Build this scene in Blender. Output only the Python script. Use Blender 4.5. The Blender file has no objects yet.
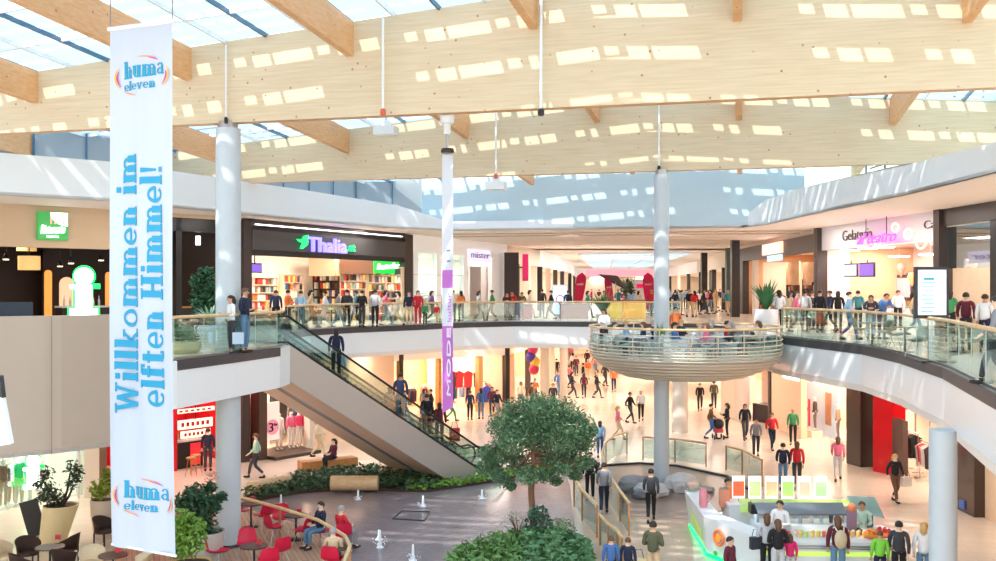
import bpy, bmesh, math, random
from mathutils import Vector, Matrix
random.seed(7)
R = math.radians
C = bpy.context.scene.collection
F = 968.33; HY = 288.0; EYE = 1.85; ZL = -5.65
def P(px, py, Y): return Vector(((px-498)/F*Y, Y, EYE-(py-HY)/F*Y))
def U(px, py, z=0.0):                     # point of the upper floor seen at px,py
    return P(px, py, F*(EYE-z)/(py-HY))
def L(px, py, z=ZL): return U(px, py, z)
WL = {}
# ------------------------------------------------------------ mesh collector
class MB:
    def __init__(s): s.v=[]; s.f=[]; s.m=[]; s.sm=[]
    def add(s, vs, fs, m=0, smooth=False):
        o=len(s.v); s.v += [Vector(v) for v in vs]
        for f in fs: s.f.append([i+o for i in f]); s.m.append(m); s.sm.append(smooth)
        return s
    def box(s, c, d, rz=0, m=0, rx=0, ry=0, M=None):
        x,y,z = d[0]/2,d[1]/2,d[2]/2
        vs=[Vector((i*x,j*y,k*z)) for k in (-1,1) for j in (-1,1) for i in (-1,1)]
        T = M or Matrix.Rotation(rz,3,'Z')@Matrix.Rotation(ry,3,'Y')@Matrix.Rotation(rx,3,'X')
        vs=[T@v+Vector(c) for v in vs]
        return s.add(vs,[(0,2,3,1),(4,5,7,6),(0,1,5,4),(2,6,7,3),(0,4,6,2),(1,3,7,5)],m)
    def bar(s, a, b, w, h, m=0, up=(0,0,1)):       # box beam from a to b
        a=Vector(a); b=Vector(b); d=b-a
        if d.length<1e-6: return s
        y=d.normalized(); u=Vector(up)
        if abs(y.dot(u))>.99: u=Vector((1,0,0))
        x=y.cross(u).normalized(); z=x.cross(y)
        return s.box((a+b)/2,(w,d.length,h),M=Matrix((x,y,z)).transposed(),m=m)
    def prism(s, poly, z0, z1, m=0, mt=None, mb=None):
        n=len(poly)
        ar=sum(poly[i][0]*poly[(i+1)%n][1]-poly[(i+1)%n][0]*poly[i][1] for i in range(n))
        if ar<0: poly=poly[::-1]
        vs=[(p[0],p[1],z0) for p in poly]+[(p[0],p[1],z1) for p in poly]
        s.add(vs,[[i,(i+1)%n,(i+1)%n+n,i+n] for i in range(n)],m)
        s.add(vs[n:],[list(range(n))],m if mt is None else mt)
        s.add(vs[:n],[list(range(n))[::-1]],m if mb is None else mb)
        return s
    def wall(s, pts, z0, z1, t=.15, m=0, closed=False):    # thick wall along a path, thickness to the left of travel
        p=[Vector((q[0],q[1])) for q in pts]; n=len(p); off=[]
        for i in range(n):
            a = p[i]-p[i-1] if i>0 else p[1]-p[0]
            b = p[i+1]-p[i] if i<n-1 else p[-1]-p[-2]
            na=Vector((-a.y,a.x)).normalized(); nb=Vector((-b.y,b.x)).normalized()
            h=(na+nb).normalized(); off.append(p[i]+h*(t/max(.4,h.dot(na))))
        if callable(z0): Z0=[z0(q) for q in p]
        else: Z0=[z0]*n
        if callable(z1): Z1=[z1(q) for q in p]
        else: Z1=[z1]*n
        for i in range(n-1):
            j=i+1
            vs=[(*p[i],Z0[i]),(*p[j],Z0[j]),(*off[j],Z0[j]),(*off[i],Z0[i]),(*p[i],Z1[i]),(*p[j],Z1[j]),(*off[j],Z1[j]),(*off[i],Z1[i])]
            fs=[(0,3,2,1),(4,5,6,7),(0,1,5,4),(2,3,7,6)]
            if i==0: fs.append((0,4,7,3))
            if i==n-2: fs.append((1,2,6,5))
            s.add(vs,fs,m)
        return s
    def tube(s, pts, r, n=8, m=0, cap=True):
        p=[Vector(q) for q in pts]; k=len(p); rr = r if hasattr(r,'__len__') else [r]*k
        rings=[]; u=None
        for i in range(k):
            d=(p[min(i+1,k-1)]-p[max(i-1,0)]).normalized()
            if u is None: u = d.orthogonal().normalized()
            u=(u-d*u.dot(d)); u = u.normalized() if u.length>1e-5 else d.orthogonal().normalized()
            w=d.cross(u)
            rings.append([p[i]+(u*math.cos(2*math.pi*j/n)+w*math.sin(2*math.pi*j/n))*rr[i] for j in range(n)])
        vs=[v for q in rings for v in q]
        fs=[[i*n+j,i*n+(j+1)%n,(i+1)*n+(j+1)%n,(i+1)*n+j] for i in range(k-1) for j in range(n)]
        s.add(vs,fs,m,True)
        if cap: s.add(rings[0],[list(range(n))[::-1]],m); s.add(rings[-1],[list(range(n))],m)
        return s
    def lathe(s, prof, c=(0,0,0), n=24, m=0, sx=1, sy=1, smooth=True, cap=True):
        vs=[]; c=Vector(c)
        for r,z in prof:
            for j in range(n):
                a=2*math.pi*j/n; vs.append(c+Vector((r*math.cos(a)*sx,r*math.sin(a)*sy,z)))
        k=len(prof)
        s.add(vs,[[i*n+j,i*n+(j+1)%n,(i+1)*n+(j+1)%n,(i+1)*n+j] for i in range(k-1) for j in range(n)],m,smooth)
        if cap: s.add(vs[:n],[list(range(n))[::-1]],m); s.add(vs[-n:],[list(range(n))],m)
        return s
    def ball(s, c, r, m=0, n=10, k=7):
        if not hasattr(r,'__len__'): r=(r,r,r)
        vs=[];
        for i in range(k+1):
            t=math.pi*i/k
            for j in range(n):
                a=2*math.pi*j/n; vs.append((c[0]+r[0]*math.sin(t)*math.cos(a),c[1]+r[1]*math.sin(t)*math.sin(a),c[2]-r[2]*math.cos(t)))
        return s.add(vs,[[i*n+j,i*n+(j+1)%n,(i+1)*n+(j+1)%n,(i+1)*n+j] for i in range(k) for j in range(n)],m,True)
    def quad(s,a,b,c,d,m=0): return s.add([a,b,c,d],[(0,1,2,3)],m)
    def mesh(s, name, mats, org):
        me=bpy.data.meshes.new(name); me.from_pydata([v-org for v in s.v],[],s.f)
        for q in (mats if isinstance(mats,(list,tuple)) else [mats]): me.materials.append(q)
        me.polygons.foreach_set('material_index',s.m); me.polygons.foreach_set('use_smooth',s.sm)
        me.update(); return me
    def build(s, name, mats, parent=None, kind=None, org=None):
        if parent is not None: org=WL[parent.name]
        elif org is None:
            lo=[min(v[i] for v in s.v) for i in range(3)]; hi=[max(v[i] for v in s.v) for i in range(3)]
            org=Vector(((lo[0]+hi[0])/2,(lo[1]+hi[1])/2,lo[2]))
        org=Vector(org)
        o=bpy.data.objects.new(name, s.mesh(name,mats,org)); C.objects.link(o)
        if parent is None: o.location=org
        else: o.parent=parent
        WL[o.name]=org
        if kind: o['kind']=kind
        return o
def tag(o,label,cat,group=None,kind=None):
    o['label']=label; o['category']=cat
    if group: o['group']=group
    if kind: o['kind']=kind
    return o
def thing(name,label,cat,loc=(0,0,0),group=None):
    o=bpy.data.objects.new(name,None); C.objects.link(o); o.location=loc; o.empty_display_size=.1
    WL[o.name]=Vector(loc); return tag(o,label,cat,group)
KIDS={}
def kids(o):
    return [c for c in bpy.data.objects if c.parent==o]
def dup(root, loc, rz=0, label=None, group=None, color=None, scale=None, _k={}):
    if root.name not in _k:
        _k[root.name]=[(c,kids(c)) for c in kids(root)]
    r=root.copy(); C.objects.link(r); r.location=loc; r.rotation_euler=(0,0,rz)
    if scale: r.scale=(scale,)*3 if not hasattr(scale,'__len__') else scale
    if label: r['label']=label
    if group: r['group']=group
    cols=color or {}
    if r.type=='MESH' and '*' in cols: r.color=cols['*']
    for ch,gs in _k[root.name]:
        nm=ch.name.split('.')[0]
        c=ch.copy(); C.objects.link(c); c.parent=r
        if nm in cols: c.color=cols[nm]
        for g in gs:
            d=g.copy(); C.objects.link(d); d.parent=c
            if g.name.split('.')[0] in cols: d.color=cols[g.name.split('.')[0]]
    return r
# ------------------------------------------------------------ materials
def lin(c):
    return tuple(((x/255)/12.92 if x/255<=.04045 else ((x/255+.055)/1.055)**2.4) for x in c[:3])+(1,)
MC={}
def mat(name,col=(200,200,200),rough=.5,metal=0,emit=0,ecol=None,noise=.06,nscale=6,objcol=False,coat=0,bump=0,spec=.5):
    if name in MC: return MC[name]
    m=bpy.data.materials.new(name); m.use_nodes=True; nt=m.node_tree; b=nt.nodes['Principled BSDF']
    b.inputs['Roughness'].default_value=rough; b.inputs['Metallic'].default_value=metal
    b.inputs['Specular IOR Level'].default_value=spec
    if coat: b.inputs['Coat Weight'].default_value=coat
    src=None
    if objcol: src=nt.nodes.new('ShaderNodeObjectInfo').outputs['Color']
    if noise or bump:
        tc=nt.nodes.new('ShaderNodeTexCoord'); n=nt.nodes.new('ShaderNodeTexNoise'); n.inputs['Scale'].default_value=nscale
        nt.links.new(tc.outputs['Object'],n.inputs['Vector'])
        hv=nt.nodes.new('ShaderNodeHueSaturation'); mr=nt.nodes.new('ShaderNodeMapRange')
        mr.inputs[3].default_value=1-noise; mr.inputs[4].default_value=1+noise
        nt.links.new(n.outputs['Fac'],mr.inputs[0]); nt.links.new(mr.outputs[0],hv.inputs['Value'])
        if src: nt.links.new(src,hv.inputs['Color'])
        else: hv.inputs['Color'].default_value=lin(col)
        nt.links.new(hv.outputs[0],b.inputs['Base Color'])
        if bump:
            bp=nt.nodes.new('ShaderNodeBump'); bp.inputs['Strength'].default_value=bump; bp.inputs['Distance'].default_value=.02
            nt.links.new(n.outputs['Fac'],bp.inputs['Height']); nt.links.new(bp.outputs[0],b.inputs['Normal'])
    elif src: nt.links.new(src,b.inputs['Base Color'])
    else: b.inputs['Base Color'].default_value=lin(col)
    if emit:
        b.inputs['Emission Color'].default_value=lin(ecol or col); b.inputs['Emission Strength'].default_value=emit
        if objcol and not ecol: nt.links.new(src,b.inputs['Emission Color'])
    MC[name]=m; return m
def mixmat(name, transp=.7, tint=(225,240,238), gloss=(255,255,255), rough=.03, fres=True):
    m=bpy.data.materials.new(name); m.use_nodes=True; nt=m.node_tree; nt.nodes.clear()
    o=nt.nodes.new('ShaderNodeOutputMaterial'); t=nt.nodes.new('ShaderNodeBsdfTransparent'); t.inputs[0].default_value=lin(tint)
    g=nt.nodes.new('ShaderNodeBsdfGlossy'); g.inputs[0].default_value=lin(gloss); g.inputs['Roughness'].default_value=rough
    x=nt.nodes.new('ShaderNodeMixShader'); lw=nt.nodes.new('ShaderNodeLayerWeight'); lw.inputs[0].default_value=.35
    mr=nt.nodes.new('ShaderNodeMapRange'); mr.inputs[3].default_value=1-transp; mr.inputs[4].default_value=min(1,1.25-transp)
    nt.links.new(lw.outputs['Facing'],mr.inputs[0]); nt.links.new(mr.outputs[0],x.inputs[0])
    nt.links.new(t.outputs[0],x.inputs[1]); nt.links.new(g.outputs[0],x.inputs[2]); nt.links.new(x.outputs[0],o.inputs[0])
    MC[name]=m; return m
glass=mixmat('clear_glass',.9)
glassg=mixmat('green_glass',.9,(236,249,244))
def translucent(name,col,tw=.6):
    m=bpy.data.materials.new(name); m.use_nodes=True; nt=m.node_tree; nt.nodes.clear()
    o=nt.nodes.new('ShaderNodeOutputMaterial'); t=nt.nodes.new('ShaderNodeBsdfTranslucent'); d=nt.nodes.new('ShaderNodeBsdfDiffuse')
    n=nt.nodes.new('ShaderNodeTexNoise'); n.inputs['Scale'].default_value=3
    mx=nt.nodes.new('ShaderNodeMix'); mx.data_type='RGBA'; mx.inputs[6].default_value=lin(col); mx.inputs[7].default_value=lin([min(255,c*1.04) for c in col])
    nt.links.new(n.outputs['Fac'],mx.inputs[0])
    x=nt.nodes.new('ShaderNodeMixShader'); x.inputs[0].default_value=tw
    for q in (t,d): nt.links.new(mx.outputs[2],q.inputs[0])
    nt.links.new(d.outputs[0],x.inputs[1]); nt.links.new(t.outputs[0],x.inputs[2]); nt.links.new(x.outputs[0],o.inputs[0])
    MC[name]=m; return m
def wood(name,c1,c2,scale=(1,1,1),knots=True,rough=.5,coord='Object'):
    m=bpy.data.materials.new(name); m.use_nodes=True; nt=m.node_tree; b=nt.nodes['Principled BSDF']; b.inputs['Roughness'].default_value=rough
    tc=nt.nodes.new('ShaderNodeTexCoord'); mp=nt.nodes.new('ShaderNodeMapping'); mp.inputs['Scale'].default_value=scale
    nt.links.new(tc.outputs[coord],mp.inputs[0])
    n=nt.nodes.new('ShaderNodeTexNoise'); n.inputs['Scale'].default_value=1.5; n.inputs['Detail'].default_value=6
    nt.links.new(mp.outputs[0],n.inputs['Vector'])
    r=nt.nodes.new('ShaderNodeValToRGB'); r.color_ramp.elements[0].position=.3; r.color_ramp.elements[1].position=.7
    r.color_ramp.elements[0].color=lin(c1); r.color_ramp.elements[1].color=lin(c2); nt.links.new(n.outputs['Fac'],r.inputs[0])
    out=r.outputs[0]
    if knots:
        v=nt.nodes.new('ShaderNodeTexVoronoi'); v.inputs['Scale'].default_value=2.6; nt.links.new(tc.outputs[coord],v.inputs['Vector'])
        k=nt.nodes.new('ShaderNodeValToRGB'); k.color_ramp.elements[0].position=.03; k.color_ramp.elements[0].color=(1,1,1,1)
        k.color_ramp.elements[1].position=.11; k.color_ramp.elements[1].color=(0,0,0,1)
        nt.links.new(v.outputs['Distance'],k.inputs[0])
        mx=nt.nodes.new('ShaderNodeMix'); mx.data_type='RGBA'; mx.inputs[7].default_value=lin((150,95,60))
        nt.links.new(k.outputs[0],mx.inputs[0]); nt.links.new(out,mx.inputs[6]); out=mx.outputs[2]
    nt.links.new(out,b.inputs['Base Color']); MC[name]=m; return m
def tiles(name,c1,c2,cm,sx,sy,rough=.3,rot=0,mortar=.01,offset=.5,spec=.5):
    m=bpy.data.materials.new(name); m.use_nodes=True; nt=m.node_tree; b=nt.nodes['Principled BSDF']; b.inputs['Roughness'].default_value=rough
    b.inputs['Specular IOR Level'].default_value=spec
    tc=nt.nodes.new('ShaderNodeTexCoord'); mp=nt.nodes.new('ShaderNodeMapping'); mp.inputs['Rotation'].default_value=(0,0,rot)
    nt.links.new(tc.outputs['Object'],mp.inputs[0])
    t=nt.nodes.new('ShaderNodeTexBrick'); t.inputs['Scale'].default_value=1; t.inputs['Brick Width'].default_value=sx; t.inputs['Row Height'].default_value=sy
    t.inputs['Mortar Size'].default_value=mortar; t.offset=offset
    t.inputs['Color1'].default_value=lin(c1); t.inputs['Color2'].default_value=lin(c2); t.inputs['Mortar'].default_value=lin(cm)
    nt.links.new(mp.outputs[0],t.inputs['Vector']); nt.links.new(t.outputs['Color'],b.inputs['Base Color'])
    MC[name]=m; return m
white=mat('white_plaster',(238,238,240),.6,noise=.015,nscale=2)
soffm=mat('warm_white_soffit',(236,224,214),.7,noise=.015,nscale=2)
whitegl=mat('white_gloss_cladding',(235,240,244),.25,noise=.01,nscale=2)
greypanel=mat('grey_blue_cladding',(158,166,170),.4,noise=.05,nscale=1)
black=mat('black_metal',(28,26,26),.35,noise=.1)
bandm=mat('dark_grey_slab_edge',(62,60,66),.45,noise=.05)
brown=mat('dark_brown_portal',(58,46,42),.4,noise=.05)
steel=mat('brushed_steel',(185,185,188),.3,1,noise=.04,nscale=20)
chrome=mat('chrome',(220,222,225),.12,1,noise=0)
colm=mat('concrete_column',(196,204,210),.5,noise=.05,nscale=3)
colw=mat('cream_column',(226,214,200),.5,noise=.04,nscale=3)
drum=mat('taupe_balcony_cladding',(176,158,142),.45,noise=.04,nscale=2)
gluface=wood('pale_spruce_laminated',(212,188,152),(224,205,174),(.6,.6,14))
gluedge=wood('orange_spruce_laminated',(214,158,106),(230,180,130),(2,2,10),knots=True)
handr=wood('ash_handrail',(216,178,128),(232,198,150),(3,3,3),knots=False)
lathw=wood('pale_lath_wood',(196,176,150),(216,198,172),(2,2,8),knots=False)
benchw=wood('oak_bench_wood',(170,112,60),(196,136,80),(3,3,8),knots=False)
logw=wood('pale_log_wood',(214,176,130),(232,198,156),(3,3,6),knots=True)
floorU=tiles('cream_stone_tiles_upper',(232,218,204),(226,212,198),(205,192,180),1.2,.6,.22,mortar=.008)
floorL=tiles('cream_stone_tiles_lower',(228,212,196),(222,206,190),(204,188,172),1.2,.6,.22,rot=.25,mortar=.008)
fountm=tiles('wet_dark_paving',(150,136,140),(143,130,134),(132,120,124),.5,.25,.16,rot=.25,mortar=.012)
deckm=tiles('reddish_timber_deck',(190,150,122),(178,138,112),(120,90,72),2.4,.14,.45,rot=1.2,mortar=.008)
plankm=tiles('pale_plank_deck',(212,184,160),(204,174,150),(150,122,102),2.0,.14,.4,rot=.1,mortar=.008)
soil=mat('dark_soil',(70,52,42),.9,noise=.3,nscale=10)
frit=translucent('fritted_roof_panel',(156,184,204),.6)
roofclear=mixmat('roof_glass',.94,(240,248,255))
mull=mat('blue_grey_mullion',(70,112,140),.4,noise=.03)
whitem=mat('white_painted_steel',(236,240,243),.35,noise=.02)
signw=mat('white_sign_light',(255,255,255),.4,emit=2.5,ecol=(255,255,255),noise=0)
def glow(name,col,s): return mat(name,col,.4,emit=s,ecol=col,noise=0)
warmlight=glow('warm_downlight',(255,226,190),6)
coollight=glow('cool_downlight',(255,250,244),6)
cloth=mat('cloth',objcol=True,rough=.8,noise=.08,nscale=12)
skinm=mat('skin',objcol=True,rough=.55,noise=.03,nscale=12)
hairm=mat('hair',objcol=True,rough=.6,noise=.15,nscale=30)
paint=mat('coloured_plastic',objcol=True,rough=.45,noise=.04,nscale=8)
lampcol=mat('backlit_panel',objcol=True,rough=.4,noise=0,emit=.9)
leafm=mat('leaf_green',objcol=True,rough=.5,noise=.3,nscale=9)
def col(*c): return lin(c)
# ============================================================ roof
bx=Vector((.97,-.244)).normalized(); ax=Vector((.244,.97)).normalized(); O2=Vector((-7.8,28.0))
def RP(tb,ta,z): 
    q=O2+bx*tb+ax*ta; return Vector((q.x,q.y,z))
def ztop(tb,ta): return (8.93+.08*tb if tb<10.6 else 9.78-.075*(tb-10.6))-.045*ta
CB=[-11.6,-6.4,-1.2,3.85,9.05,14.3,19.6]
TB0,TB1=-15.5,23.0
def zbot(ta): return 6.6-.03*ta
def main_beam(ta,label,t0=TB0,t1=TB1,name='roof_beam'):
    root=thing(name,label,'beam',RP(t0,ta,zbot(ta))); root['kind']='structure'
    w=.34; m=MB()
    tbs=sorted([t0,t1]+[t for t in (10.6,) if t0<t<t1]+[])
    for i in range(len(tbs)-1):
        s,e=tbs[i],tbs[i+1]; vs=[]
        for off in (-w/2,w/2):
            for t,z in ((s,zbot(ta)),(e,zbot(ta)),(e,ztop(e,ta)),(s,ztop(s,ta))): vs.append(RP(t,ta+off,z))
        m.add(vs,[(0,1,2,3),(7,6,5,4)],0); m.add(vs,[(0,4,5,1),(3,2,6,7)],1)
        if i==0: m.add(vs,[(0,3,7,4)],1)
        if i==len(tbs)-2: m.add(vs,[(1,5,6,2)],1)
    o=m.build('beam',[gluface,gluedge],root); o.name='laminated_board'
    # conduit rods and brackets on the face
    return root
def roof_beam_obj(name,label,m,mats):
    o=m.build(name,mats,kind='structure'); o['label']=label; o['category']='beam'; return o
main_beam(0,'huge pale laminated timber beam spanning the whole hall, nearest one in view')
main_beam(11.66,'pale laminated timber beam behind the nearest, resting on the middle column')
main_beam(-11.66,'laminated timber beam above the front of the hall')
k=0
for a0,a1 in ((-11.5,-.17),(.17,11.5),(11.83,24.0)):
    for t in CB:
        if a0>11 and t<-1: continue
        m=MB(); w=.22; vs=[]
        for off in (-w/2,w/2):
            for ta in (a0,a1):
                vs += [RP(t+off,ta,ztop(t,ta)-.96),RP(t+off,ta,ztop(t,ta)-.02)]
        m.add(vs,[(0,1,3,2),(4,6,7,5),(0,4,5,1),(2,3,7,6),(0,2,6,4),(1,5,7,3)],0)
        o=m.build('cross_beam',gluedge,kind='structure')
# roof deck of fritted panels with clear slots
m=MB(); mm=MB()
random.seed(3)
tb=TB0
MODB=2.58; MODA=.8
A0R=-31  # unseen near roof carried on to keep direct sun off the banner
na=int((24.6-A0R)/MODA)
nb=int((TB1-TB0)/MODB)+1
def rq(m,t0,t1,a0,a1,mi,dz=0.06):
    m.quad(RP(t0,a0,ztop(t0,a0)+dz),RP(t1,a0,ztop(t1,a0)+dz),RP(t1,a1,ztop(t1,a1)+dz),RP(t0,a1,ztop(t0,a1)+dz),mi)
for i in range(nb):
    t0=TB0+i*MODB; t1=min(t0+MODB,TB1)
    for j in range(na):
        a0=A0R+j*MODA; a1=a0+MODA; sa=a0+.56
        big=(i*7+j*5)%11; 
        rq(m,t0,t1,a0,sa,0)
        # slot row: frit | small slot | frit | long slot | frit
        c=[t0+.10,t0+.45,t0+.68,t0+ (2.5 if big%3 else 1.9)]
        if big in (4,9) or a0<-9.5: rq(m,t0,t1,sa,a1,0); continue  # unseen near rows left slotless to shade the banner and kiosk
        c=[min(q,t1) for q in c]
        rq(m,t0,c[0],sa,a1,0); rq(m,c[0],c[1],sa+.06,a1,1); rq(m,c[0],c[1],sa,sa+.06,0); rq(m,c[1],c[2],sa,a1,0); rq(m,c[2],c[3],sa,a1,1); rq(m,c[3],t1,sa,a1,0)
roof=m.build('ceiling',[frit,roofclear],kind='structure')
for i in range(2*nb+1):                       # mullions along the slope
    t=min(TB0+i*MODB/2,TB1); a=RP(t,A0R,ztop(t,A0R)+.0); b=RP(t,24.6,ztop(t,24.6)+.0)
    mm.bar(a,b,.07,.12,0 if i%2 else 1)
for j in range(0,na,3):
    ta=A0R+j*MODA
    mm.bar(RP(TB0,ta,ztop(TB0,ta)+.0),RP(10.6,ta,ztop(10.6,ta)),.07,.10,1)
    mm.bar(RP(10.6,ta,ztop(10.6,ta)),RP(TB1,ta,ztop(TB1,ta)),.07,.10,1)
mm.build('ceiling',[mull,whitem],kind='structure').name='trim_1'
# rods, sprinkler pipes hanging before beam faces
def rod(px,y0,y1,ta,label,r=.03,base=None,col_=None):
    q=None
    # point on plane ta at px
    t=((px-498)/F*(O2.y+ax.y*ta)-(O2.x+ax.x*ta))/(bx.x-(px-498)/F*bx.y)
    Y=O2.y+ax.y*ta+bx.y*t; Z0=P(px,y0,Y); Z1=P(px,y1,Y)
    root=thing('ceiling_pipe',label,'pipe',Z1)
    MB().tube([Z0,Z1],r,8).build('pipe',whitem,root)
    MB().lathe([(r*1.6,-.1),(r*2.2,-.06),(r*2.2,.05),(r*1.2,.09)],Z1,10).build('nozzle',mat('red_valve',(214,96,64),.5) if base=='red' else black,root)
    return root
rod(383,18,112,-.45,'white pipe with a red end fixed before the near timber beam','.' and .035,'red')
rod(541,-10,112,-.45,'white pipe with a black tip hanging before the near timber beam',.04)
rod(496,112,176,11.2,'short white pipe with a red end before the second timber beam',.035,'red')
rod(226,45,120,-.3,'slim pale pipe above the tall left column',.025)
rod(659,101,168,11.3,'slim pale pipe above the middle column',.03)
for px,py,Y,lb in ((386,131,34,'white box projector hanging under the near timber beam'),(496,186,38,'small white box hanging below the second timber beam')):
    c=P(px,py,Y); root=thing('ceiling_projector',lb,'projector',c)
    MB().box(c,(.75,.6,.3),rz=-.2).build('housing',whitem,root)
    MB().box(c+Vector((0,0,.25)),(.3,.3,.2)).build('bracket',whitem,root)
    MB().tube([c+Vector((0,0,.3)),c+Vector((0,0,2.2 if Y<36 else 2))],.025,6).build('rod',steel,root)
# ============================================================ columns
def column(x,y,r,z0,z1,label,mt,base=True,cap=None):
    root=thing('round_column',label,'column',(x,y,z0))
    MB().lathe([(r,0),(r,z1-z0)],(x,y,z0),32).build('shaft',mt,root)
    if base: MB().lathe([(r+.06,0),(r+.06,.12),(r+.01,.14)],(x,y,z0),32).build('base_ring',black,root)
    if cap: MB().lathe([(r*.8,-.02),(r*.8,.18)],(x,y,z1),24).build('head_plate',steel,root)
    return root
column(-7.8,28.0,.355,ZL,6.45,'tall pale concrete column rising through the left gallery beside two potted plants',colm,cap=1)
column(6.13,36.3,.285,ZL,6.1,'tall pale concrete column standing through the round basket balcony',colm,cap=1)
c=L(944,600); column(9.65,21.0,.285,ZL,-1.22,'pale concrete column under the right gallery edge in front of the dark glass pillar',colm)
for px,py,r,lb in ((545,408,.3,'cream round column left of the two beside the lower mall entrance'),(563.5,410,.24,'slimmer tan column right of the two beside the lower mall entrance')):
    q=L(px,py); column(q.x,q.y,r,ZL,-1.22,lb,colw,False)
q=L(680,432); column(q.x,q.y,.42,ZL,-1.22,'cream column behind the middle column at lower level',colw,False)
q=L(742,420); column(q.x,q.y,.42,ZL,-1.22,'cream column beside the pink shop window at lower level',colw,False)
# ============================================================ slabs
EDGE_L=[(-30,20.2),(-16,20.6),(-14,20.8),(-12.3,21.1),(-11.06,21.5),(-10.1,22.2),(-9.34,23.1),(-8.75,23.8),(-8.15,24.6),(-7.4,27.2),(-6.72,29.85)]
ED=Vector((.638,.77)); EN=Vector((-.77,.638))
E0=Vector((-6.66,31.0)); 
top1=E0+EN*2.9
EDGE_ESC=[(-6.66,31.0),(top1.x,top1.y)]
EDGE_F=[(-8.9,36),(-8.6,40),(-8.24,42.6),(-6.8,45.2),(-3.9,48.4),(-1.8,51.2),(.93,52.9),(5.0,52.4),(9.5,50.6),(10.9,47.0),(10.7,42),(10.6,36.5),(11.0,33.8),(11.5,30.6),(11.2,27.0),(10.3,22.4),(8.6,16.7),(8.0,12),(7.6,8),(7.4,5)]
EDGE=EDGE_L+EDGE_ESC+EDGE_F
outer=[(40,5),(40,260),(-40,260),(-40,20.2)]
m=MB(); m.prism(EDGE+[(7.4,3),(40,3)]+outer[1:],-1.22,0,0,0,1)
slab=m.build('floor',[whitegl,soffm],kind='structure')
# use tile material on top face
slab.data.materials.append(floorU)
for p in slab.data.polygons:
    if p.normal.z>.9: p.material_index=2
    elif p.normal.z<-.9: p.material_index=1
# dark edge band
def offset(path,d):
    out=[]; p=[Vector(q[:2]) for q in path]; n=len(p)
    for i in range(n):
        a=p[i]-p[i-1] if i else p[1]-p[0]; b=p[i+1]-p[i] if i<n-1 else p[-1]-p[-2]
        na=Vector((a.y,-a.x)).normalized(); nb=Vector((b.y,-b.x)).normalized(); h=(na+nb).normalized(); q=p[i]+h*(d/max(.4,h.dot(na))); out.append((q.x,q.y))
    return out
for i,seg in enumerate((EDGE_L[8:],EDGE_F)):
    MB().wall(offset(seg,.02),-.25,.02,.06).build('trim_%d'%(i+2),bandm,kind='structure')
m=MB().wall(offset(EDGE_F[:18],-.02),-1.42,-1.22,.5); m.build('trim_6',soffm,kind='structure')
# lower floor
MB().prism([(-45,5),(45,5),(45,260),(-45,260)],ZL-.3,ZL).build('floor',floorL,kind='structure')
# ring fascia and soffit
RING=[(-27,21.0),(-20.5,28.2),(-16.3,31.7),(-13.6,33.9),(-10.7,40.0),(-8.9,43.4),(-5.2,49.6),(-2.6,51.6),(12.3,48.9),(12.9,46.5),(12.9,40.8),(13.3,31.4),(13.1,25.7),(12.6,18),(11,8)]
SOF=4.9
def rtop(q):
    return 6.28 if q.x<-3 else (5.45 if q.x<12.5 and q.y>47 else (6.1 if q.y>40 else 5.8))
def rz1(p):
    x,y=p
    if x<-8: return 6.28
    if x<-5: return 6.1
    if y>48 : return 5.4
    return 6.1 if y>35 else (5.85 if y>30 else 5.7)
MB().wall(RING,SOF,lambda q:rz1(q),.12).build('wall_upper_ring',whitegl,kind='structure')
# top ledge of ring back to clerestory
m=MB()
BACK=[(-30,24.0),(-24,31),(-19,35.3),(-16.0,37.6),(-13.6,42.0),(-11.5,46),(-7.6,51.6),(-3.9,53.0)]
for i in range(7):
    a,b=RING[i],RING[i+1]; c_,d=BACK[i+1],BACK[i]
    m.quad((*a,rz1(a)),(*b,rz1(b)),(*c_,rz1(b)),(*d,rz1(a)))
m.build('ceiling',white,kind='structure')
MB().wall(BACK,5.9,9.4,.15).build('wall_clerestory_left',greypanel,kind='structure')
m=MB()
for i in range(7):
    a=Vector(BACK[i]);b=Vector(BACK[i+1]); n=max(1,int((b-a).length/1.6))
    for j in range(n):
        q=a.lerp(b,j/n); m.box((q.x+.05,q.y-.06,7.6),(.06,.06,3.4))
    m.bar((*a,8.0),(*b,8.0),.06,.06)
m.build('trim_7',mull,kind='structure')
# white end wall above the far ring
Wa=RP(-2.4,24.6,0); Wb=RP(17.4,24.6,0)
m=MB().wall([(Wa.x,Wa.y),(Wb.x,Wb.y)],5.0,lambda q: 9.0,.2)
m.build('wall_far_upper',mat('pale_blue_white_wall',(188,208,216),.45,noise=.01),kind='structure')
# clerestory glazing on the right
m=MB().wall([(Wb.x,Wb.y),(17.4,42),(17.2,30),(17,10)],5.7,9.5,.1)
m.build('window_1',glassg,kind='structure')
m=MB()
for i in range(14):
    y=45.5-i*2.2; m.box((17.3,y,7.6),(.08,.08,3.8))
m.bar((17.3,45,7.4),(17.2,12,7.4),.06,.06); m.build('trim_8',mull,kind='structure')
# soffit
outerS=[(12.3,3),(45,3),(45,75),(-45,75),(-45,15)]
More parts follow.
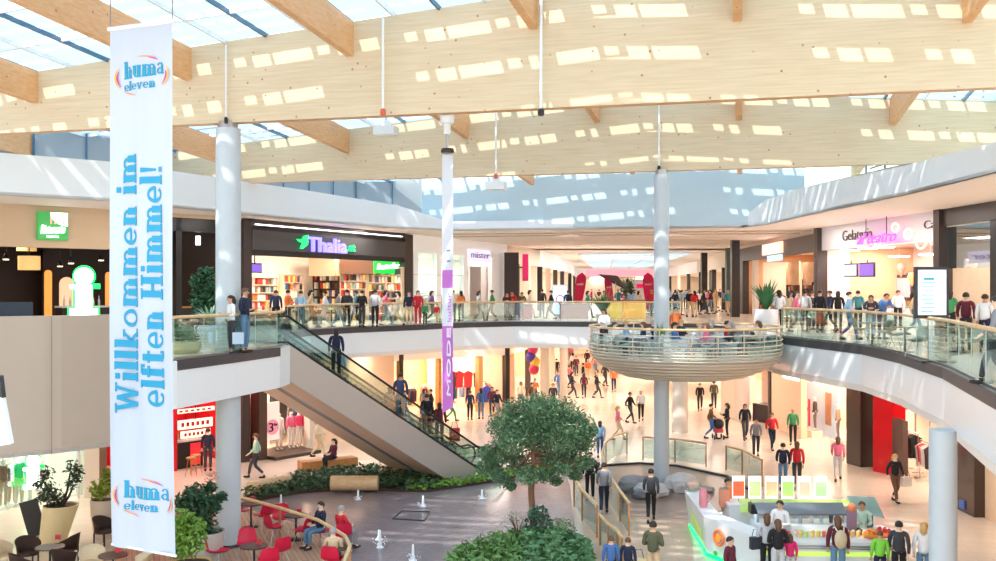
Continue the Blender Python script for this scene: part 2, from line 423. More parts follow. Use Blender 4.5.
# build soffit as strip polygons
m=MB(); 
m.prism(RING[::-1]+[(-45,21),(-45,78),(45,78),(45,8)],SOF,SOF+.1)
m.build('ceiling',soffm,kind='structure')
m=MB()
ROUT=[(12.3,60)]
m.quad((13.3,31.4,5.85),(13.1,25.7,5.7),(17.2,25.7,5.7),(17.2,31.4,5.85)); m.quad((12.9,46.5,6.1),(12.9,40.8,6.1),(17.4,42,6.1),(17.4,45,6.1)); m.quad((12.9,40.8,6.1),(13.3,31.4,5.9),(17.2,31.4,5.9),(17.4,42,6.1)); m.quad((13.1,25.7,5.7),(12.6,18,5.7),(17.1,18,5.7),(17.2,25.7,5.7))
m.build('ceiling',white,kind='structure')
# joint line trims in far ceiling
for i,(dz,y) in enumerate(((0,54.5),(0,57))):
    MB().bar((-3,y,SOF-.03),(17,y-3.6,SOF-.03),.12,.06).build('trim_%d'%(9+i),mat('taupe_joint',(196,176,160),.6),kind='structure')
# ============================================================ glass railings
def railing(path,label,z=0,h=1.1,step=1.5,name='glass_railing',ext=0):
    p=[Vector((q[0],q[1])) for q in path]
    root=thing(name,label,'railing',(p[0].x,p[0].y,z))
    MB().wall([tuple(q) for q in p],z+.04,z+h-.06,.02).build('glass_panel',glassg,root)
    MB().tube([(q.x,q.y,z+h) for q in p],.045,8).build('handrail',handr,root)
    for i in range(len(p)-1):
        d=(p[i+1]-p[i]).length; n=max(1,round(d/step))
        for j in range(n): 
            q=p[i].lerp(p[i+1],j/n); MB().box((q.x,q.y,z+h/2),(.008,.03,h-.1)).build('joint_strip',mat('pale_green_edge',(190,210,200),.3),root)
    MB().wall([tuple(q) for q in p],z,z+.07,.05).build('base_rail',steel,root)
    return root
railing(offset(EDGE_L[8:],-.1)+[(-6.95,31.3)],'glass railing with wooden handrail on the left gallery in front of the leaning couple')
railing(offset(EDGE_F[1:9],-.1),'long glass railing with wooden handrail along the far gallery in front of the bookshop')
railing(offset(EDGE_F[11:18],-.1),'glass railing with wooden handrail curving along the right gallery')
# balcony parapet drum
dr=EDGE_L[0:8]
drp=offset(dr,.25)
MB().wall(drp,lambda q:-1.9,lambda q:1.22,.25).build('wall_balcony',drum,kind='structure')
MB().prism(drp+[(-9.0,26),(-30,27)],-1.9,-1.8).build('ceiling',soffm,kind='structure')
for q in ((-10.02,22.05),):
    MB().box((q[0]-.02,q[1]-.27,-.34),(.02,.02,3.1),rz=.6).build('trim_11',mat('panel_joint',(140,122,108),.5),kind='structure')
# white flank panel at the left frame edge
q=[P(-420,300,16),P(2,398,16),P(10.5,444,16),P(-420,520,16)]
MB().add(q+[v+Vector((0,.12,0)) for v in q],[(3,2,1,0),(4,5,6,7),(0,1,5,4),(1,2,6,5),(2,3,7,6),(3,0,4,7)]).build('wall_near_left',whitegl,kind='structure')
q=[P(-420,276,16),P(0,376,16),P(2.5,398,16),P(-420,300,16)]
MB().add(q+[v+Vector((0,.12,0)) for v in q],[(3,2,1,0),(4,5,6,7),(0,1,5,4),(1,2,6,5),(2,3,7,6),(3,0,4,7)]).build('trim_12',black,kind='structure')
EXPO=.42
WARM=(1,.84,.68); NEUT=(1,.95,.9); COOL=(.95,.97,1); LIGHTS=[]  # LIGHTS collects fill lamps added under soffits and in shop rooms
for x,y in ((-12.5,34),(-10.8,39),(-6.5,49),(4,56),(10,56),(15,46),(15.2,38),(15,30),(15,22)):
    LIGHTS.append((x,y,4.85,1.2,3,130,NEUT))
for x,y in ((8,75),(11,95),(15,125)): LIGHTS.append((x,y,4.8,6,8,900,NEUT))
class Seg:
    def __init__(s,A,B): 
        s.A=Vector(A); s.B=Vector(B); d=s.B-s.A; s.len=d.length; s.d=d.normalized(); s.n=Vector((-s.d.y,s.d.x)); s.rz=math.atan2(s.d.y,s.d.x)
    def p(s,u,v,z): q=s.A+s.d*u+s.n*v; return Vector((q.x,q.y,z))
    def u(s,px,v=0):
        k=(px-498)/F; o=s.A+s.n*v; return (k*o.y-o.x)/(s.d.x-k*s.d.y)
    def z(s,px,py,v=0): return EYE-(py-HY)/F*s.p(s.u(px,v),v,0).y
    def box(s,mb,u0,u1,v0,v1,z0,z1,m=0): return mb.box(s.p((u0+u1)/2,(v0+v1)/2,(z0+z1)/2),(abs(u1-u0),abs(v1-v0),abs(z1-z0)),rz=s.rz,m=m)
    def rect(s,px0,py0,px1,py1,v=0):      # u0,u1,z0,z1 of a thing seen in that pixel box at depth v
        a,b=s.u(px0,v),s.u(px1,v); pm=(px0+px1)/2
        return a,b,s.z(pm,py1,v),s.z(pm,py0,v)
def wallbox(seg,u0,u1,z0,z1,mt,name='wall_shop',v0=0,v1=.3):
    return seg.box(MB(),u0,u1,v0,v1,z0,z1).build(name,mt,kind='structure')
def sbox(seg,name,label,cat,u0,u1,v0,v1,z0,z1,mt,group=None):
    return tag(seg.box(MB(),u0,u1,v0,v1,z0,z1).build(name,mt),label,cat,group)
TXT={}
def text_mesh(s,size=1,ext=.02,shear=0,off=0,font=None):
    cu=bpy.data.curves.new('t','FONT'); cu.body=s; cu.size=size; cu.extrude=ext; cu.shear=shear; cu.offset=off; cu.align_x='LEFT'; cu.resolution_u=3
    o=bpy.data.objects.new('t',cu); me=bpy.data.meshes.new_from_object(o)
    bpy.data.objects.remove(o); bpy.data.curves.remove(cu); return me
def text_to(mb,s,origin,du,dz,width,height=None,ext=.02,shear=0,off=0,m=0):
    """letters of s from origin along du, up along dz, scaled to width (and height)"""
    me=text_mesh(s,1,1,shear,off); xs=[v.co.x for v in me.vertices]; ys=[v.co.y for v in me.vertices]
    x0,x1,y0,y1=min(xs),max(xs),min(ys),max(ys); kx=width/(x1-x0); ky=(height/(y1-y0)) if height else kx
    du=Vector(du).normalized(); dz=Vector(dz).normalized(); nn=du.cross(dz)
    vs=[Vector(origin)+du*(v.co.x-x0)*kx+dz*(v.co.y-y0)*ky+nn*v.co.z*ext for v in me.vertices]
    mb.add(vs,[list(p.vertices) for p in me.polygons],m); bpy.data.meshes.remove(me); return mb
def seg_text(seg,s,px0,py0,px1,py1,v,mt,name,parent=None,shear=0,off=0,ext=.03):
    """text whose pixel box is given, on the facade seg"""
    a=seg.u(px0,v); b=seg.u(px1,v); z0=seg.z(px0,py1,v); z1=seg.z(px0,py0,v)
    mb=text_to(MB(),s,seg.p(a,v,z0),(*seg.d,0),(0,0,1),b-a,z1-z0,ext,shear,off)
    return mb.build(name,mt,parent)
# --- reusable goods ------------------------------------------------
HID=(0,0,-60)
def proto_box(name,d,mt,label,cat):
    return tag(MB().box((0,0,d[2]/2),d).build(name,mt),label,cat)
USED={}
def place(proto,loc,rz=0,label=None,group=None,color=None,scale=None):
    """first use moves the source itself, later uses copy it"""
    if proto.name not in USED:
        USED[proto.name]=1
        dupk=kids(proto)
        proto.location=loc; proto.rotation_euler=(0,0,rz)
        if scale: proto.scale=(scale,)*3 if not hasattr(scale,'__len__') else scale
        if label: proto['label']=label
        if group: proto['group']=group
        cols=color or {}
        if '*' in cols: proto.color=cols['*']
        for c in dupk:
            if c.name.split('.')[0] in cols: c.color=cols[c.name.split('.')[0]]
            for g in kids(c):
                if g.name.split('.')[0] in cols: g.color=cols[g.name.split('.')[0]]
        return proto
    return dup(proto,loc,rz,label,group,color,scale or (1,1,1))
BK=MB().box((0,0,.13),(.05,.18,.26),m=0).box((.002,-.0895,.13),(.047,.004,.2),m=1)
book=tag(BK.build('book',[paint,paint],org=(0,0,0)),'book','book')
BOXP=MB().box((0,0,.15),(.36,.3,.3)); 
prod=tag(BOXP.build('boxed_product',paint,org=(0,0,0)),'box','box')
g=MB(); 
g.add([(-.05,-.02,0),(.05,-.02,0),(.24,-.05,-.12),(.2,-.06,-.35),(.17,-.07,-.9),(-.17,-.07,-.9),(-.2,-.06,-.35),(-.24,-.05,-.12),(-.05,.02,0),(.05,.02,0),(.24,.05,-.12),(.2,.06,-.35),(.17,.07,-.9),(-.17,.07,-.9),(-.2,.06,-.35),(-.24,.05,-.12)],
 [(7,6,5,4,3,2,1,0),(8,9,10,11,12,13,14,15)]+[(i,(i+1)%8,(i+1)%8+8,i+8) for i in range(8)])
garment=tag(g.build('hanging_garment',cloth,org=(0,0,0)),'garment','garment')
hk=MB().tube([(0,0,0),(0,0,.05),(.03,0,.08),(0,0,.11)],.006,5).build('hanger_hook',steel,garment)
def shelf_unit(seg,u0,u1,v,z0,z1,n,label,mt,goods='book',gcols=None,group=None,fill=.85,depth=.35,budget=999,name='shelf_unit',glab='book'):
    root=thing(name,label,'shelf',seg.p((u0+u1)/2,v,z0),group)
    m=MB(); seg.box(m,u0,u1,v+depth-.03,v+depth,z0,z1); m.build('back_panel',mt,root)
    for e in (u0,u1): seg.box(MB(),e-.025,e+.025,v,v+depth-.035,z0,z1).build('side_panel',mt,root)
    h=(z1-z0)/n; k=0
    for i in range(n+1):
        z=z0+i*h; seg.box(MB(),u0+.03,u1-.03,v,v+depth-.035,z-.02 if i else z,z+.02).build('shelf_board',mt,root)
    gp=group or 'goods'
    for i in range(n):
        z=z0+i*h+.021
        if goods=='book':
            u=u0+.12
            while u<u1-.12 and k<budget:
                if random.random()<fill:
                    s=random.uniform(.9,1.1)*min(1.25,(h-.05)/.3)
                    place(book,seg.p(u,v+.14,z),seg.rz,glab,'books shelved in the bookshop',{'*':col(*random.choice(gcols))},(3.2,1,s)); k+=1
                u+=.21
        else:
            u=u0+.25
            while u<u1-.2 and k<budget:
                if random.random()<fill:
                    place(prod,seg.p(u,v+.16,z),seg.rz,glab,group,{'*':col(*random.choice(gcols))},(.85,.8,min(1.2,(h-.06)/.3)*random.uniform(.75,1))); k+=1
                u+=.4
    return root
def clothes_rack(seg,u0,u1,v,z0,label,gcols,glab,group,h=1.5,step=.17,turn=True,double=False):
    root=thing('clothes_rack',label,'clothes rack',seg.p((u0+u1)/2,v,z0))
    for e in (u0,u1):
        MB().tube([seg.p(e,v,z0),seg.p(e,v,z0+h)],.02,6).build('upright',chrome,root)
        MB().tube([seg.p(e,v-.25,z0+.02),seg.p(e,v+.25,z0+.02)],.02,6).build('foot',chrome,root)
    MB().tube([seg.p(u0,v,z0+h),seg.p(u1,v,z0+h)],.02,6).build('rail',chrome,root)
    u=u0+.12
    while u<u1-.08:
        place(garment,seg.p(u,v,z0+h-.11),seg.rz+(math.pi/2 if turn else 0)+random.uniform(-.25,.25),glab,group,{'hanging_garment':0 and 0,'*':col(*random.choice(gcols))},(1,1,random.uniform(.8,1.15))); u+=step if turn else .5
    return root
def spot_track(seg,u0,u1,v,z,n,label,mt=black,group=None):
    root=thing('spotlight_track',label,'spotlight track',seg.p((u0+u1)/2,v,z))
    seg.box(MB(),u0,u1,v-.03,v+.03,z-.03,z+.03).build('track',mt,root)
    for i in range(n):
        u=u0+(i+.5)*(u1-u0)/n
        hd=MB().lathe([(.05,.12),(.09,0),(.09,-.12)],seg.p(u,v,z-.18),10).build('lamp_head',mt,root)
        MB().lathe([(.07,-.125),(.07,-.13)],seg.p(u,v,z-.18),10).build('bulb',warmlight,hd)
BOOKC=[(190,60,50),(230,225,210),(60,80,130),(240,200,120),(90,60,50),(235,235,235),(150,170,160),(210,120,60),(40,40,50),(220,180,170)]
CLOC=[(200,50,60),(235,225,215),(60,60,80),(30,30,34),(220,150,150),(120,140,170),(180,160,130),(90,40,50)]
# ============================================================ PEOPLE
def skin_mesh(verts,edges,rad,sub=1,root=0):
    me=bpy.data.meshes.new('s'); me.from_pydata(verts,edges,[]); o=bpy.data.objects.new('s',me); C.objects.link(o)
    mod=o.modifiers.new('k','SKIN'); mod.use_smooth_shade=True
    for i,r in enumerate(rad): me.skin_vertices[0].data[i].radius=r if hasattr(r,'__len__') else (r,r)
    me.skin_vertices[0].data[root].use_root=True
    if sub: s=o.modifiers.new('u','SUBSURF'); s.levels=sub; s.render_levels=sub
    dg=bpy.context.evaluated_depsgraph_get(); m2=bpy.data.meshes.new_from_object(o.evaluated_get(dg))
    bpy.data.objects.remove(o); bpy.data.meshes.remove(me); return m2
def joints(pose):
    J=dict(pel=(0,0,.96),wst=(0,0,1.08),chs=(0,.0,1.28),nkb=(0,.01,1.44),nk=(0,.0,1.52),hd=(0,-.015,1.62),cr=(0,-.01,1.69))
    for s,k in ((-1,'l'),(1,'r')):
        J['sh'+k]=(s*.18,.0,1.41); J['el'+k]=(s*.235,.02,1.14); J['wr'+k]=(s*.24,-.05,.91); J['ha'+k]=(s*.235,-.08,.83)
        J['hp'+k]=(s*.095,0,.9); J['kn'+k]=(s*.1,-.01,.5); J['an'+k]=(s*.1,.03,.09); J['to'+k]=(s*.12,-.13,.04)
    if pose=='walk':
        J['knl']=(-.09,-.2,.52); J['anl']=(-.09,-.28,.1); J['tol']=(-.09,-.44,.06)
        J['knr']=(.09,-.04,.5); J['anr']=(.09,.3,.17); J['tor']=(.09,.19,.04)
        J['ell']=(-.23,.14,1.16); J['wrl']=(-.22,.12,.93); J['hal']=(-.21,.1,.85); J['elr']=(.23,-.08,1.15); J['wrr']=(.21,-.26,.99); J['har']=(.2,-.33,.94)
    if pose=='hold':
        for s,k in ((-1,'l'),(1,'r')): J['el'+k]=(s*.24,.0,1.13); J['wr'+k]=(s*.12,-.24,1.15); J['ha'+k]=(s*.07,-.31,1.18)
    if pose=='lean':
        for k,q in dict(wst=(0,-.03,1.05),chs=(0,-.14,1.24),nkb=(0,-.22,1.37),nk=(0,-.26,1.44),hd=(0,-.31,1.52),cr=(0,-.34,1.59)).items(): J[k]=q
        for s,k in ((-1,'l'),(1,'r')): J['sh'+k]=(s*.18,-.2,1.34); J['el'+k]=(s*.24,-.3,1.13); J['wr'+k]=(s*.06,-.45,1.15); J['ha'+k]=(s*-.02,-.47,1.15)
    if pose=='sit':
        for k in ('pel','wst','chs','nkb','nk','hd','cr'): x,y,z=J[k]; J[k]=(x,y,z-.44)
        for s,k in ((-1,'l'),(1,'r')):
            J['sh'+k]=(s*.18,0,.97); J['el'+k]=(s*.23,-.06,.72); J['wr'+k]=(s*.12,-.28,.68); J['ha'+k]=(s*.07,-.36,.68)
            J['hp'+k]=(s*.095,0,.5); J['kn'+k]=(s*.12,-.44,.5); J['an'+k]=(s*.11,-.42,.09); J['to'+k]=(s*.12,-.58,.04)
    return J
def pmesh(pose,keys,chain,rad,sub=1):
    J=joints(pose); idx={k:i for i,k in enumerate(keys)}
    return skin_mesh([J[k] for k in keys],[(idx[a],idx[b]) for a,b in chain],[rad[k] for k in keys],sub)
def mb_from(me,mb=None,m=0):
    mb=mb or MB(); mb.add([v.co.copy() for v in me.vertices],[list(p.vertices) for p in me.polygons],m,True); bpy.data.meshes.remove(me); return mb
def person_proto(pose,hair='short'):
    root=thing('person','person','person'); J=joints(pose)
    keys=['pel','wst','chs','nkb','nk','hd','cr']; ch=[('pel','wst'),('wst','chs'),('chs','nkb'),('nkb','nk'),('nk','hd'),('hd','cr')]
    rad=dict(pel=(.13,.1),wst=(.12,.09),chs=(.14,.1),nkb=(.08,.07),nk=(.05,.05),hd=(.082,.1),cr=(.06,.075))
    for k in 'lr':
        for a in ('sh','el','wr','ha','hp','kn','an','to'): keys.append(a+k)
        ch += [('nkb','sh'+k),('sh'+k,'el'+k),('el'+k,'wr'+k),('wr'+k,'ha'+k),('pel','hp'+k),('hp'+k,'kn'+k),('kn'+k,'an'+k),('an'+k,'to'+k)]
        rad.update({'sh'+k:.052,'el'+k:.038,'wr'+k:.026,'ha'+k:(.034,.016),'hp'+k:.075,'kn'+k:.052,'an'+k:.036,'to'+k:.03})
    mb=mb_from(pmesh(pose,keys,ch,rad))
    hd=Vector(J['hd']); 
    mb.ball(hd+Vector((0,-.1,-.015)),(.014,.02,.024),0,6,4)           # nose
    for s in (-1,1):
        mb.ball(hd+Vector((s*.088,.0,-.01)),(.012,.022,.032),0,6,4)    # ears
        mb.ball(hd+Vector((s*.032,-.088,.012)),(.013,.01,.009),1,6,4)  # eyes
    mb.ball(hd+Vector((0,-.09,-.055)),(.028,.01,.008),2,6,4)           # mouth
    for k in 'lr':                                                     # fingers and thumb
        w=Vector(J['wr'+k]); h=Vector(J['ha'+k]); d=(h-w).normalized(); sd=d.cross(Vector((0,1,.01))).normalized(); 
        if sd.length<.1: sd=Vector((1,0,0))
        for i,ln in enumerate((.06,.07,.065,.05)):
            b=h+sd*(i-1.5)*.017; c=d.cross(sd)*.015
            mb.tube([b,b+d*ln*.5,b+d*ln+c],[.009,.008,.006],5)
        mb.tube([w.lerp(h,.35)+sd*.02,h+sd*.045-d*.01,h+sd*.05+d*.025],[.011,.009,.007],5)
    mb.build('body',[skinm,mat('eye_dark',(40,32,30),.4,noise=0),mat('lip',(170,90,84),.5,noise=0)],root)
    # top
    keys=['wst0','wst','chs','nkb','shl','ell','wrl','shr','elr','wrr']; J2=dict(J); p=Vector(J['pel']); J2['wst0']=tuple(p+Vector((0,0,-.06)))
    def pm(keys,ch,rad):
        idx={k:i for i,k in enumerate(keys)}; return skin_mesh([J2[k] for k in keys],[(idx[a],idx[b]) for a,b in ch],[rad[k] for k in keys],1)
    for k in 'lr':
        e=Vector(J['el'+k]); w=Vector(J['wr'+k]); J2['wr'+k]=tuple(e.lerp(w,.93))
    mb=mb_from(pm(keys,[('wst0','wst'),('wst','chs'),('chs','nkb'),('nkb','shl'),('shl','ell'),('ell','wrl'),('nkb','shr'),('shr','elr'),('elr','wrr')],
        dict(wst0=(.165,.13),wst=(.15,.118),chs=(.17,.125),nkb=(.095,.085),shl=.072,shr=.072,ell=.056,elr=.056,wrl=.042,wrr=.042)))
    mb.build('jacket',cloth,root)
    # trousers
    J2['pel2']=tuple(Vector(J['pel'])+Vector((0,0,.13)))
    for k in 'lr': a=Vector(J['kn'+k]); b=Vector(J['an'+k]); J2['an'+k]=tuple(a.lerp(b,.93))
    keys=['pel2','hpl','knl','anl','hpr','knr','anr']
    mb=mb_from(pm(keys,[('pel2','hpl'),('hpl','knl'),('knl','anl'),('pel2','hpr'),('hpr','knr'),('knr','anr')],
        dict(pel2=(.145,.115),hpl=.098,hpr=.098,knl=.072,knr=.072,anl=.055,anr=.055)))
    mb.build('trousers',cloth,root)
    for k in 'lr':
        a=Vector(J['an'+k]); t=Vector(J['to'+k]); d=(t-a); d.z=0; d.normalize() if d.length>0 else None
        z=t.z; mb=MB(); c=Vector((a.x,a.y,z))
        mb.tube([c-d*.05,c+d*.03,c+d*.12,c+d*.2],[.035,.05,.043,.025],8); mb.tube([c+Vector((0,0,.0)),c+Vector((0,0,.08))],[.045,.042],8)
        mb.build('shoe',cloth,root)
    # hair
    mb=MB(); n=12; kk=6; vs=[]
    for i in range(kk+1):
        t=math.pi*.62*i/kk
        for j in range(n):
            a=2*math.pi*j/n; fr=max(0,-math.sin(a)); tt=t*(1-.42*fr)
            vs.append(hd+Vector((.1*math.sin(tt)*math.cos(a),.012+.116*math.sin(tt)*math.sin(a),.012+.108*math.cos(tt))))
    mb.add(vs,[[i*n+j,(i+1)*n+j,(i+1)*n+(j+1)%n,i*n+(j+1)%n] for i in range(kk) for j in range(n)],0,True)
    if hair=='long': mb.tube([hd+Vector((0,.04,.06)),hd+Vector((0,.085,-.05)),hd+Vector((0,.085,-.13)),hd+Vector((0,.08,-.2))],[.08,.09,.08,.045],10)
    mb.build('hair',hairm,root)
    return root
PP={}
def person(loc,pose,hair,rz,top,trs,hc,label,group=None,scale=1,skin=(232,190,160),shoe=(50,45,45)):
    key=(pose,hair)
    if key not in PP: PP[key]=person_proto(pose,hair)
    cols=dict(body=col(*skin),jacket=col(*top),trousers=col(*trs),hair=col(*hc),shoe=col(*shoe))
    return place(PP[key],loc,rz,label,group,cols,scale)
CN={'black':(26,26,30),'dark blue':(36,50,84),'navy':(30,38,64),'white':(238,236,236),'grey':(140,140,146),'light grey':(200,200,204),'red':(206,36,50),'pink':(232,120,150),'magenta':(226,40,110),
'blue':(70,110,170),'light blue':(150,190,222),'denim':(96,132,164),'beige':(212,188,152),'brown':(110,76,56),'green':(60,140,90),'bright green':(130,214,70),'olive':(92,94,70),'burgundy':(96,30,48),
'orange':(230,120,60),'cream':(238,224,200),'mint':(190,220,200),'charcoal':(58,58,64),'teal':(60,140,150),'khaki':(160,144,108),'purple':(120,80,150),'yellow':(240,206,90)}
HC={'dark':(46,32,26),'brown':(104,70,46),'blond':(212,172,110),'grey':(160,156,152),'black':(24,20,20)}
# ============================================================ UPPER SHOPS
taupe=mat('taupe_wall',(208,180,150),.6,noise=.02); dwood=mat('dark_interior',(44,30,26),.6,noise=.2); cream=mat('cream_wall',(240,226,210),.6,noise=.02)
def room(seg,u0,u1,depth,z0,z1,wm,cm,fm=None,power=250,c=WARM,nl=2,lz=None,left=True,right=True):
    """interior behind a shop front"""
    seg.box(MB(),u0-.1,u1+.1,depth,depth+.15,z0,z1).build('wall_interior',wm,kind='structure')
    if left: seg.box(MB(),u0-.1,u0,.3,depth,z0,z1).build('wall_interior',wm,kind='structure')
    if right: seg.box(MB(),u1,u1+.1,.3,depth,z0,z1).build('wall_interior',wm,kind='structure')
    seg.box(MB(),u0,u1,.05,depth,z1-.1,z1).build('ceiling',cm,kind='structure')
    for i in range(nl):
        q=seg.p(u0+(i+.5)*(u1-u0)/nl,depth*.45,z1-.16); LIGHTS.append((q.x,q.y,q.z,min(1.6,(u1-u0)/nl*.7),1.6,power,c))
# S1 restaurant, far left
S1=Seg((-20.5,32.2),(-15.1,37.6)); S2=Seg((-15.1,37.6),(-11.1,42.2)); S3=Seg((-11.1,42.2),(-4.9,54.9)); S4=Seg((-4.9,54.9),(.63,68))
e=S2.u(172)
wallbox(S1,-4,S1.len+.0,3.35,4.9,taupe,'wall_left'); wallbox(S2,0,e,3.4,4.9,taupe,'wall_left')
wallbox(S2,e,S2.len,4.75,4.9,taupe,'wall_left')
room(S1,-4,S1.len,7,0,3.6,dwood,dwood,power=60,nl=2,right=False); room(S2,.2,S2.len-.2,6,0,4.8,dwood,dwood,power=30,nl=1,left=False)
wallbox(S1,S1.u(0)-3,S1.u(16),0,3.3,mat('tan_panel',(190,134,92),.5),'wall_interior',3.2,3.4)
# green restaurant sign
a,b,z0,z1=S1.rect(38,212,68,240,-.16); root=thing('wall_sign','green illuminated square sign with a white circle on the beige wall','sign',S1.p((a+b)/2,-.08,z0))
S1.box(MB(),a,b,-.16,0,z0,z1).build('sign_box',glow('sign_green',(52,150,72),.5),root)
m=MB(); R0=(b-a)*.5; cu=b-.02; cz=z1-.02; pts=[S1.p(cu,-.18,cz)]+[S1.p(cu-R0*math.sin(t*math.pi/32)*1.15,-.18,cz-R0*math.cos(t*math.pi/32)*.9) for t in range(17)]
m.add(pts+[q+Vector((*S1.n,0))*.02 for q in pts],[list(range(18))[::-1]]); m.build('white_circle',signw,root)
text_to(MB(),'IN',S1.p(b-.66,-.21,z1-.45),(*S1.d,0),(0,0,1),.5,.28,.01).build('pink_letters',glow('sign_pink',(240,150,150),.9),root)
text_to(MB(),'Ristorante',S1.p(a+.08,-.2,z0+.22),(*S1.d,.06),(0,0,1),b-a-.2,.32,.015,.35,.01).build('script_lettering',signw,root)
S1.box(MB(),a+.3,b-.35,-.19,-.17,z0+.1,z0+.15).build('small_lettering',signw,root)
# woven drum lamps
wov=mat('woven_rattan',(236,190,120),.6,emit=.5,noise=.5,nscale=25)
for (px0,py0,px1,py1,v,lb) in ((15,256,43,270,2.0,'woven drum pendant lamp hanging lower in the restaurant'),(14,244,39,251,3.2,'woven drum pendant lamp half hidden behind the beige wall edge')):
    a,b,z0,z1=S1.rect(px0,py0,px1,py1,v); c=S1.p((a+b)/2,v,z0); root=thing('pendant_lamp',lb,'lamp',c)
    MB().lathe([((b-a)/2*.78,0),((b-a)/2*.78,z1-z0),],c,20).build('lamp_shade',wov,root); MB().tube([S1.p((a+b)/2,v,z1),S1.p((a+b)/2,v,3.5)],.02,6).build('cord',black,root)
for px,py,v,lb in ((71,263,1.2,'middle lit ceiling spot in the dark restaurant'),(101,260,1.2,'lit ceiling spot above the upper green letter'),(6,259,2,'lit ceiling spot at the left edge of the restaurant'),(60,266,3,'faint ceiling spot in the dark restaurant')):
    c=S1.p(S1.u(px,v),v,S1.z(px,py,v)); root=thing('ceiling_spot',lb,'spotlight',c)
    MB().lathe([(.05,.22),(.12,.04),(.12,0)],c,12).build('housing',black,root); MB().lathe([(.1,-.01),(.1,-.03)],c,12).build('bulb',warmlight,root); MB().tube([c+Vector((0,0,.2)),(c.x,c.y,3.5)],.02,6).build('stem',black,root)
# arched amber panels, bar, furniture
amb=glow('amber_panel',(236,150,70),.8)
for px0,px1,py0,py1,lb,mt in ((45,52,270,308,'tall amber arched panel at the back of the restaurant',amb),(60,74,277,300,'pale arched niche behind the restaurant bar',glow('pale_niche',(236,200,160),.6)),(106,112,272,300,'amber arched panel beside the green letter',amb)):
    a,b,z0,z1=S1.rect(px0,py0,px1,py1,5.0); r=(b-a)/2; c=S1.p((a+b)/2,5,0)
    pts=[S1.p(a,5,0),S1.p(b,5,0),S1.p(b,5,z1-r)]+[S1.p((a+b)/2+r*math.cos(t*math.pi/8),5,z1-r+r*math.sin(t*math.pi/8)) for t in range(1,8)]+[S1.p(a,5,z1-r)]
    n=len(pts); m=MB(); q=[p+Vector((*S1.n,0))*.1 for p in pts]; m.add(pts+q,[list(range(n))]+[(i,(i+1)%n,(i+1)%n+n,i+n) for i in range(n)]); tag(m.build('arched_panel',mt),lb,'panel')
u0,u1=S1.u(-8,1.2),S1.u(33,1.2)
root=thing('bench_sofa','dark blue upholstered bench at the left of the restaurant','bench',S1.p((u0+u1)/2,1.4,0)); nv=mat('navy_fabric',(52,66,84),.7)
S1.box(MB(),u0,u1,1.2,1.9,.12,.45).build('seat',nv,root); S1.box(MB(),u0,u1,1.2,1.35,.45,1.32).build('backrest',nv,root)
for u in (u0+.1,u1-.1): S1.box(MB(),u-.03,u+.03,1.3,1.8,0,.12).build('leg',black,root)
u0,u1=S1.u(62,2.6),S1.u(112,2.6)
root=thing('bar_counter','dark restaurant bar with a pale top behind the balcony','bar',S1.p((u0+u1)/2,2.9,0))
S1.box(MB(),u0,u1,2.6,3.2,0,1.05).build('counter_body',dwood,root); S1.box(MB(),u0-.05,u1+.05,2.5,3.25,1.05,1.12).build('counter_top',mat('pale_top',(210,205,200),.3),root)
def bottle(loc,c,h=.32,label='bottle',group=None):
    return place(bott,loc,0,label,group,{'*':col(*c)},(1,1,h/.32))
bott=tag(MB().lathe([(.04,0),(.045,.02),(.045,.18),(.02,.23),(.016,.3),(.018,.32)],(0,0,0),10).build('bottle',paint,org=(0,0,0)),'bottle','bottle')
for i in range(7): bottle(S1.p(u0+.2+i*(u1-u0-.5)/6.5,2.9,1.12),random.choice([(240,235,225),(220,200,190),(120,60,40),(200,210,220)]),random.uniform(.3,.5),'bottle standing on the restaurant bar behind the drum balcony','bottles on the restaurant bar')
# green letter i with a ball dot : built twice
def letter_i(c,h,rz,label,mt_face):
    root=thing('illuminated_letter',label,'sign',c); w=h*.42
    T=Matrix.Rotation(rz,3,'Z')
    def B(mb,x0,x1,y0,y1,z0,z1): return mb.box(Vector(c)+T@Vector(((x0+x1)/2,(y0+y1)/2,(z0+z1)/2)),(x1-x0,y1-y0,z1-z0),rz=rz)
    m=MB(); B(m,-w*.62,w*.62,-.1,.1,0,h*.13); B(m,-w*.36,w*.36,-.1,.1,h*.13,h*.62); B(m,-w*.62,0,-.1,.1,h*.54,h*.62); m.build('letter_body',signw,root)
    m=MB(); B(m,-w*.70,w*.78,.1,.16,-.0,h*.16); B(m,-w*.44,w*.46,.1,.16,h*.16,h*.65); B(m,.3*w,w*.8,.1,.16,h*.54,h*.65); m.build('green_rim',glow('green_neon',(0,230,80),1.6),root)
    m=MB(); cc=Vector(c)+T@Vector((0,0,h*.8)); Q=T@Matrix.Rotation(R(90),3,'X')
    vs=[];n=24
    for yy in (-.1,.1):
        for j in range(n): t=2*math.pi*j/n; vs.append(cc+T@Vector((math.cos(t)*h*.18,yy,math.sin(t)*h*.18)))
    m.add(vs,[list(range(n)),list(range(n,2*n))[::-1]]+[(j,j+n,(j+1)%n+n,(j+1)%n) for j in range(n)]); m.build('dot',signw,root)
    m=MB(); m.tube([cc+T@Vector((math.cos(2*math.pi*j/24)*h*.2+w*.06,.12,math.sin(2*math.pi*j/24)*h*.2)) for j in range(25)],.035,6,cap=False); m.build('green_ring',MC['green_neon'],root)
letter_i(Vector((-9.72,22.72,1.22)),1.13,.55,'glowing white letter i with green edges standing on the balcony parapet',signw)
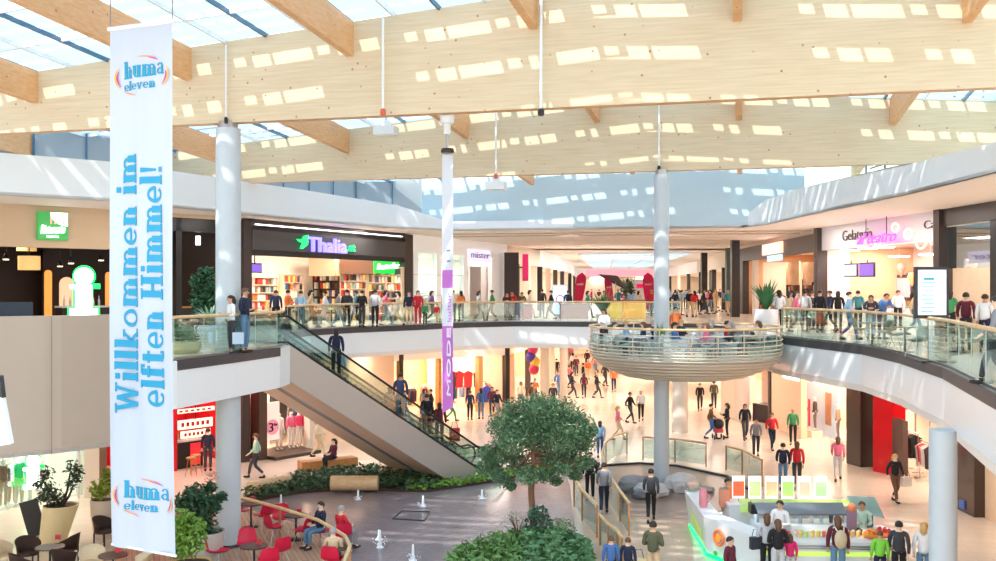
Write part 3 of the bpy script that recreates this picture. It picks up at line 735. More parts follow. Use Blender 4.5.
# S2 dark shop
wallbox(S2,S2.u(176),S2.u(182),0,4.75,black,'wall_left'); wallbox(S2,S2.len-.35,S2.len,0,4.75,brown,'wall_left',-.05,.35)
wallbox(S2,e,S2.len,4.2,4.75,black,'wall_left',.0,.25)
a,b,z0,z1=S2.rect(193,236,203,245,.8); root=thing('hanging_lantern','small lit white lantern hanging in the black shop beside the banner','lamp',S2.p(S2.u(197,.8),.8,z0))
S2.box(MB(),a+.18,b-.18,.7,.9,z0,z1).build('lamp_box',signw,root); MB().tube([S2.p((a+b)/2,.8,z1),S2.p((a+b)/2,.8,4.6)],.02,6).build('cord',black,root)
u0,u1=S2.u(173,1),S2.u(212,1)
root=thing('counter','dark counter with a wooden top in the black shop beside the banner','counter',S2.p((u0+u1)/2,1.3,0)); S2.box(MB(),u0,u1,1,1.6,0,1).build('counter_body',black,root); S2.box(MB(),u0,u1,.95,1.65,1,1.06).build('counter_top',benchw,root)
# S3 bookshop
L3=S3.len
S3.box(MB(),-.3,-.12,.4,7,0,4.85).build('wall_interior',dwood,kind='structure')
room(S3,.2,L3-.2,6.5,0,4.8,cream,dwood,power=330,nl=4)
wallbox(S3,-.1,.45,0,4.85,brown,'wall_left',-.1,.35); wallbox(S3,L3-.85,L3,0,4.85,brown,'wall_left',-.1,.35)
wallbox(S3,.45,L3-.85,4.42,4.6,mat('header_recess',(30,24,24),.5),'wall_left',0,.3)
wallbox(S3,.45,L3-.85,4.6,4.9,brown,'wall_left',-.1,.3)
wallbox(S3,.45,L3-.85,3.55,4.42,mat('anthracite_fascia',(74,72,74),.5),'wall_left',-.12,.3)
wallbox(S3,.45,L3-.85,3.3,3.55,black,'wall_left',.02,.3)
root=thing('neon_strip','thin white neon line along the bookshop header','light',S3.p(L3/2,-.15,4.68)); MB().tube([S3.p(.6,-.16,4.66),S3.p(L3-1.3,-.16,4.7)],.03,6).build('tube',signw,root)
root=thing('illuminated_sign','blue lit bookshop name with a green running figure logo on the dark header','sign',S3.p(S3.u(325),-.2,3.6))
seg_text(S3,'Thalia',308,236.5,346.5,251.5,-.2,glow('neon_blue',(120,110,255),2.2),'blue_lettering',root,off=.02,ext=.06)
seg_text(S3,'.at',347,244.5,355,251,-.2,glow('neon_green',(30,220,110),1.3),'green_lettering',root,off=.02,ext=.05)
m=MB()
def lg(*pts):
    q=[S3.p(S3.u(x,-.2),-.2,S3.z(x,y,-.2)) for x,y in pts]; n=len(q); r=[p-Vector((*S3.n,0))*.05 for p in q]
    m.add(q+r,[list(range(n)),list(range(n,2*n))[::-1]]+[(i,i+n,(i+1)%n+n,(i+1)%n) for i in range(n)])
lg((303,236),(308,235),(307,240),(305,243),(301,240)); lg((296,239),(303,239.5),(304,243),(299,242)); lg((302,242),(307,241),(306,246),(302,249),(299.5,248.5)); lg((305,243),(308,240.5),(307,245),(304,247))
m.build('running_figure',MC['neon_green'],root)
a,b,z0,z1=S3.rect(378,260.5,403,273.5,.12); root=thing('illuminated_sign','small green lit sign with white script inside the bookshop','sign',S3.p((a+b)/2,.6,z0))
S3.box(MB(),a,b,.3,.42,z0,z1).build('sign_box',glow('sign_bright_green',(20,200,60),1.0),root)
text_to(MB(),'Bestseller',S3.p(a+.15,.27,z0+.2),(*S3.d,.05),(0,0,1),b-a-.3,z1-z0-.4,.02,.3).build('white_script',signw,root)
for u in (a+.2,b-.2): MB().tube([S3.p(u,.62,z1),S3.p(u,.62,4.6)],.015,5).build('wire',steel,root)
shm=mat('pale_shelf',(226,206,182),.5); shd=mat('dark_shelf',(70,50,40),.5)
BL='book standing on the lit shelves of the bookshop'
SR=Seg(tuple(S3.p(L3-.95,6.45,0))[:2],tuple(S3.p(L3-.95,.35,0))[:2])
for i,(sg,px0,px1,v,h,n,lb,mt) in enumerate(((SR,368,401,-.4,3.0,7,'tall bookcase under the small green script sign',shm),(SR,340,366,-.4,2.7,6,'wide bookcase in the middle of the bookshop',shm),(SR,313,338,-.4,2.7,6,'bookcase below the beige bulkhead in the bookshop',shd),
    (S3,284,304,5.9,2.6,6,'bookcase left of the beige bulkhead',shm),(S3,250,278,4.2,2.4,6,'bookcase below the purple screen',shm))):
    shelf_unit(sg,sg.u(px0,v),sg.u(px1,v),v,0,h,n,lb,mt,'book',BOOKC,glab=BL,budget=60,name='bookcase')
a,b,z0,z1=SR.rect(296+16,257,338,276,-1.0); sbox(SR,'ceiling_bulkhead','beige boxed bulkhead hanging inside the bookshop','bulkhead',a,b,-1.3,-.1,z0,z1,taupe)
a,b,z0,z1=SR.rect(340,257,377,274,-.9); sbox(SR,'slatted_bulkhead','brown slatted bulkhead beside the small green script sign','bulkhead',a,b,-.9,-.1,z0,z1,mat('brown_slats',(120,84,66),.5,noise=.3,nscale=20))
def screen(seg,px0,py0,px1,py1,v,label,c,tilt=0,lines=0,name='screen',support=None,cat='screen'):
    a,b,z0,z1=seg.rect(px0,py0,px1,py1,v); root=thing(name,label,cat,seg.p((a+b)/2,v,z0))
    seg.box(MB(),a,b,v,v+.08,z0,z1).build('frame',black,root)
    seg.box(MB(),a+.06,b-.06,v-.015,v,z0+.06,z1-.06).build('display',glow('disp_%d_%d_%d'%c,c,1.0),root)
    if support: MB().tube([seg.p((a+b)/2,v+.05,z1),seg.p((a+b)/2,v+.05,support)],.03,6).build('pole',black,root)
    return root,a,b,z0,z1
screen(S3,249,263,262,273,1.5,'purple screen hanging at the left of the bookshop',(120,90,200),support=4.6)
spot_track(S3,1,L3*.5,1.4,3.9,6,'black spotlight track at the left of the bookshop ceiling'); spot_track(S3,L3*.5+.3,L3-1.2,1.4,3.9,4,'black spotlight track at the right of the bookshop ceiling')
for i,(px,v,lb) in enumerate(((268,1.6,'low white display table at the left of the bookshop entrance'),(300,2,'low white display table in the middle of the bookshop entrance'),(318,1.2,'display table with books near the bookshop entrance'))):
    u=S3.u(px,v); root=thing('display_table',lb,'table',S3.p(u,v,0))
    S3.box(MB(),u-.8,u+.8,v-.4,v+.4,.75,.82).build('table_top',shm,root)
    for s in (-.7,.7):
        for t in (-.32,.32): S3.box(MB(),u+s-.03,u+s+.03,v+t-.03,v+t+.03,0,.75).build('leg',shd,root)
    for k in range(8): place(book,S3.p(u-.6+.17*k,v,.82),S3.rz,'book on a display table at the bookshop entrance','books on the entrance tables',{'*':col(*random.choice(BOOKC))},(2.4,1,.7))
# S4 white store
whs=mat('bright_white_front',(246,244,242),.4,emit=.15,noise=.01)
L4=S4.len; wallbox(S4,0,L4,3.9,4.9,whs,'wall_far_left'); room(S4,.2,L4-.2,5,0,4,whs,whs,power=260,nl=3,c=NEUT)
gy=mat('light_grey_joint',(205,200,198),.5)
for px0,px1 in ((414,418),(437,441),(464,468),(492,507)): wallbox(S4,S4.u(px0),S4.u(px1),0,3.9,whs,'wall_far_left')
m=MB()
for z in (1.4,2.6): S4.box(m,.1,S4.u(464),-.02,.02,z,z+.04)
m.build('trim_20',gy,kind='structure')
S4.box(MB(),S4.u(418),S4.u(464),.1,.14,.1,3.9).build('window_2',glass,kind='structure')
for k,(px0,px1) in enumerate(((470,481),(486,493))):
    a,b=S4.u(px0,.6),S4.u(px1,.6); sbox(S4,'changing_cubicle',['grey cubicle opening in the white store','narrow grey cubicle at the right of the white store'][k],'cubicle',a,b,.6,1.2,0,S4.z(px0,266,.6),mat('warm_grey_panel',(170,160,156),.5))
a,b,z0,z1=S4.rect(469,250,491,262,-.1); root=thing('illuminated_sign','pale lavender sign over the white store entrance','sign',S4.p((a+b)/2,-.1,z0))
S4.box(MB(),a,b,-.1,0,z0,z1).build('sign_box',glow('lavender_panel',(214,210,235),.7),root)
text_to(MB(),'mister',S4.p(a+.3,-.13,z0+.25),(*S4.d,0),(0,0,1),b-a-.6,(z1-z0)*.5,.02).build('lettering',mat('mauve_letters',(160,140,190),.5),root)
for k in range(3): clothes_rack(S4,S4.u(420+k*15,1.5),S4.u(431+k*15,1.5),1.5,0,['clothes rack nearest the bookshop in the white store','middle clothes rack in the white store','clothes rack nearest the doorway in the white store'][k],[(235,225,215),(240,240,240),(210,190,180),(200,180,190)],'pale garment hanging in the white store','pale garments in the white store')
# corridor left wall
S5=Seg((.63,68),(3.4,78)); S6=Seg((3.4,78),(8.2,110)); S7=Seg((8.2,110),(12,150)); S8=Seg((12,150),(26,150)); S9=Seg((26,150),(22.6,110)); S10=Seg((22.6,110),(17.6,70))
q=S5.p(0,0,0); MB().box((q.x+.3,q.y-1,2.15),(1.0,.6,4.3)).build('wall_pillar',mat('espresso_pillar',(50,36,36),.5),kind='structure')
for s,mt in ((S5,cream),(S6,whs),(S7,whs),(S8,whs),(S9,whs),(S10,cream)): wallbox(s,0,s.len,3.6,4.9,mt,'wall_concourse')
pk=mat('magenta_panel',(214,20,96),.4,emit=.5,noise=0)
room(S5,0,S5.len,4,0,3.7,cream,cream,power=130,nl=1); room(S6,0,S6.len,5,0,3.7,cream,cream,power=250,nl=4); room(S7,0,S7.len,5,0,3.7,cream,cream,power=280,nl=3)
room(S8,0,S8.len,5,0,3.7,mat('pink_back',(236,180,185),.5),cream,power=320,nl=2); room(S9,0,S9.len,5,0,3.7,cream,cream,power=280,nl=3,); room(S10,0,S10.len,5,0,3.7,cream,cream,power=240,nl=4)
for s,us in ((S5,(3,6.5)),(S6,(1,8,15,23)),(S7,(5,15,25,35)),(S10,(3,9,18,27,35)),(S9,(5,18,30))):
    for i,u in enumerate(us): wallbox(s,u,u+.45,0,3.6,(black,cream,brown)[i%3],'wall_pillar',-.05,.35)
a,b,z0,z1=S5.rect(519,260,524,277,-.6); o=S5.p(.9,-.8,0)
root=thing('blade_sign','upright magenta blade sign beside the dark brown pillar','sign',o+Vector((0,0,2.4))); MB().box(o+Vector((.3,0,3.3)),(.42,.12,1.9)).build('sign_panel',pk,root); MB().box(o+Vector((0,0.05,3.3)),(.6,.05,.08)).build('bracket',black,root)
# red displays
for i,(s,u,lb) in enumerate(((S6,4.5,'red promotional banner wall in the shop behind the tall screen'),(S8,4,'wide pink sign band at the far end of the concourse'))):
    if i==0: sbox(s,'shop_poster',lb,'poster',u-3,u+3,1.5,1.6,1.2,3.4,mat('red_poster',(190,40,60),.5,noise=.5,nscale=2))
    else: sbox(s,'shop_sign',lb,'sign',1.5,12.5,-.2,-.02,3.7,4.6,glow('pink_band',(240,150,165),.8))
# skylight of the concourse: luminous recessed coffer with mullions
sk=[(7.2,86),(16.5,82),(22,145),(14.5,148)]
MB().prism(sk,4.86,4.89).build('ceiling',glow('skylight_glass',(176,212,232),.6),kind='structure').name='window_3'
m=MB()
for i in range(13):
    t=i/12; a=Vector(sk[0]).lerp(Vector(sk[3]),t); b=Vector(sk[1]).lerp(Vector(sk[2]),t); m.bar((*a,4.82),(*b,4.82),.25,.06)
for t in (0,.33,.66,1):
    a=Vector(sk[0]).lerp(Vector(sk[1]),t); b=Vector(sk[3]).lerp(Vector(sk[2]),t); m.bar((*a,4.82),(*b,4.82),.2,.06)
m.build('trim_21',whitem,kind='structure')
MB().wall([(-45,152),(45,152)],-6,5.5,.2).build('wall_back',cream,kind='structure')
MB().wall([(-45,75),(-45,21)],-6,5.5,.2).build('wall_outer_left',cream,kind='structure'); MB().wall([(45,8),(45,152)],-6,5.5,.2).build('wall_outer_right',cream,kind='structure')
MB().prism([(-45,75.2),(45,75.2),(45,155),(-45,155)],4.9,5.0).build('ceiling',soffm,kind='structure')
# ============ right side shops
R1=Seg((17.6,70),(16.4,49.2)); R2=Seg((16.4,49.2),(17.3,37.9)); R3=Seg((17.3,37.9),(18,24))
room(R1,.2,R1.len-.2,6,0,4.3,mat('peach_wall',(224,172,132),.6),cream,power=190,nl=4)
wallbox(R1,0,R1.len,3.75,4.65,brown,'wall_right',-.15,.3); wallbox(R1,0,R1.len,4.65,4.9,cream,'wall_right'); wallbox(R1,R1.len-.6,R1.len,0,4.9,brown,'wall_right',-.2,.3); wallbox(R1,0,1.2,0,3.75,brown,'wall_right',-.15,.3)
for px in (752,): wallbox(R1,R1.u(px),R1.u(px+2.5),0,3.75,cream,'wall_right')
a,b,z0,z1=R1.rect(762,243,781,254,-.3); root=thing('illuminated_sign','rounded white and orange lit sign on the dark brown portal','sign',R1.p((a+b)/2,-.3,z0))
R1.box(MB(),a,b,-.3,-.17,z0,z1).build('sign_box',glow('salmon_glow',(255,190,160),1.3),root); R1.box(MB(),a+.8,b-.8,-.34,-.305,z0+.15,z1-.15).build('white_panel',signw,root)
a,b,z0,z1=R1.rect(767,255,781,261,-.3); sbox(R1,'hanging_sign','small pale blue sign hanging under the rounded orange sign','sign',a,b,-.3,-.2,z0,z1,glow('pale_blue_panel',(170,205,240),.9))
for i,px in enumerate((756,772,788)): clothes_rack(R1,R1.u(px,1.2),R1.u(px+11,1.2),1.2,0,['clothes rack at the far end of the brown fronted shop','middle clothes rack of the brown fronted shop','clothes rack nearest the ice cream parlour'][i],[(70,50,44),(200,180,160),(180,60,60),(240,230,220)],'garment hanging in the brown fronted shop','garments in the brown fronted shop')
for i,(px,pc) in enumerate(((786,(236,190,150)),(803,(222,170,130)))):
    a,b,z0,z1=R1.rect(px,262,px+13,285,2.5); sbox(R1,'wall_poster',['fashion poster in the middle of the brown fronted shop','fashion poster at the right of the brown fronted shop'][i],'poster',a,b,2.5,2.6,z0,z1,mat('poster_%d'%i,pc,.5,noise=.5,nscale=1.5))
# gelateria
lav=mat('lavender_white_wall',(226,222,228),.5,noise=.01)
wallbox(R2,0,R2.len,3.75,4.9,lav,'wall_right'); room(R2,.1,R2.len-.1,4.6,0,4.0,mat('ivory_wall',(232,212,204),.5),mat('peach_ceiling',(240,214,206),.3),power=200,nl=3,c=NEUT)
wallbox(R2,-.12,.12,0,4.9,brown,'wall_right',-.25,.3)
root=thing('wall_lettering','dark grey parlour name lettering on the pale wall','sign',R2.p(R2.u(855),-.05,4)); dk=mat('charcoal_letters',(90,70,72),.5)
seg_text(R2,'Gelateria',842.5,231,872,241,-.05,dk,'lettering',root,ext=.02,off=-.012)
root=thing('wall_lettering','dark grey letters of the coffee sign beside the dark portal','sign',R2.p(R2.u(930),-.05,4.3)); seg_text(R2,'Café',924,221,943,229,-.05,dk,'lettering',root,ext=.02,off=-.012)
root=thing('neon_sign','magenta neon script hanging over the parlour lettering','sign',R2.p(R2.u(875),-.5,3.7))
seg_text(R2,'al teatro',857,234,896,245,-.5,glow('neon_magenta',(244,70,232),1.8),'neon_script',root,shear=.4,ext=.03)
for px in (866,886.5): MB().tube([R2.p(R2.u(px,-.5),-.5,R2.z(px,238,-.5)),R2.p(R2.u(px,-.5),-.5,4.9)],.02,6).build('rod',black,root)
for i,(px,py,r) in enumerate(((895,227.5,4.2),(908,234,5),(921,242,6.5),(877,243,3))):
    u=R2.u(px,-.1); z=R2.z(px,py,-.1); rr=r*R2.p(u,0,0).y/F
    m=MB(); m.tube([R2.p(u+rr*1.5*math.cos(t*math.pi/12),-.1,z+rr*math.sin(t*math.pi/12)) for t in range(25)],.045,6,cap=False)
    tag(m.build('neon_ring',glow('neon_peach',(255,196,168),1.3)),['small peach neon ring nearest the magenta script','middle peach neon ring on the parlour wall','largest peach neon ring on the parlour wall','faint peach neon ring below the magenta script'][i],'neon ring')  # decorative neon rings on the wall, not a sign
for px0,px1,py0,py1,lb,c_ in ((844,857,263.5,277,'pale blue menu screen hanging in the ice cream parlour',(160,170,225)),(859,874,262.5,277,'purple menu screen hanging in the ice cream parlour',(110,80,170))): screen(R2,px0,py0,px1,py1,.8,lb,c_,support=3.2)
for i,(px,py) in enumerate(((833,250),(850,250),(868,248),(884,247),(899,256),(930,254))):
    c=R2.p(R2.u(px,.9),.9,R2.z(px,py,.9)); root=thing('ceiling_light','round bright ceiling light in the ice cream parlour','ceiling light',c,'parlour ceiling lights'); MB().lathe([(.42,-.05),(.46,0)],c,20).build('diffuser',coollight,root); MB().tube([c,(c.x,c.y,3.9)],.015,5).build('cord',steel,root)
u0,u1=max(.3,R2.u(845,1.8)),min(R2.len-.3,R2.u(935,1.8)); root=thing('ice_cream_counter','long white ice cream counter with a glass front','counter',R2.p((u0+u1)/2,2,0))
R2.box(MB(),u0,u1,1.8,2.6,0,.95).build('counter_body',whitem,root); R2.box(MB(),u0,u1,1.75,2.65,.95,1.0).build('counter_top',steel,root); R2.box(MB(),u0,u1,1.8,1.83,1.0,1.35).build('glass_front',glass,root)
a,b,z0,z1=R2.rect(882,275,912,300,3.8); root=thing('framed_panel','dark framed pink board behind the ice cream counter','panel',R2.p((a+b)/2,3.8,z0)); R2.box(MB(),a,b,3.8,3.9,z0,z1).build('frame',brown,root); R2.box(MB(),a+.15,b-.15,3.77,3.8,z0+.15,z1-.15).build('panel',mat('dusty_pink_panel',(220,180,185),.5),root)
for i,(px,py,c_) in enumerate(((889,269,(250,200,90)),(901,270,(240,140,120)),(835,277,(230,190,150)),(912,279,(250,170,110)))):
    u=R2.u(px,3.6); z=R2.z(px,py,3.6); c=R2.p(u,3.6,z)
    tag(MB().lathe([(.02,-.35),(.2,.05),(.22,.1),(.16,.28),(0.02,.34)],c,14).build('ice_cream_cone',glow('cone_%d'%i,c_,.4)),['yellow ice cream cone decoration above the framed board','pink ice cream cone decoration above the framed board','round pale cone decoration at the left of the parlour','orange cone decoration beside the totem screen'][i],'decoration')  # hanging cone decorations rather than signs, given a faint glow
# cafe R3
room(R3,.2,R3.len-.2,5,0,4.3,mat('beige_slats_wall',(196,182,166),.5,noise=.1),cream,power=130,nl=4)
wallbox(R3,-.05,.4,0,4.9,brown,'wall_right',-.25,.3); wallbox(R3,.4,R3.len,4.25,4.9,brown,'wall_right',-.1,.3)
for px in (990,): wallbox(R3,R3.u(px),R3.u(px)+.7,0,4.25,black,'wall_right')
R3.box(MB(),.4,R3.u(990),.1,.13,2.6,4.25).build('window_4',mixmat('dark_glass',.6,(120,150,150)),kind='structure')
shelf_unit(R3,R3.u(946,3),R3.u(985,3),3,0,2.6,4,'shelf of packets at the back of the café','' or shm,'box',[(240,230,220),(120,160,60),(200,170,130),(250,220,120)],group='packets on the café shelf',glab='packet on the shelf at the back of the café')
u0,u1=max(.3,R3.u(950,1.5)),min(R3.len-.4,R3.u(988,1.5)); root=thing('cafe_counter','pale café counter behind the totem screen','counter',R3.p((u0+u1)/2,1.7,0)); R3.box(MB(),u0,u1,1.5,2.2,0,1.0).build('counter_body',cream,root); R3.box(MB(),u0-.05,u1+.05,1.45,2.25,1,1.06).build('counter_top',benchw,root)
# concourse pillars near px 700-740
for i,(px,Y) in enumerate(((735,62),(729,74),(704,84),(712,96))):
    q=P(px,288,Y); MB().box((q.x,q.y,2.45),(.5,.5,4.9)).build('wall_pillar',black if i%2==0 else mat('green_grey_pillar',(86,100,96),.5),kind='structure')

RB=Seg(tuple(R2.p(.25,4.4,0))[:2],tuple(R2.p(R2.len-.3,4.4,0))[:2])
shelf_unit(RB,.6,3.6,-.4,1.0,2.6,3,'white back shelf with jars at the left of the parlour',whitem,'box',[(250,220,180),(240,140,120),(200,90,80),(230,230,220)],group='jars on the parlour back shelf',glab='jar box on the white back shelf of the parlour')
for i,(px0,px1,v,h) in enumerate(((1.6,4.0,2.8,2.2),(6.0,8.6,2.8,2.4),(11.5,14.0,2.0,2.2))):
    shelf_unit(R1,px0,px1,v,0,h,4,['brown shelf at the far end of the brown fronted shop','brown shelf in the middle of the brown fronted shop','brown shelf at the near end of the brown fronted shop'][i],shd,'box',[(214,160,120),(120,70,50),(230,200,170),(180,60,50)],group='goods on the brown shelves',glab='box on a brown shelf of the brown fronted shop')
# ============================================================ LOWER SHOPS
def lroom(seg,u0,u1,depth,wm,cm,power=250,c=WARM,nl=2,left=True,right=True):
    H=-1.32
    seg.box(MB(),u0-.1,u1+.1,depth,depth+.15,ZL,H).build('wall_interior',wm,kind='structure')
    if left: seg.box(MB(),u0-.1,u0,.3,depth,ZL,H).build('wall_interior',wm,kind='structure')
    if right: seg.box(MB(),u1,u1+.1,.3,depth,ZL,H).build('wall_interior',wm,kind='structure')
    for i in range(nl):
        q=seg.p(u0+(i+.5)*(u1-u0)/nl,depth*.45,H-.1); LIGHTS.append((q.x,q.y,q.z,min(1.6,(u1-u0)/nl*.7),1.6,power,c))
def lwall(seg,u0,u1,z0,z1,mt,v0=0,v1=.3): return wallbox(seg,u0,u1,ZL+z0,ZL+z1,mt,'wall_lower',v0,v1)
HL=4.43
peach=mat('peach_lit_wall',(244,214,184),.6,noise=.02); redm=mat('red_bar_wall',(196,24,36),.45,noise=.05); redg=glow('red_backlight',(225,40,50),.5)
B1=Seg((-17.6,30.6),(-14.8,34.7)); B2=Seg((-14.8,34.7),(-12.9,39.5)); B3=Seg((-12.9,39.5),(-8.7,44.6)); B4=Seg((-8.7,44.6),(-5.9,55)); B5=Seg((-5.9,55),(.56,60))
# B1 bright window with mannequins
lroom(B1,-3,B1.len,3.2,mat('shop_white',(250,242,232),.5),whs,260,NEUT,2); lwall(B1,-3,B1.len,3.6,HL,whs)
for px in (30,78): lwall(B1,B1.u(px),B1.u(px)+.07,0,3.6,gy,0,.1)
B1.box(MB(),-3,B1.len,.02,.05,ZL+.1,ZL+3.6).build('window_5',glass,kind='structure')
lwall(B1,B1.len-.05,B1.len+.5,0,HL,colw,-.1,.4); lwall(B2,.5,.95,0,HL,mat('brown_cladding',(120,90,72),.5),-.1,.3)
letter_i(L(39,508)+Vector((0,-.4,.75)),1.15,.75,'glowing white letter i with green edges in front of the lower shop window',signw)
for i,(px,py) in enumerate(((4,512),(13,511),(20,509))): pass
# B2 red bar
lroom(B2,.9,B2.len,4,redm,dwood,120,(1,.7,.6),2,left=True); lroom(B3,0,B3.u(238),4,redm,dwood,110,(1,.75,.65),2,left=False)
lwall(B2,.95,B2.len,3.5,HL,redm); lwall(B3,0,B3.u(240),3.6,HL,redm)
for i,(px0,px1,py0,py1) in enumerate(((178,212,419,428),(181,210,430,437),(176,214,408,412))):
    a,b,z0,z1=B3.rect(px0,py0,px1,py1,.9); root=thing('menu_board',['upper lit menu board over the red bar','lower lit menu board over the red bar','row of lit letters at the top of the red bar'][i],'menu board',B3.p((a+b)/2,.9,z0)); B3.box(MB(),a,b,.85,.95,z0,z1).build('panel',glow('menu_glow',(255,214,190),1.1),root)
    for k in range(6): B3.box(MB(),a+.12+k*(b-a-.2)/6,a+.12+(k+.55)*(b-a-.2)/6,.83,.845,z0+(z1-z0)*.3,z1-(z1-z0)*.25).build('menu_print',redm,root)
    MB().tube([B3.p((a+b)/2,.9,z1),B3.p((a+b)/2,.9,-1.25)],.02,5).build('wire',black,root)
u0,u1=max(.15,B3.u(172,.6)-0.6),B3.u(203,.6); root=thing('bar_counter','black and red snack bar counter with a pale top left of the standing man','bar',B3.p((u0+u1)/2,.9,ZL))
B3.box(MB(),u0,u1,.6,1.3,ZL,ZL+1.1).build('counter_body',black,root); B3.box(MB(),(u0+u1)/2,u1-.15,.55,.6,ZL+.1,ZL+1).build('red_front_panel',redg,root); B3.box(MB(),u0,u1,.5,1.4,ZL+1.1,ZL+1.16).build('counter_top',mat('stone_top',(200,190,186),.3),root)
for i in range(8): bottle(B3.p(u0+.2+i*(u1-u0-.4)/7.5,1,ZL+1.16),random.choice([(200,60,50),(230,200,180),(60,50,50),(180,140,60)]),random.uniform(.25,.45),'bottle standing on the snack bar counter in the red bar','bottles on the snack bar')
def stool(loc,label):
    root=thing('bar_stool',label,'stool',loc); l=Vector(loc)
    MB().lathe([(.17,.68),(.2,.71),(.2,.74),(.15,.76)],l,14).build('seat',benchw,root)
    for k in range(4):
        a=k*math.pi/2+.4; MB().tube([l+Vector((.1*math.cos(a),.1*math.sin(a),.68)),l+Vector((.22*math.cos(a),.22*math.sin(a),0))],.015,6).build('leg',benchw,root)
    MB().tube([l+Vector((.17*math.cos(t*math.pi/6),.17*math.sin(t*math.pi/6),.25)) for t in range(13)],.01,5,cap=False).build('foot_ring',steel,root); return root
stool(L(191,476),'wooden stool in front of the red panel of the snack bar'); stool(L(196,473),'wooden stool beside the man at the snack bar')
# dark frames and sweet shop
lwall(B3,B3.u(240),B3.u(247),0,HL,brown,-.2,.3); lwall(B3,B3.u(255),B3.u(263),0,HL,mat('umber_pillar',(84,60,46),.5),-.3,.3)
lroom(B3,B3.u(240),B3.u(262),3,mat('reddish_display',(150,70,60),.5,noise=.4,nscale=3),dwood,90,WARM,1,left=False,right=False)
shelf_unit(B3,B3.u(241,.8),B3.u(254,.8),.8,ZL,ZL+2.6,5,'narrow shelf of sweets beside the dark pillar',shd,'box',[(220,60,60),(240,160,60),(240,220,200)],group='boxes on the sweets shelf',glab='box on the narrow sweets shelf beside the dark pillar')
# lingerie window
ua,ub=B3.u(263),B3.len-.05
lroom(B3,ua,ub,3,mat('rose_wall',(248,226,216),.5),whs,240,WARM,2,right=False); lwall(B3,ua,ub,3.7,HL,peach,0,.3)
B3.box(MB(),ua,ub,-.9,1.4,ZL,ZL+.14).build('window_sill_plinth',mat('dark_plinth',(70,56,50),.4),kind='structure').name='trim_30'
a,b,z0,z1=B3.rect(265,402,279,440,-.1); root=thing('sale_banner','tall pale window banner with a pink circle and the figure 3','banner',B3.p((a+b)/2,-.1,z0)); B3.box(MB(),a,b,-.13,-.07,z0,z1).build('panel',mat('blush_panel',(250,226,214),.5,emit=.35),root)
m=MB(); cu=(a+b)/2; cz=B3.z(272,427,-.1); r=.34; m.add([B3.p(cu+r*math.cos(t*math.pi/12),-.15,cz+r*math.sin(t*math.pi/12)) for t in range(24)]+[B3.p(cu+r*math.cos(t*math.pi/12),-.13,cz+r*math.sin(t*math.pi/12)) for t in range(24)],[list(range(24))]+[(j,j+24,(j+1)%24+24,(j+1)%24) for j in range(24)]); m.build('pink_circle',mat('rose_disc',(240,150,170),.5,emit=.3),root)
text_to(MB(),'3',B3.p(cu-.22,-.17,cz-.2),(*B3.d,0),(0,0,1),.24,.4,.02).build('figure',black,root); text_to(MB(),'für',B3.p(cu+.06,-.17,cz+.05),(*B3.d,0),(0,0,1),.2,.12,.02).build('small_print',black,root)
MB().tube([B3.p(cu,-.1,z1),B3.p(cu,-.1,-1.22)],.015,5).build('wire',steel,root)
clothes_rack(B3,B3.u(288,1.6),B3.u(299,1.6),1.6,ZL,'clothes rack behind the mannequins in the lower window',[(60,70,110),(220,60,90),(40,40,50)],'garment on the rack behind the window mannequins','garments behind the window mannequins',h=1.9)
lwall(B3,B3.len-.05,B3.len+.15,0,HL,colw,-.1,.3)
# B4 behind the escalators
lwall(B4,.2,B4.len,0,HL,peach)
# B5 far shops (orange/peach)
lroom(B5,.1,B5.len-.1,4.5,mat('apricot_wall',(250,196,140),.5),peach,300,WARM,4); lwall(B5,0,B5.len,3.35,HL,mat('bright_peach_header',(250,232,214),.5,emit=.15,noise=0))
for px,w_,mt_ in ((399,.25,brown),(438,.2,benchw),(478,.3,mat('oak_post',(196,150,96),.5)),(505,.3,black)): lwall(B5,B5.u(px),B5.u(px)+w_,0,HL if mt_ in (brown,black) else 3.35,mt_,-.1,.3)
root=thing('wall_lettering','faint pink rounded lettering over the apricot shop','sign',B5.p(B5.u(474),-.05,-2.2)); seg_text(B5,'zero',466,350.5,484,357,-.05,glow('pink_letters_glow',(250,190,190),.9),'lettering',root)
for i,(px0,px1,v) in enumerate(((408,418,1),(421,432,1.4),(446,456,1),(460,470,1.2),(482,492,1),(493,503,1.5))): clothes_rack(B5,B5.u(px0,v),B5.u(px1,v),v,ZL,['clothes rack just right of the brown post at lower level','clothes rack second from the brown post at lower level','clothes rack left of the oak post at lower level','clothes rack touching the oak post at lower level','clothes rack right of the oak post at lower level','clothes rack beside the black post at lower level'][i],CLOC,'garment hanging in the apricot lower shop','garments in the apricot lower shop',h=1.7)
for i,(px,c_) in enumerate(((468,(220,60,70)),(478,(60,50,60)),(452,(90,60,60)),(459,(210,50,60)),(486,(70,90,200)))):
    z=B5.z(px,376 if i!=4 else 391,.6); place(garment,B5.p(B5.u(px,.6),.6,z+.3),B5.rz,['red sweater displayed on the back wall over the apricot shop','dark jacket displayed beside the red sweater','brown coat displayed left of the red sweater','second red sweater displayed under the faint lettering','blue top displayed low beside the oak post'][i],None,{'*':col(*c_)},(1.4,1,1.1))
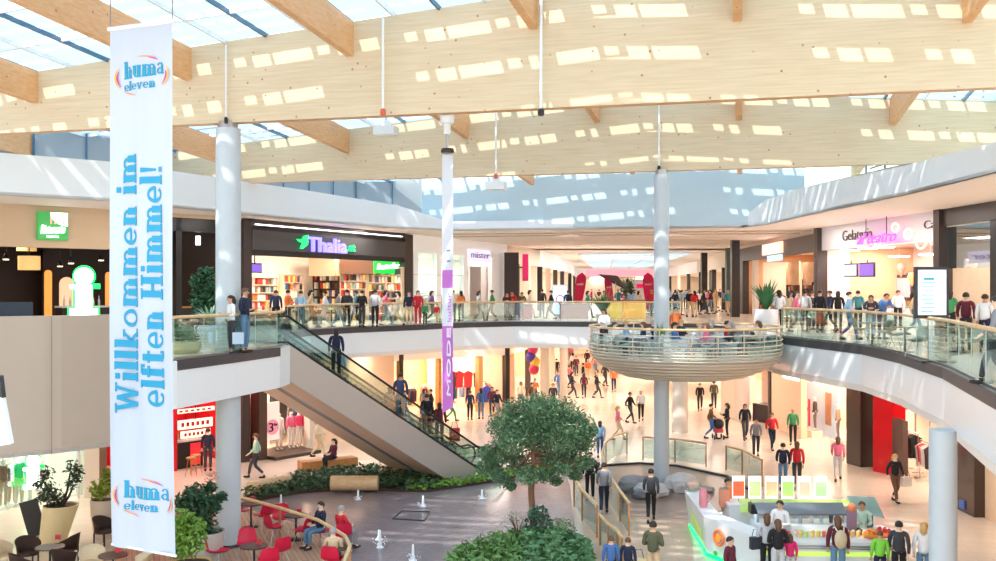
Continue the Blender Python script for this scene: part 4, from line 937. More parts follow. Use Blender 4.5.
# ---- lower corridor beyond
B6=Seg((.56,60),(5.5,82)); B7=Seg((5.5,82),(9,120)); B8=Seg((8,126),(30,126)); B9=Seg((24,120),(18.5,80)); B10=Seg((18.5,80),(15.3,55))
for s,pw in ((B6,380),(B7,500),(B8,500),(B9,450),(B10,420)):
    lwall(s,0,s.len,3.3,HL,peach); lroom(s,.1,s.len-.1,5,peach,peach,pw,WARM,3)
    u=2
    while u<s.len-1: lwall(s,u,u+.35,0,3.3,(cream,brown,colw)[int(u)%3],-.05,.3); u+=5.3
for i,(px,py,c_,lb) in enumerate(((597.5-498+0,0,(0,0,0),''),)): pass
for i,(px,py,c_) in enumerate(((533,349,(226,60,110)),(531,357,(90,60,160)),(535,362,(244,200,70)),(534,369,(220,50,90)))):
    q=P(px,py,56); tag(MB().ball(q,(.3,.3,.34),0,12,8).build('balloon',mat('balloon_%d'%i,c_,.35,noise=0)),['topmost pink balloon of the bunch left of the cream column','purple balloon below the topmost pink one','yellow balloon in the bunch left of the cream column','lowest rose balloon of the bunch left of the cream column'][i],'balloon')
root=thing('column_base','x','x') if False else None
q=P(534,372,56); tag(MB().tube([(q.x,q.y,ZL),(q.x,q.y,q.z+1.2)],.025,6).build('display_pole',steel),'thin steel pole holding the balloon bunch','pole')
for x,y in ((3,64),(9,66),(14,62),(7,80),(14,78),(12,100),(16,112)): LIGHTS.append((x,y,-1.35,3,3,360,(1,.88,.76)))
for x,y in ((-14,31),(-11,37),(-6,50),(0,56),(6,57),(12,52),(13.6,44),(14.2,36),(13.8,29)): LIGHTS.append((x,y,-1.35,1.2,2.4,150,(1,.88,.76)))
# ============ lower right shops
D1=Seg((13.9,54.6),(14.75,52.6)); D2=Seg((14.75,52.6),(15.5,41.2)); D3=Seg((15.5,41.2),(16.0,39.2)); D4=Seg((16.0,38.4),(15.9,30.5))
lwall(D1,0,D1.len,3.2,HL,peach); lroom(D1,0,3.2,3,mat('deep_rose_wall',(206,90,104),.5,noise=.2),peach,160,(1,.7,.7),1,left=False)
lwall(D1,-2.2,-.2,0,HL,cream); 
lwall(D2,.0,.3,0,HL,brown,-.1,.3); lwall(D2,.3,D2.u(801),0,HL,peach)
lwall(D2,D2.u(801),D2.len,3.75,HL,peach)
lroom(D2,.4,D2.len,3.6,mat('cream_bright',(250,236,216),.5),peach,190,WARM,4,right=False)
for i,px in enumerate((783,)):
    a,b,z0,z1=D2.rect(783,374,799,379,-.02); sbox(D2,'light_panel','long white light panel high on the cream wall at lower level','light',a,b,-.06,-.01,z0,z1,signw)
a,b,z0,z1=D2.rect(803,385,839,442,1.6); root=thing('window_poster','large pale winter fashion poster behind the lower mannequins','poster',D2.p((a+b)/2,1.6,z0)); D2.box(MB(),a,b,1.6,1.66,z0,z1).build('panel',mat('icy_poster',(190,206,222),.4,emit=.15,noise=.25,nscale=1.2),root)
D2.box(MB(),a+.8,a+1.0,1.57,1.6,z0+.6,z1-.9).build('red_scarf_print',mat('red_print',(214,70,70),.5),root)
D2.box(MB(),b-1.6,b-.9,1.57,1.6,z0+1.0,z1-.3).build('brown_figure_print',mat('tan_print',(190,140,110),.5,noise=.4,nscale=4),root)
a,b,z0,z1=D2.rect(846,398,861,430,1.2); root=thing('window_poster','framed poster of a woman in the window beside the black pillar','poster',D2.p((a+b)/2,1.2,z0)); D2.box(MB(),a,b,1.2,1.26,z0,z1).build('panel',mat('rosy_poster',(226,160,140),.5,noise=.4,nscale=2),root); D2.box(MB(),a-.06,b+.06,1.27,1.3,z0-.06,z1+.06).build('frame',black,root)
spot_track(D2,D2.u(797),D2.u(862),-.5,-1.5,5,'black spotlight track with five lamps above the lower fashion window')
# black pillar, red block
lwall(D3,-.4,.6,0,HL,mat('dark_bronze_pillar',(52,42,40),.3),-.5,.6)
a=P(873,288,39.6); b=P(893,288,38.8)
rs=Seg((a.x,a.y),(b.x,b.y)); o=rs.box(MB(),0,rs.len,0,.8,ZL,ZL+HL).build('wall_red_block',mat('glossy_red_block',(206,22,34),.15,noise=.15,nscale=1.2),kind='structure')
for i,z in enumerate((2.1,2.9,3.6)): pass
# D4 : open clothes shop
lroom(D4,.4,D4.len-.3,4,mat('sand_wall',(230,204,178),.5),dwood,200,WARM,2,left=False)
lwall(D4,.3,D4.u(930),3.5,HL,cream)
lwall(D4,D4.u(897),D4.u(908),0,2.3,mat('mocha_panel',(84,62,54),.5),-.2,0)
for i,(px0,px1,v,h) in enumerate(((908,918,1,1.6),(920,932,.7,1.5),(900,915,2.2,3.2),(916,930,2.2,3.2),(902,930,3.2,3.6))):
    clothes_rack(D4,D4.u(px0,v),D4.u(px1,v),v,ZL,['clothes rack beside the mocha panel','clothes rack nearest the right column at lower level','tall wall rack behind the mocha panel','tall wall rack right of the mocha panel','highest wall rack in the dark clothes shop'][i],[(214,50,60),(60,44,50),(226,120,130),(40,36,40),(232,224,216),(90,60,60)],'garment in the clothes shop beside the red block','garments beside the red block',h=h,step=.16)
u0,u1=D4.u(957),D4.u(985); lwall(D4,u0,u1,0,HL,mat('smoked_glass_pillar',(66,50,44),.12,noise=.25,nscale=1.5),-.35,.3); lwall(D4,u0-.15,u0,0,HL,black,-.4,.3)
lwall(D4,u1,u1+6,0,HL,peach)
sbox(D4,'floor_sticker','small blue round sticker at the foot of the dark glass pillar','sticker',D4.u(960,-.36),D4.u(965,-.36),-.4,-.355,ZL+.1,ZL+.4,mat('blue_sticker',(60,110,190),.4))
MB().wall([(15.9,30.5),(15.9,5)],ZL,-1.22,.3).build('wall_lower',peach,kind='structure')
# pink window mannequin platform at px 753-772
a,b=D1.u(754,.6),D1.u(772,.6); sbox(D1,'display_plinth','dark plinth in the pink shop window beside the brown post','plinth',a,b,.5,1.4,ZL,ZL+1.0,mat('dark_plinth2',(50,40,46),.4))
# ============================================================ ESCALATORS
esc_clad=mat('satin_steel_cladding',(196,190,184),.35,.35,noise=.03,nscale=2); esc_under=mat('beige_soffit_cladding',(226,196,172),.5,noise=.02)
rub=mat('black_rubber',(26,24,26),.5,noise=.1); stepm=mat('step_grey',(96,94,98),.5,.3,noise=.1)
def escalator(off,label):
    o=E0.copy()+EN*off; w=1.22
    def Q(s,t,z): q=o+ED*s+EN*t; return Vector((q.x,q.y,z))
    root=thing('escalator',label,'escalator',Q(9.9,w/2,ZL))
    SL=5.65/9.8
    prof=[(-1.6,.03),(0,.03),(9.8,ZL+.03),(11.4,ZL+.03),(11.4,ZL),(7.85,ZL),(0.0,-1.12),(-.35,-1.2),(-1.6,-1.2)]
    n=len(prof); m=MB(); vs=[Q(s,0,z) for s,z in prof]+[Q(s,w,z) for s,z in prof]
    m.add(vs,[list(range(n)),list(range(n,2*n))[::-1]],0)
    for i in range(n):
        j=(i+1)%n; mi=1 if i in (5,6) else 0
        m.add([vs[i],vs[i+n],vs[j+n],vs[j]],[(0,1,2,3)],mi)
    m.build('truss_cladding',[esc_clad,esc_under],root)
    m=MB(); N=40
    for i in range(N):
        s=.1+i*(9.7/N); z=-SL*s+.1; m.box(Q(s+.12,w/2,z-.08),(w-.24,.26,.2),rz=math.atan2(ED.y,ED.x)+math.pi/2)
    m.build('step_band',stepm,root)
    hp=[(-1.5,.2),(-1.6,.55),(-1.35,.9),(-1.0,.95),(0,.95),(9.7,ZL+1.0),(10.55,ZL+.98),(10.8,ZL+.9),(10.95,ZL+.75),(11.0,ZL+.58),(10.95,ZL+.4),(10.8,ZL+.28),(10.6,ZL+.2)]
    for t in (.06,w-.06):
        m=MB(); 
        g0=[(-1.3,.05),(0,.05),(9.8,ZL+.05),(10.7,ZL+.05)]; g1=[(-1.3,.9),(0,.9),(9.7,ZL+.95),(10.7,ZL+.85)]
        for i in range(3):
            vs=[Q(g0[i][0],t,g0[i][1]),Q(g0[i+1][0],t,g0[i+1][1]),Q(g1[i+1][0],t,g1[i+1][1]),Q(g1[i][0],t,g1[i][1])]; vs+= [v+Vector((EN.x,EN.y,0))*.015 for v in vs]
            m.add(vs,[(0,1,2,3),(7,6,5,4),(0,4,5,1),(3,2,6,7)])
        m.build('balustrade_glass',glass,root)
        MB().tube([Q(s,t,z) for s,z in hp],.04,8).build('handrail',rub,root)
        MB().tube([Q(-.9,t,.12),Q(0,t,.12),Q(9.8,t,ZL+.12),Q(10.6,t,ZL+.12)],.03,6).build('skirt_rail',rub,root)
    return Q
QN=escalator(.05,'near escalator of the pair with satin steel flank running down to the fountain'); QF=escalator(1.65,'far escalator of the pair, its beige underside seen beyond the grey strip')
def Q_(s,t,z): q=E0+ED*s+EN*t; return Vector((q.x,q.y,z))
m=MB(); vs=[Q_(s,t,z) for t in (1.29,1.68) for s,z in ((0,-1.1),(7.9,ZL),(7.9,ZL+.2),(0,-.9))]; m.add(vs,[(0,1,2,3),(7,6,5,4),(0,4,5,1),(3,2,6,7),(0,3,7,4),(1,5,6,2)])
m.build('trim_31',mat('slate_strip',(132,132,136),.4),kind='structure')
# ============================================================ BASKET BALCONY
PC=Vector((6.97,36.3)); PR=3.5; ZP=-.65
champ=mat('champagne_slat',(216,200,178),.35,.25,noise=.05)
root=thing('basket_balcony','round basket shaped cafe balcony of curved pale slats around the middle column','balcony',(PC.x,PC.y,-1.5))
m=MB(); hole=.32
m.lathe([(3.36,ZP-.02),(3.36,ZP-.2),(3.1,ZP-.34),(2.5,-1.32),(1.8,-1.5),(.6,-1.55)],(PC.x,PC.y,0),64,0); m.lathe([(3.36,ZP),(3.36,ZP-.02)],(PC.x,PC.y,0),64,1,cap=True)
m.build('bowl',[mat('bowl_taupe',(196,180,162),.5),mat('pod_floor',(230,220,208),.3)],root)
rings=[(.42,3.52,.045),(.2,3.53,.022),(-.02,3.55,.022),(-.2,3.56,.028),(-.34,3.56,.03),(-.46,3.55,.032),(-.56,3.52,.035),(-.68,3.46,.04),(-.8,3.36,.04),(-.92,3.22,.045),(-1.04,3.04,.045),(-1.16,2.82,.05),(-1.27,2.56,.05),(-1.37,2.26,.05)]
for i,(z,r,t) in enumerate(rings):
    MB().tube([(PC.x+r*math.cos(a*math.pi/36),PC.y+r*math.sin(a*math.pi/36),z) for a in range(73)],t,6,cap=False).build('slat_ring' if i else 'handrail',handr if i==0 else champ,root)
for k in range(22):
    a=2*math.pi*k/22; ca,sa=math.cos(a),math.sin(a)
    MB().tube([(PC.x+r*ca,PC.y+r*sa,z) for z,r in ((.4,3.47),(-.16,3.5),(-.56,3.46),(-.92,3.16),(-1.27,2.5),(-1.45,2.0))],.022,5).build('rib',champ,root)
m=MB(); m.wall([(PC.x+3.4*math.cos(-a*math.pi/24),PC.y+3.4*math.sin(-a*math.pi/24)) for a in range(49)],ZP+.02,.1,.015); m.build('glass_screen',glass,root)
# bridge and steps to the gallery
for i in range(4):
    MB().box((9.9+i*.28,39.4+i*.22,ZP-.02+.16*i/1.0),(.9,2.4,.16),rz=.65).build('floor',floorU,kind='structure')
# ============================================================ BANNERS
bfab=translucent('banner_fabric',(206,216,232),.3)
def slab_glyphs():
    G={}
    S=.1 # serif half height
    def st(x,y0,y1,w=.3): return [('r',x-w/2,y0,x+w/2,y1)]
    def sf(x,y,l=.2,h=.13): return [('r',x-l,y-(h if y>.5 else 0),x+l,y+(0 if y>.5 else h))]
    G['l']=(.42,st(.21,0,1.45)+sf(.21,0)+[('r',.02,1.35,.21,1.45)]); G['i']=(.42,st(.21,0,1)+sf(.21,0)+[('r',.02,.9,.21,1)]+[('r',.09,1.15,.33,1.4)])
    G['h']=(.86,st(.22,0,1.45)+st(.65,0,.7)+sf(.22,0)+sf(.65,0)+[('r',.03,1.35,.22,1.45)]+[('a',.435,.68,.215,.26,0,180,.16)])
    G['n']=(.86,st(.22,0,1)+st(.65,0,.7)+sf(.22,0)+sf(.65,0)+[('r',.03,.9,.22,1)]+[('a',.435,.68,.215,.26,0,180,.16)])
    G['m']=(1.28,st(.22,0,1)+st(.65,0,.7)+st(1.07,0,.7)+sf(.22,0)+sf(.65,0)+sf(1.07,0)+[('r',.03,.9,.22,1)]+[('a',.435,.68,.215,.26,0,180,.16),('a',.86,.68,.21,.26,0,180,.16)])
    G['u']=(.86,st(.22,.3,1)+st(.65,0,1)+[('r',.65,0,.84,.1),('r',.03,.9,.22,1),('r',.46,.9,.65,1)]+[('a',.435,.32,.215,.26,180,360,.16)])
    G['o']=(.82,[('a',.41,.5,.3,.42,0,360,.17)]); 
    G['e']=(.78,[('a',.4,.5,.29,.42,0,320,.17),('r',.12,.44,.72,.56)])
    G['a']=(.78,[('a',.34,.3,.22,.22,0,360,.14)]+st(.58,0,.7,.19)+[('r',.58,0,.76,.1)]+[('a',.36,.68,.22,.25,0,165,.15)])
    G['v']=(.8,[('l',.17,.97,.4,0,.17),('l',.63,.97,.4,0,.15)]+[('r',0,.9,.34,1),('r',.48,.9,.8,1)])
    G['k']=(.86,st(.22,0,1.45)+sf(.22,0)+[('r',.03,1.35,.22,1.45),('l',.25,.38,.66,.95,.15),('l',.36,.55,.68,.04,.17),('r',.5,.9,.82,1),('r',.5,0,.88,.1)])
    G['f']=(.6,st(.26,0,1.38)+sf(.26,0)+[('r',.03,.86,.54,1),('r',.2,1.3,.6,1.46),('r',.46,1.18,.6,1.4)])
    G['t']=(.6,st(.26,.06,1.3)+[('r',.03,.86,.56,1),('r',.26,0,.58,.14),('r',.48,.0,.58,.24)])
    G['W']=(1.36,[('l',.22,1.38,.46,0,.19),('l',.68,1.3,.46,0,.14),('l',.68,1.3,.92,0,.19),('l',1.14,1.38,.92,0,.14),('r',.02,1.3,.44,1.4),('r',.94,1.3,1.34,1.4)])
    G['H']=(1.12,st(.26,0,1.4)+st(.86,0,1.4)+[('r',.26,.62,.86,.76)]+sf(.26,0,.24)+sf(.86,0,.24)+[('r',.02,1.3,.5,1.4),('r',.62,1.3,1.1,1.4)])
    G['!']=(.4,[('p',.09,1.4,.31,1.4,.25,.42,.15,.42),('r',.09,0,.31,.22)]); G[' ']=(.4,[])
    return G
GL=slab_glyphs()
def slab_text(mb,s,fn,m=0,sp=.05,th=.003):
    """fn(x,y,d)->Vector; x,y in x-height units"""
    x0=0; k=0
    for ch in s:
        w,parts=GL[ch]
        for pt in parts:
            k+=1; e=th*(1+.25*(k%3)); polys=[]
            if pt[0]=='r': polys=[[(pt[1],pt[2]),(pt[3],pt[2]),(pt[3],pt[4]),(pt[1],pt[4])]]
            elif pt[0]=='p': polys=[[(pt[1],pt[2]),(pt[7],pt[8]),(pt[5],pt[6]),(pt[3],pt[4])]]
            elif pt[0]=='l':
                a=Vector(pt[1:3]); b=Vector(pt[3:5]); h=pt[5]/2; polys=[[(a.x-h,a.y),(b.x-h,b.y),(b.x+h,b.y),(a.x+h,a.y)]]
            elif pt[0]=='a':
                _,cx,cy,rx,ry,a0,a1,wd=pt; n=max(6,int((a1-a0)/18))
                for i in range(n):
                    q=[]
                    for a,sg in ((a0+(a1-a0)*i/n,1),(a0+(a1-a0)*(i+1)/n,1),(a0+(a1-a0)*(i+1)/n,-1),(a0+(a1-a0)*i/n,-1)):
                        r=R(a); wv=wd*(.5+.5*abs(math.cos(r))); q.append((cx+(rx+sg*wv*.5)*math.cos(r),cy+(ry+sg*wv*.5)*math.sin(r)))
                    polys.append(q)
            for q in polys:
                n=len(q); vs=[fn(x0+x,y,e) for x,y in q]+[fn(x0+x,y,-e) for x,y in q]
                mb.add(vs,[list(range(n)),list(range(n,2*n))[::-1]]+[(i,i+n,(i+1)%n+n,(i+1)%n) for i in range(n)],m)
        x0+=w+sp
    return x0
def text_width(s,sp=.05): return sum(GL[c][0]+sp for c in s)
YB=20.0
TL=P(110.5,31,YB); BL_=P(112,545,YB); dR=Vector((.62,-.78*0+ -.83,0))
TR=P(172.5,23,YB-.83); BR=P(176,557,YB-.83)
def BN(u,v,d=0):       # u 0..1 left-right, v 0..1 bottom-top, d toward the camera
    t=TL.lerp(TR,u); b=BL_.lerp(BR,u); q=b.lerp(t,v); r=(TR-TL).normalized(); nn=Vector((r.y,-r.x,0))
    wv=.05*math.sin(u*13+v*2.2)*(1-v*.7)+.03*math.sin(u*6+4*v)*(1.05-v)
    return q+nn*(d+wv)
root=thing('hanging_banner','tall white fabric banner with turquoise lettering hanging beside the balcony','banner',BN(.5,0))
m=MB(); nu,nv=48,96
vs=[BN(i/nu,j/nv) for j in range(nv+1) for i in range(nu+1)]
m.add(vs,[(j*(nu+1)+i,j*(nu+1)+i+1,(j+1)*(nu+1)+i+1,(j+1)*(nu+1)+i) for j in range(nv) for i in range(nu)],0,True); m.build('fabric',bfab,root)
turq=mat('turquoise_print',(22,150,192),.6,noise=.02); W_=(TR-TL).length; H_=(TL-BL_).length
r=(TR-TL).normalized(); MB().tube([TL-r*.06+Vector((0,0,.04)),TR+r*.06+Vector((0,0,.04))],.045,8).build('top_rod',whitem,root)
MB().tube([BL_+Vector((0,0,.02)),BR+Vector((0,0,.02))],.03,8).build('bottom_rod',whitem,root)
for q in (TL,TR): MB().tube([q+Vector((0,0,.06)),q+Vector((0,0,4.0))],.012,5).build('cord',steel,root)
HF=(HY*0+1)
def vpy(py): return (545-py)/(545-31)
m=MB()
def line_up(s,ucen,py0,py1,xh):   # text running bottom to top between py0(bottom) and py1(top)
    tw=text_width(s)-.05; v0,v1=vpy(py0),vpy(py1)
    slab_text(m,s,lambda x,y,d: BN(ucen-(y-.62)*xh,v0+(v1-v0)*x/tw,.016+d))
line_up('Willkommen im',.285,412,155,.23); line_up('elften Himmel!',.68,403,167,.23)
m.build('slogan_lettering',turq,root)
def logo(pyc,flip):
    m=MB()
    def ln(s,u0,u1,vb,xh,tilt):
        tw=text_width(s)-.05; slab_text(m,s,lambda x,y,d: BN(u0+(u1-u0)*x/tw, vb+xh*y+tilt*x/tw,.016+d))
    ln('huma',.22,.88,vpy(pyc+5),.023,.004); ln('eleven',.22,.72,vpy(pyc+17),.0125,.004)
    m.build('logo_lettering',turq,root)
    for cc,a0,a1,rr,nm in (((242,186,60),150,215,1.0,'yellow_arc'),((196,60,150),160,210,.93,'magenta_arc'),((240,190,70),-40,20,1.0,'yellow_arc'),((196,60,150),-35,10,.93,'magenta_arc'),((232,150,90),60,95,1.0,'orange_arc'),((196,60,150),50,75,.96,'magenta_arc'),((236,160,100),225,260,1.0,'orange_arc')):
        m=MB(); ce=(.52,vpy(pyc+3)); pp=[]
        for k in range(9):
            a=R(a0+(a1-a0)*k/8); tap=.009*math.sin(math.pi*k/8)+.004
            pp.append((a,tap))
        for k in range(8):
            q=[]
            for (a,t),sg in ((pp[k],1),(pp[k+1],1),(pp[k+1],-1),(pp[k],-1)): q.append(BN(ce[0]+(.43*rr+sg*t)*math.cos(a)*1.0,ce[1]+(.037*rr+sg*t*.08)*math.sin(a),.03))
            m.add(q+[x+Vector((0,.004,0)) for x in q],[(0,1,2,3),(7,6,5,4),(0,4,5,1),(2,6,7,3)])
        m.build(nm,mat('ring_'+nm,cc,.6,noise=0),root)
logo(76,0); logo(490,1)
# narrow banner seen nearly edge-on with its hanging fixture
YN=27.0
def NB(px,py,dy=0): return P(px,py,YN+dy)
root=thing('hanging_banner','narrow white and purple hanging banner seen almost edge-on in the centre','banner',NB(448,438))
def strip(py0,py1,mt,nm):
    t=[NB(442.2,py0,.5),NB(452.8,py0,0),NB(452.8+ (py1-py0)*.004,py1,0),NB(442.2,py1,.5)]; m=MB(); m.add(t+[q+Vector((0.0,.02,0)) for q in t],[(3,2,1,0),(4,5,6,7),(0,1,5,4),(1,2,6,5),(2,3,7,6),(3,0,4,7)]); return m.build(nm,mt,root)
pur=mat('violet_print',(206,120,214),.6,noise=.03); wf=mat('white_banner_cloth',(232,236,246),.6,noise=.02)
strip(155,270,wf,'white_section'); strip(270,288,pur,'violet_section'); strip(288,326,wf,'white_section'); strip(326,404,pur,'violet_section')
t=[NB(442.2,404,.5),NB(453.2,404,0),NB(453.4,407,0),NB(442.4,413,.5)]
m=MB(); m.add(t+[q+Vector((0,.02,0)) for q in t],[(3,2,1,0),(4,5,6,7),(0,1,5,4),(1,2,6,5),(2,3,7,6),(3,0,4,7)]); m.build('lower_hem',pur,root)
a=NB(443.5,326,.5)-NB(451.5,326,0); ud=(NB(452.8,300,0)-NB(442.2,300,.5)).normalized()
text_to(MB(),'MODE',NB(450.5,396,-.05),(0,0,1),-ud,1.9,.2,.01).build('white_lettering',whitem,root)
text_to(MB(),'kultur',NB(450.5,322,-.05),(0,0,1),-ud,.8,.16,.01).build('violet_lettering',pur,root)
text_to(MB(),'11',NB(450,262,-.05),(0,0,1),-ud,.35,.18,.01).build('grey_lettering',mat('grey_print',(150,150,170),.6),root)
c=NB(447,104)
MB().lathe([(.17,-.55),(.2,-.5),(.2,0),(.13,.02),(.13,.55)],c+Vector((0,0,0)),16).build('winch_housing',whitem,root)
MB().lathe([(.1,-.3),(.1,0)],NB(447,124),12).build('lower_bracket',whitem,root); MB().lathe([(.17,0),(.19,.04),(.17,.12)],NB(447.5,153),14).build('clamp_ring',black,root); MB().tube([NB(447,153),NB(447,131)],.035,8).build('spindle',steel,root)
MB().tube([NB(439,92),NB(439,-20)],.05,8).build('suspension_pipe',whitem,root); MB().box(NB(443,94),(.4,.1,.12)).build('clamp',whitem,root)
# ============================================================ GROUND FEATURES
def flat(pts_px,z,mt,name,kind='structure',h=.012,base=ZL):
    poly=[(U(x,y,z).x,U(x,y,z).y) for x,y in pts_px]
    o=MB().prism(poly,base,z).build(name,mt); 
    if kind: o['kind']=kind
    return o
fp=[(238,503),(258,500),(280,495),(308,491.5),(351,489),(390,490),(427,491),(450,488),(473,484.5),(500,480),(530,474),(556,470),(566,474),(570,486),(572,505),(575,530),(578,560),(582,640),(300,640),(262,560),(236,520)]
flat(fp,ZL+.015,fountm,'floor')
deck=[(100,561),(150,520),(205,505),(243,508),(290,521),(335,541),(349,552),(349,600),(345,680),(100,680)]
flat(deck,ZL+.06,deckm,'floor')
flat([(575,478),(597,470),(606,464),(640,462),(677,465),(727,475),(750,487),(760,500),(690,520),(600,514),(583,500)],ZL+.012,mat('brown_grey_paving',(150,128,116),.3,noise=.12,nscale=3),'floor')
flat([(583,500),(600,514),(690,520),(694,561),(700,640),(588,640)],ZL+.02,plankm,'floor')
kp=[(577,480),(597,471),(606,465.5),(640,463.5),(677,466),(727,476.5),(748,489)]
tag(MB().tube([U(x,y,ZL+.03) for x,y in kp],.07,6).build('kerb',black),'thin dark curved kerb around the sunken paving behind the boulders','kerb')
tag(MB().tube([U(x,y,ZL+.03) for x,y in fp[1:12]],.06,6).build('kerb',steel),'pale curved kerb between the fountain paving and the planted strip','kerb')
# planted strip
strip_px=[(240,497),(262,489),(300,478),(335,474),(380,470),(402,464),(430,468),(456,480),(480,476),(520,467),(600,462),(598,466),(556,469),(530,473),(500,479),(473,483.5),(450,487),(427,490),(390,489),(351,488),(308,490.5),(280,494),(258,499)]
flat(strip_px,ZL+.1,soil,'floor')
def inpoly(x,y,poly):
    r=False; n=len(poly); j=n-1
    for i in range(n):
        if (poly[i][1]>y)!=(poly[j][1]>y) and x<(poly[j][0]-poly[i][0])*(y-poly[i][1])/(poly[j][1]-poly[i][1])+poly[i][0]: r=not r
        j=i
    return r
def leafquad(mb,c,s,m=0,flat_=.5,el=1.6):
    d=Vector((random.gauss(0,1),random.gauss(0,1),random.gauss(0,flat_))).normalized(); u=d.cross(Vector((random.gauss(0,1),random.gauss(0,1),random.gauss(0,1)))).normalized()
    a=c-d*s*el/2; b=c+d*s*el/2
    mb.add([a,c-u*s*.35,b,c+u*s*.35],[(0,1,2,3)],m)
def lgreen(name,c): return mat(name,c,.55,noise=.35,nscale=5)
def ground_cover(poly_px,z,dens,s,hmin,hmax,mt,label,jx=None):
    P_=[(U(x,y,z).x,U(x,y,z).y) for x,y in poly_px]; xs=[p[0] for p in P_]; ys=[p[1] for p in P_]; m=MB(); A=(max(xs)-min(xs))*(max(ys)-min(ys)); 
    for k in range(int(A*dens)):
        x,y=random.uniform(min(xs),max(xs)),random.uniform(min(ys),max(ys))
        if inpoly(x,y,P_): leafquad(m,Vector((x,y,z+random.uniform(hmin,hmax))),s*random.uniform(.7,1.3))
    o=m.build('ground_cover_foliage',mt,kind='stuff'); o['label']=label; o['category']='plants'; return o
random.seed(11)
dkg=lgreen('dark_leaves',(62,92,58)); brg=lgreen('bright_leaves',(120,164,60)); mdg=lgreen('mid_leaves',(104,142,76)); blg=lgreen('bluish_leaves',(92,134,88))
ground_cover([(262,489),(300,478),(335,474),(380,470),(402,464),(425,470),(440,488),(427,490),(390,489),(351,488),(308,490.5),(258,499),(240,499)],ZL+.1,170,.13,.0,.35,dkg,'dark green low shrubs along the far edge of the fountain')
ground_cover([(405,478),(440,472),(456,482),(480,477),(520,468),(600,462),(556,469),(530,473),(500,479),(473,483.5),(450,487),(427,490),(405,490)],ZL+.1,170,.12,.0,.2,brg,'bright green ground cover at the foot of the escalator')
def log(a,b,r,label):
    A=U(*a,ZL+r+.1); B=U(*b,ZL+r+.1); tag(MB().tube([A,A.lerp(B,.5),B],r,14).build('log_seat',logw),label,'log')
log((250,488),(288,480),.24,'pale log lying at the left end of the planted strip'); log((331,483),(378,483),.27,'pale log lying in the dark shrubs near the middle of the strip')
log((378,468),(407,467),.17,'thin pale log lying beside the escalator foot'); log((380,473),(404,472),.16,'thin pale log lying in front of the other thin log by the escalator')
def fountain(px,py,h):
    c=L(px,py); m=MB(); m.lathe([(.12,.02),(.08,.05),(.04,.12),(.038,h*.6),(.03,h),(.005,h*1.05)],c,12)
    for k in range(14):
        a=random.uniform(0,6.28); r=random.uniform(.06,.2); m.ball(c+Vector((r*math.cos(a),r*math.sin(a),random.uniform(.03,h*.4))),.02,0,5,3)
    o=tag(m.build('water_jet',MC['water_white']),'small white water jet rising from the dark fountain paving','fountain','water jets of the fountain'); return o
mat('water_white',(240,245,250),.15,noise=0)
for px,py,h in ((380,548,.5),(423,507,.38),(482,499,.33),(281,508,.45),(358,500,.35),(379,540,.3),(413,561,.45)): fountain(px,py,h)
# square maintenance hatch
hp=[(393,519),(402,511),(430,512),(424,521)]
m=MB(); m.tube([U(x,y,ZL+.02) for x,y in hp+hp[:1]],.03,4); tag(m.build('hatch_frame',black),'dark square frame of a floor hatch in the fountain paving','hatch')
# benches
def bench(a,b,w,h,label,mt=benchw):
    A=L(*a); B=L(*b); d=(B-A); n=Vector((-d.y,d.x,0)).normalized()*w; root=thing('bench',label,'bench',A)
    m=MB(); m.prism([(A.x,A.y),(B.x,B.y),(B.x+n.x,B.y+n.y),(A.x+n.x,A.y+n.y)],ZL+.06,ZL+h); m.build('seat_block',mt,root)
    A2=A+d*.05+n*.1;B2=B-d*.05+n*.1; m=MB(); m.prism([(A2.x,A2.y),(B2.x,B2.y),(B2.x+n.x*.8,B2.y+n.y*.8),(A2.x+n.x*.8,A2.y+n.y*.8)],ZL,ZL+.06); m.build('plinth',black,root); return root
bench((302,473),(358,467.5),.6,.42,'long brown wooden bench with a woman sitting on it')
# ramp railings
def woodrail(pts,label,z=ZL,h=1.0,glassy=True,posts=True,mt=handr,name='railing'):
    p=[U(x,y,z+h) for x,y in pts]; root=thing(name,label,'railing',(p[0].x,p[0].y,z))
    MB().tube([tuple(q) for q in p],.05,8).build('handrail',mt,root)
    if glassy: MB().wall([(q.x,q.y) for q in p],z+.08,z+h-.08,.015).build('glass_panel',glass,root)
    if posts:
        for i,q in enumerate(p):
            if i%(1 if len(p)<5 else 2)==0 or i==len(p)-1: MB().box((q.x,q.y,z+h/2),(.05,.05,h)).build('post',benchw,root)
    return root
woodrail([(627,432),(615,435.5),(606,442),(602,452),(604,464),(611,478),(620,491),(629,503)],'curved wooden handrail sweeping down beside the boulders',)
woodrail([(574,478),(582,490),(597,505)],'short wooden ramp handrail beside the man in black')
woodrail([(600,515),(608,524),(617,530),(622,538)],'low wooden handrail in the middle of the ramp',h=.9)
woodrail([(643,437),(675,439),(706,443)],'straight wooden handrail behind the middle column'); woodrail([(726,446),(742,450),(762,460)],'wooden handrail behind the juice stand')
woodrail([(212,489),(240,497),(280,508),(318,520),(332,528),(345,536),(350,546),(343,565),(335,590)],'wooden handrail curving around the red chair terrace',h=.95,mt=handr,glassy=False)
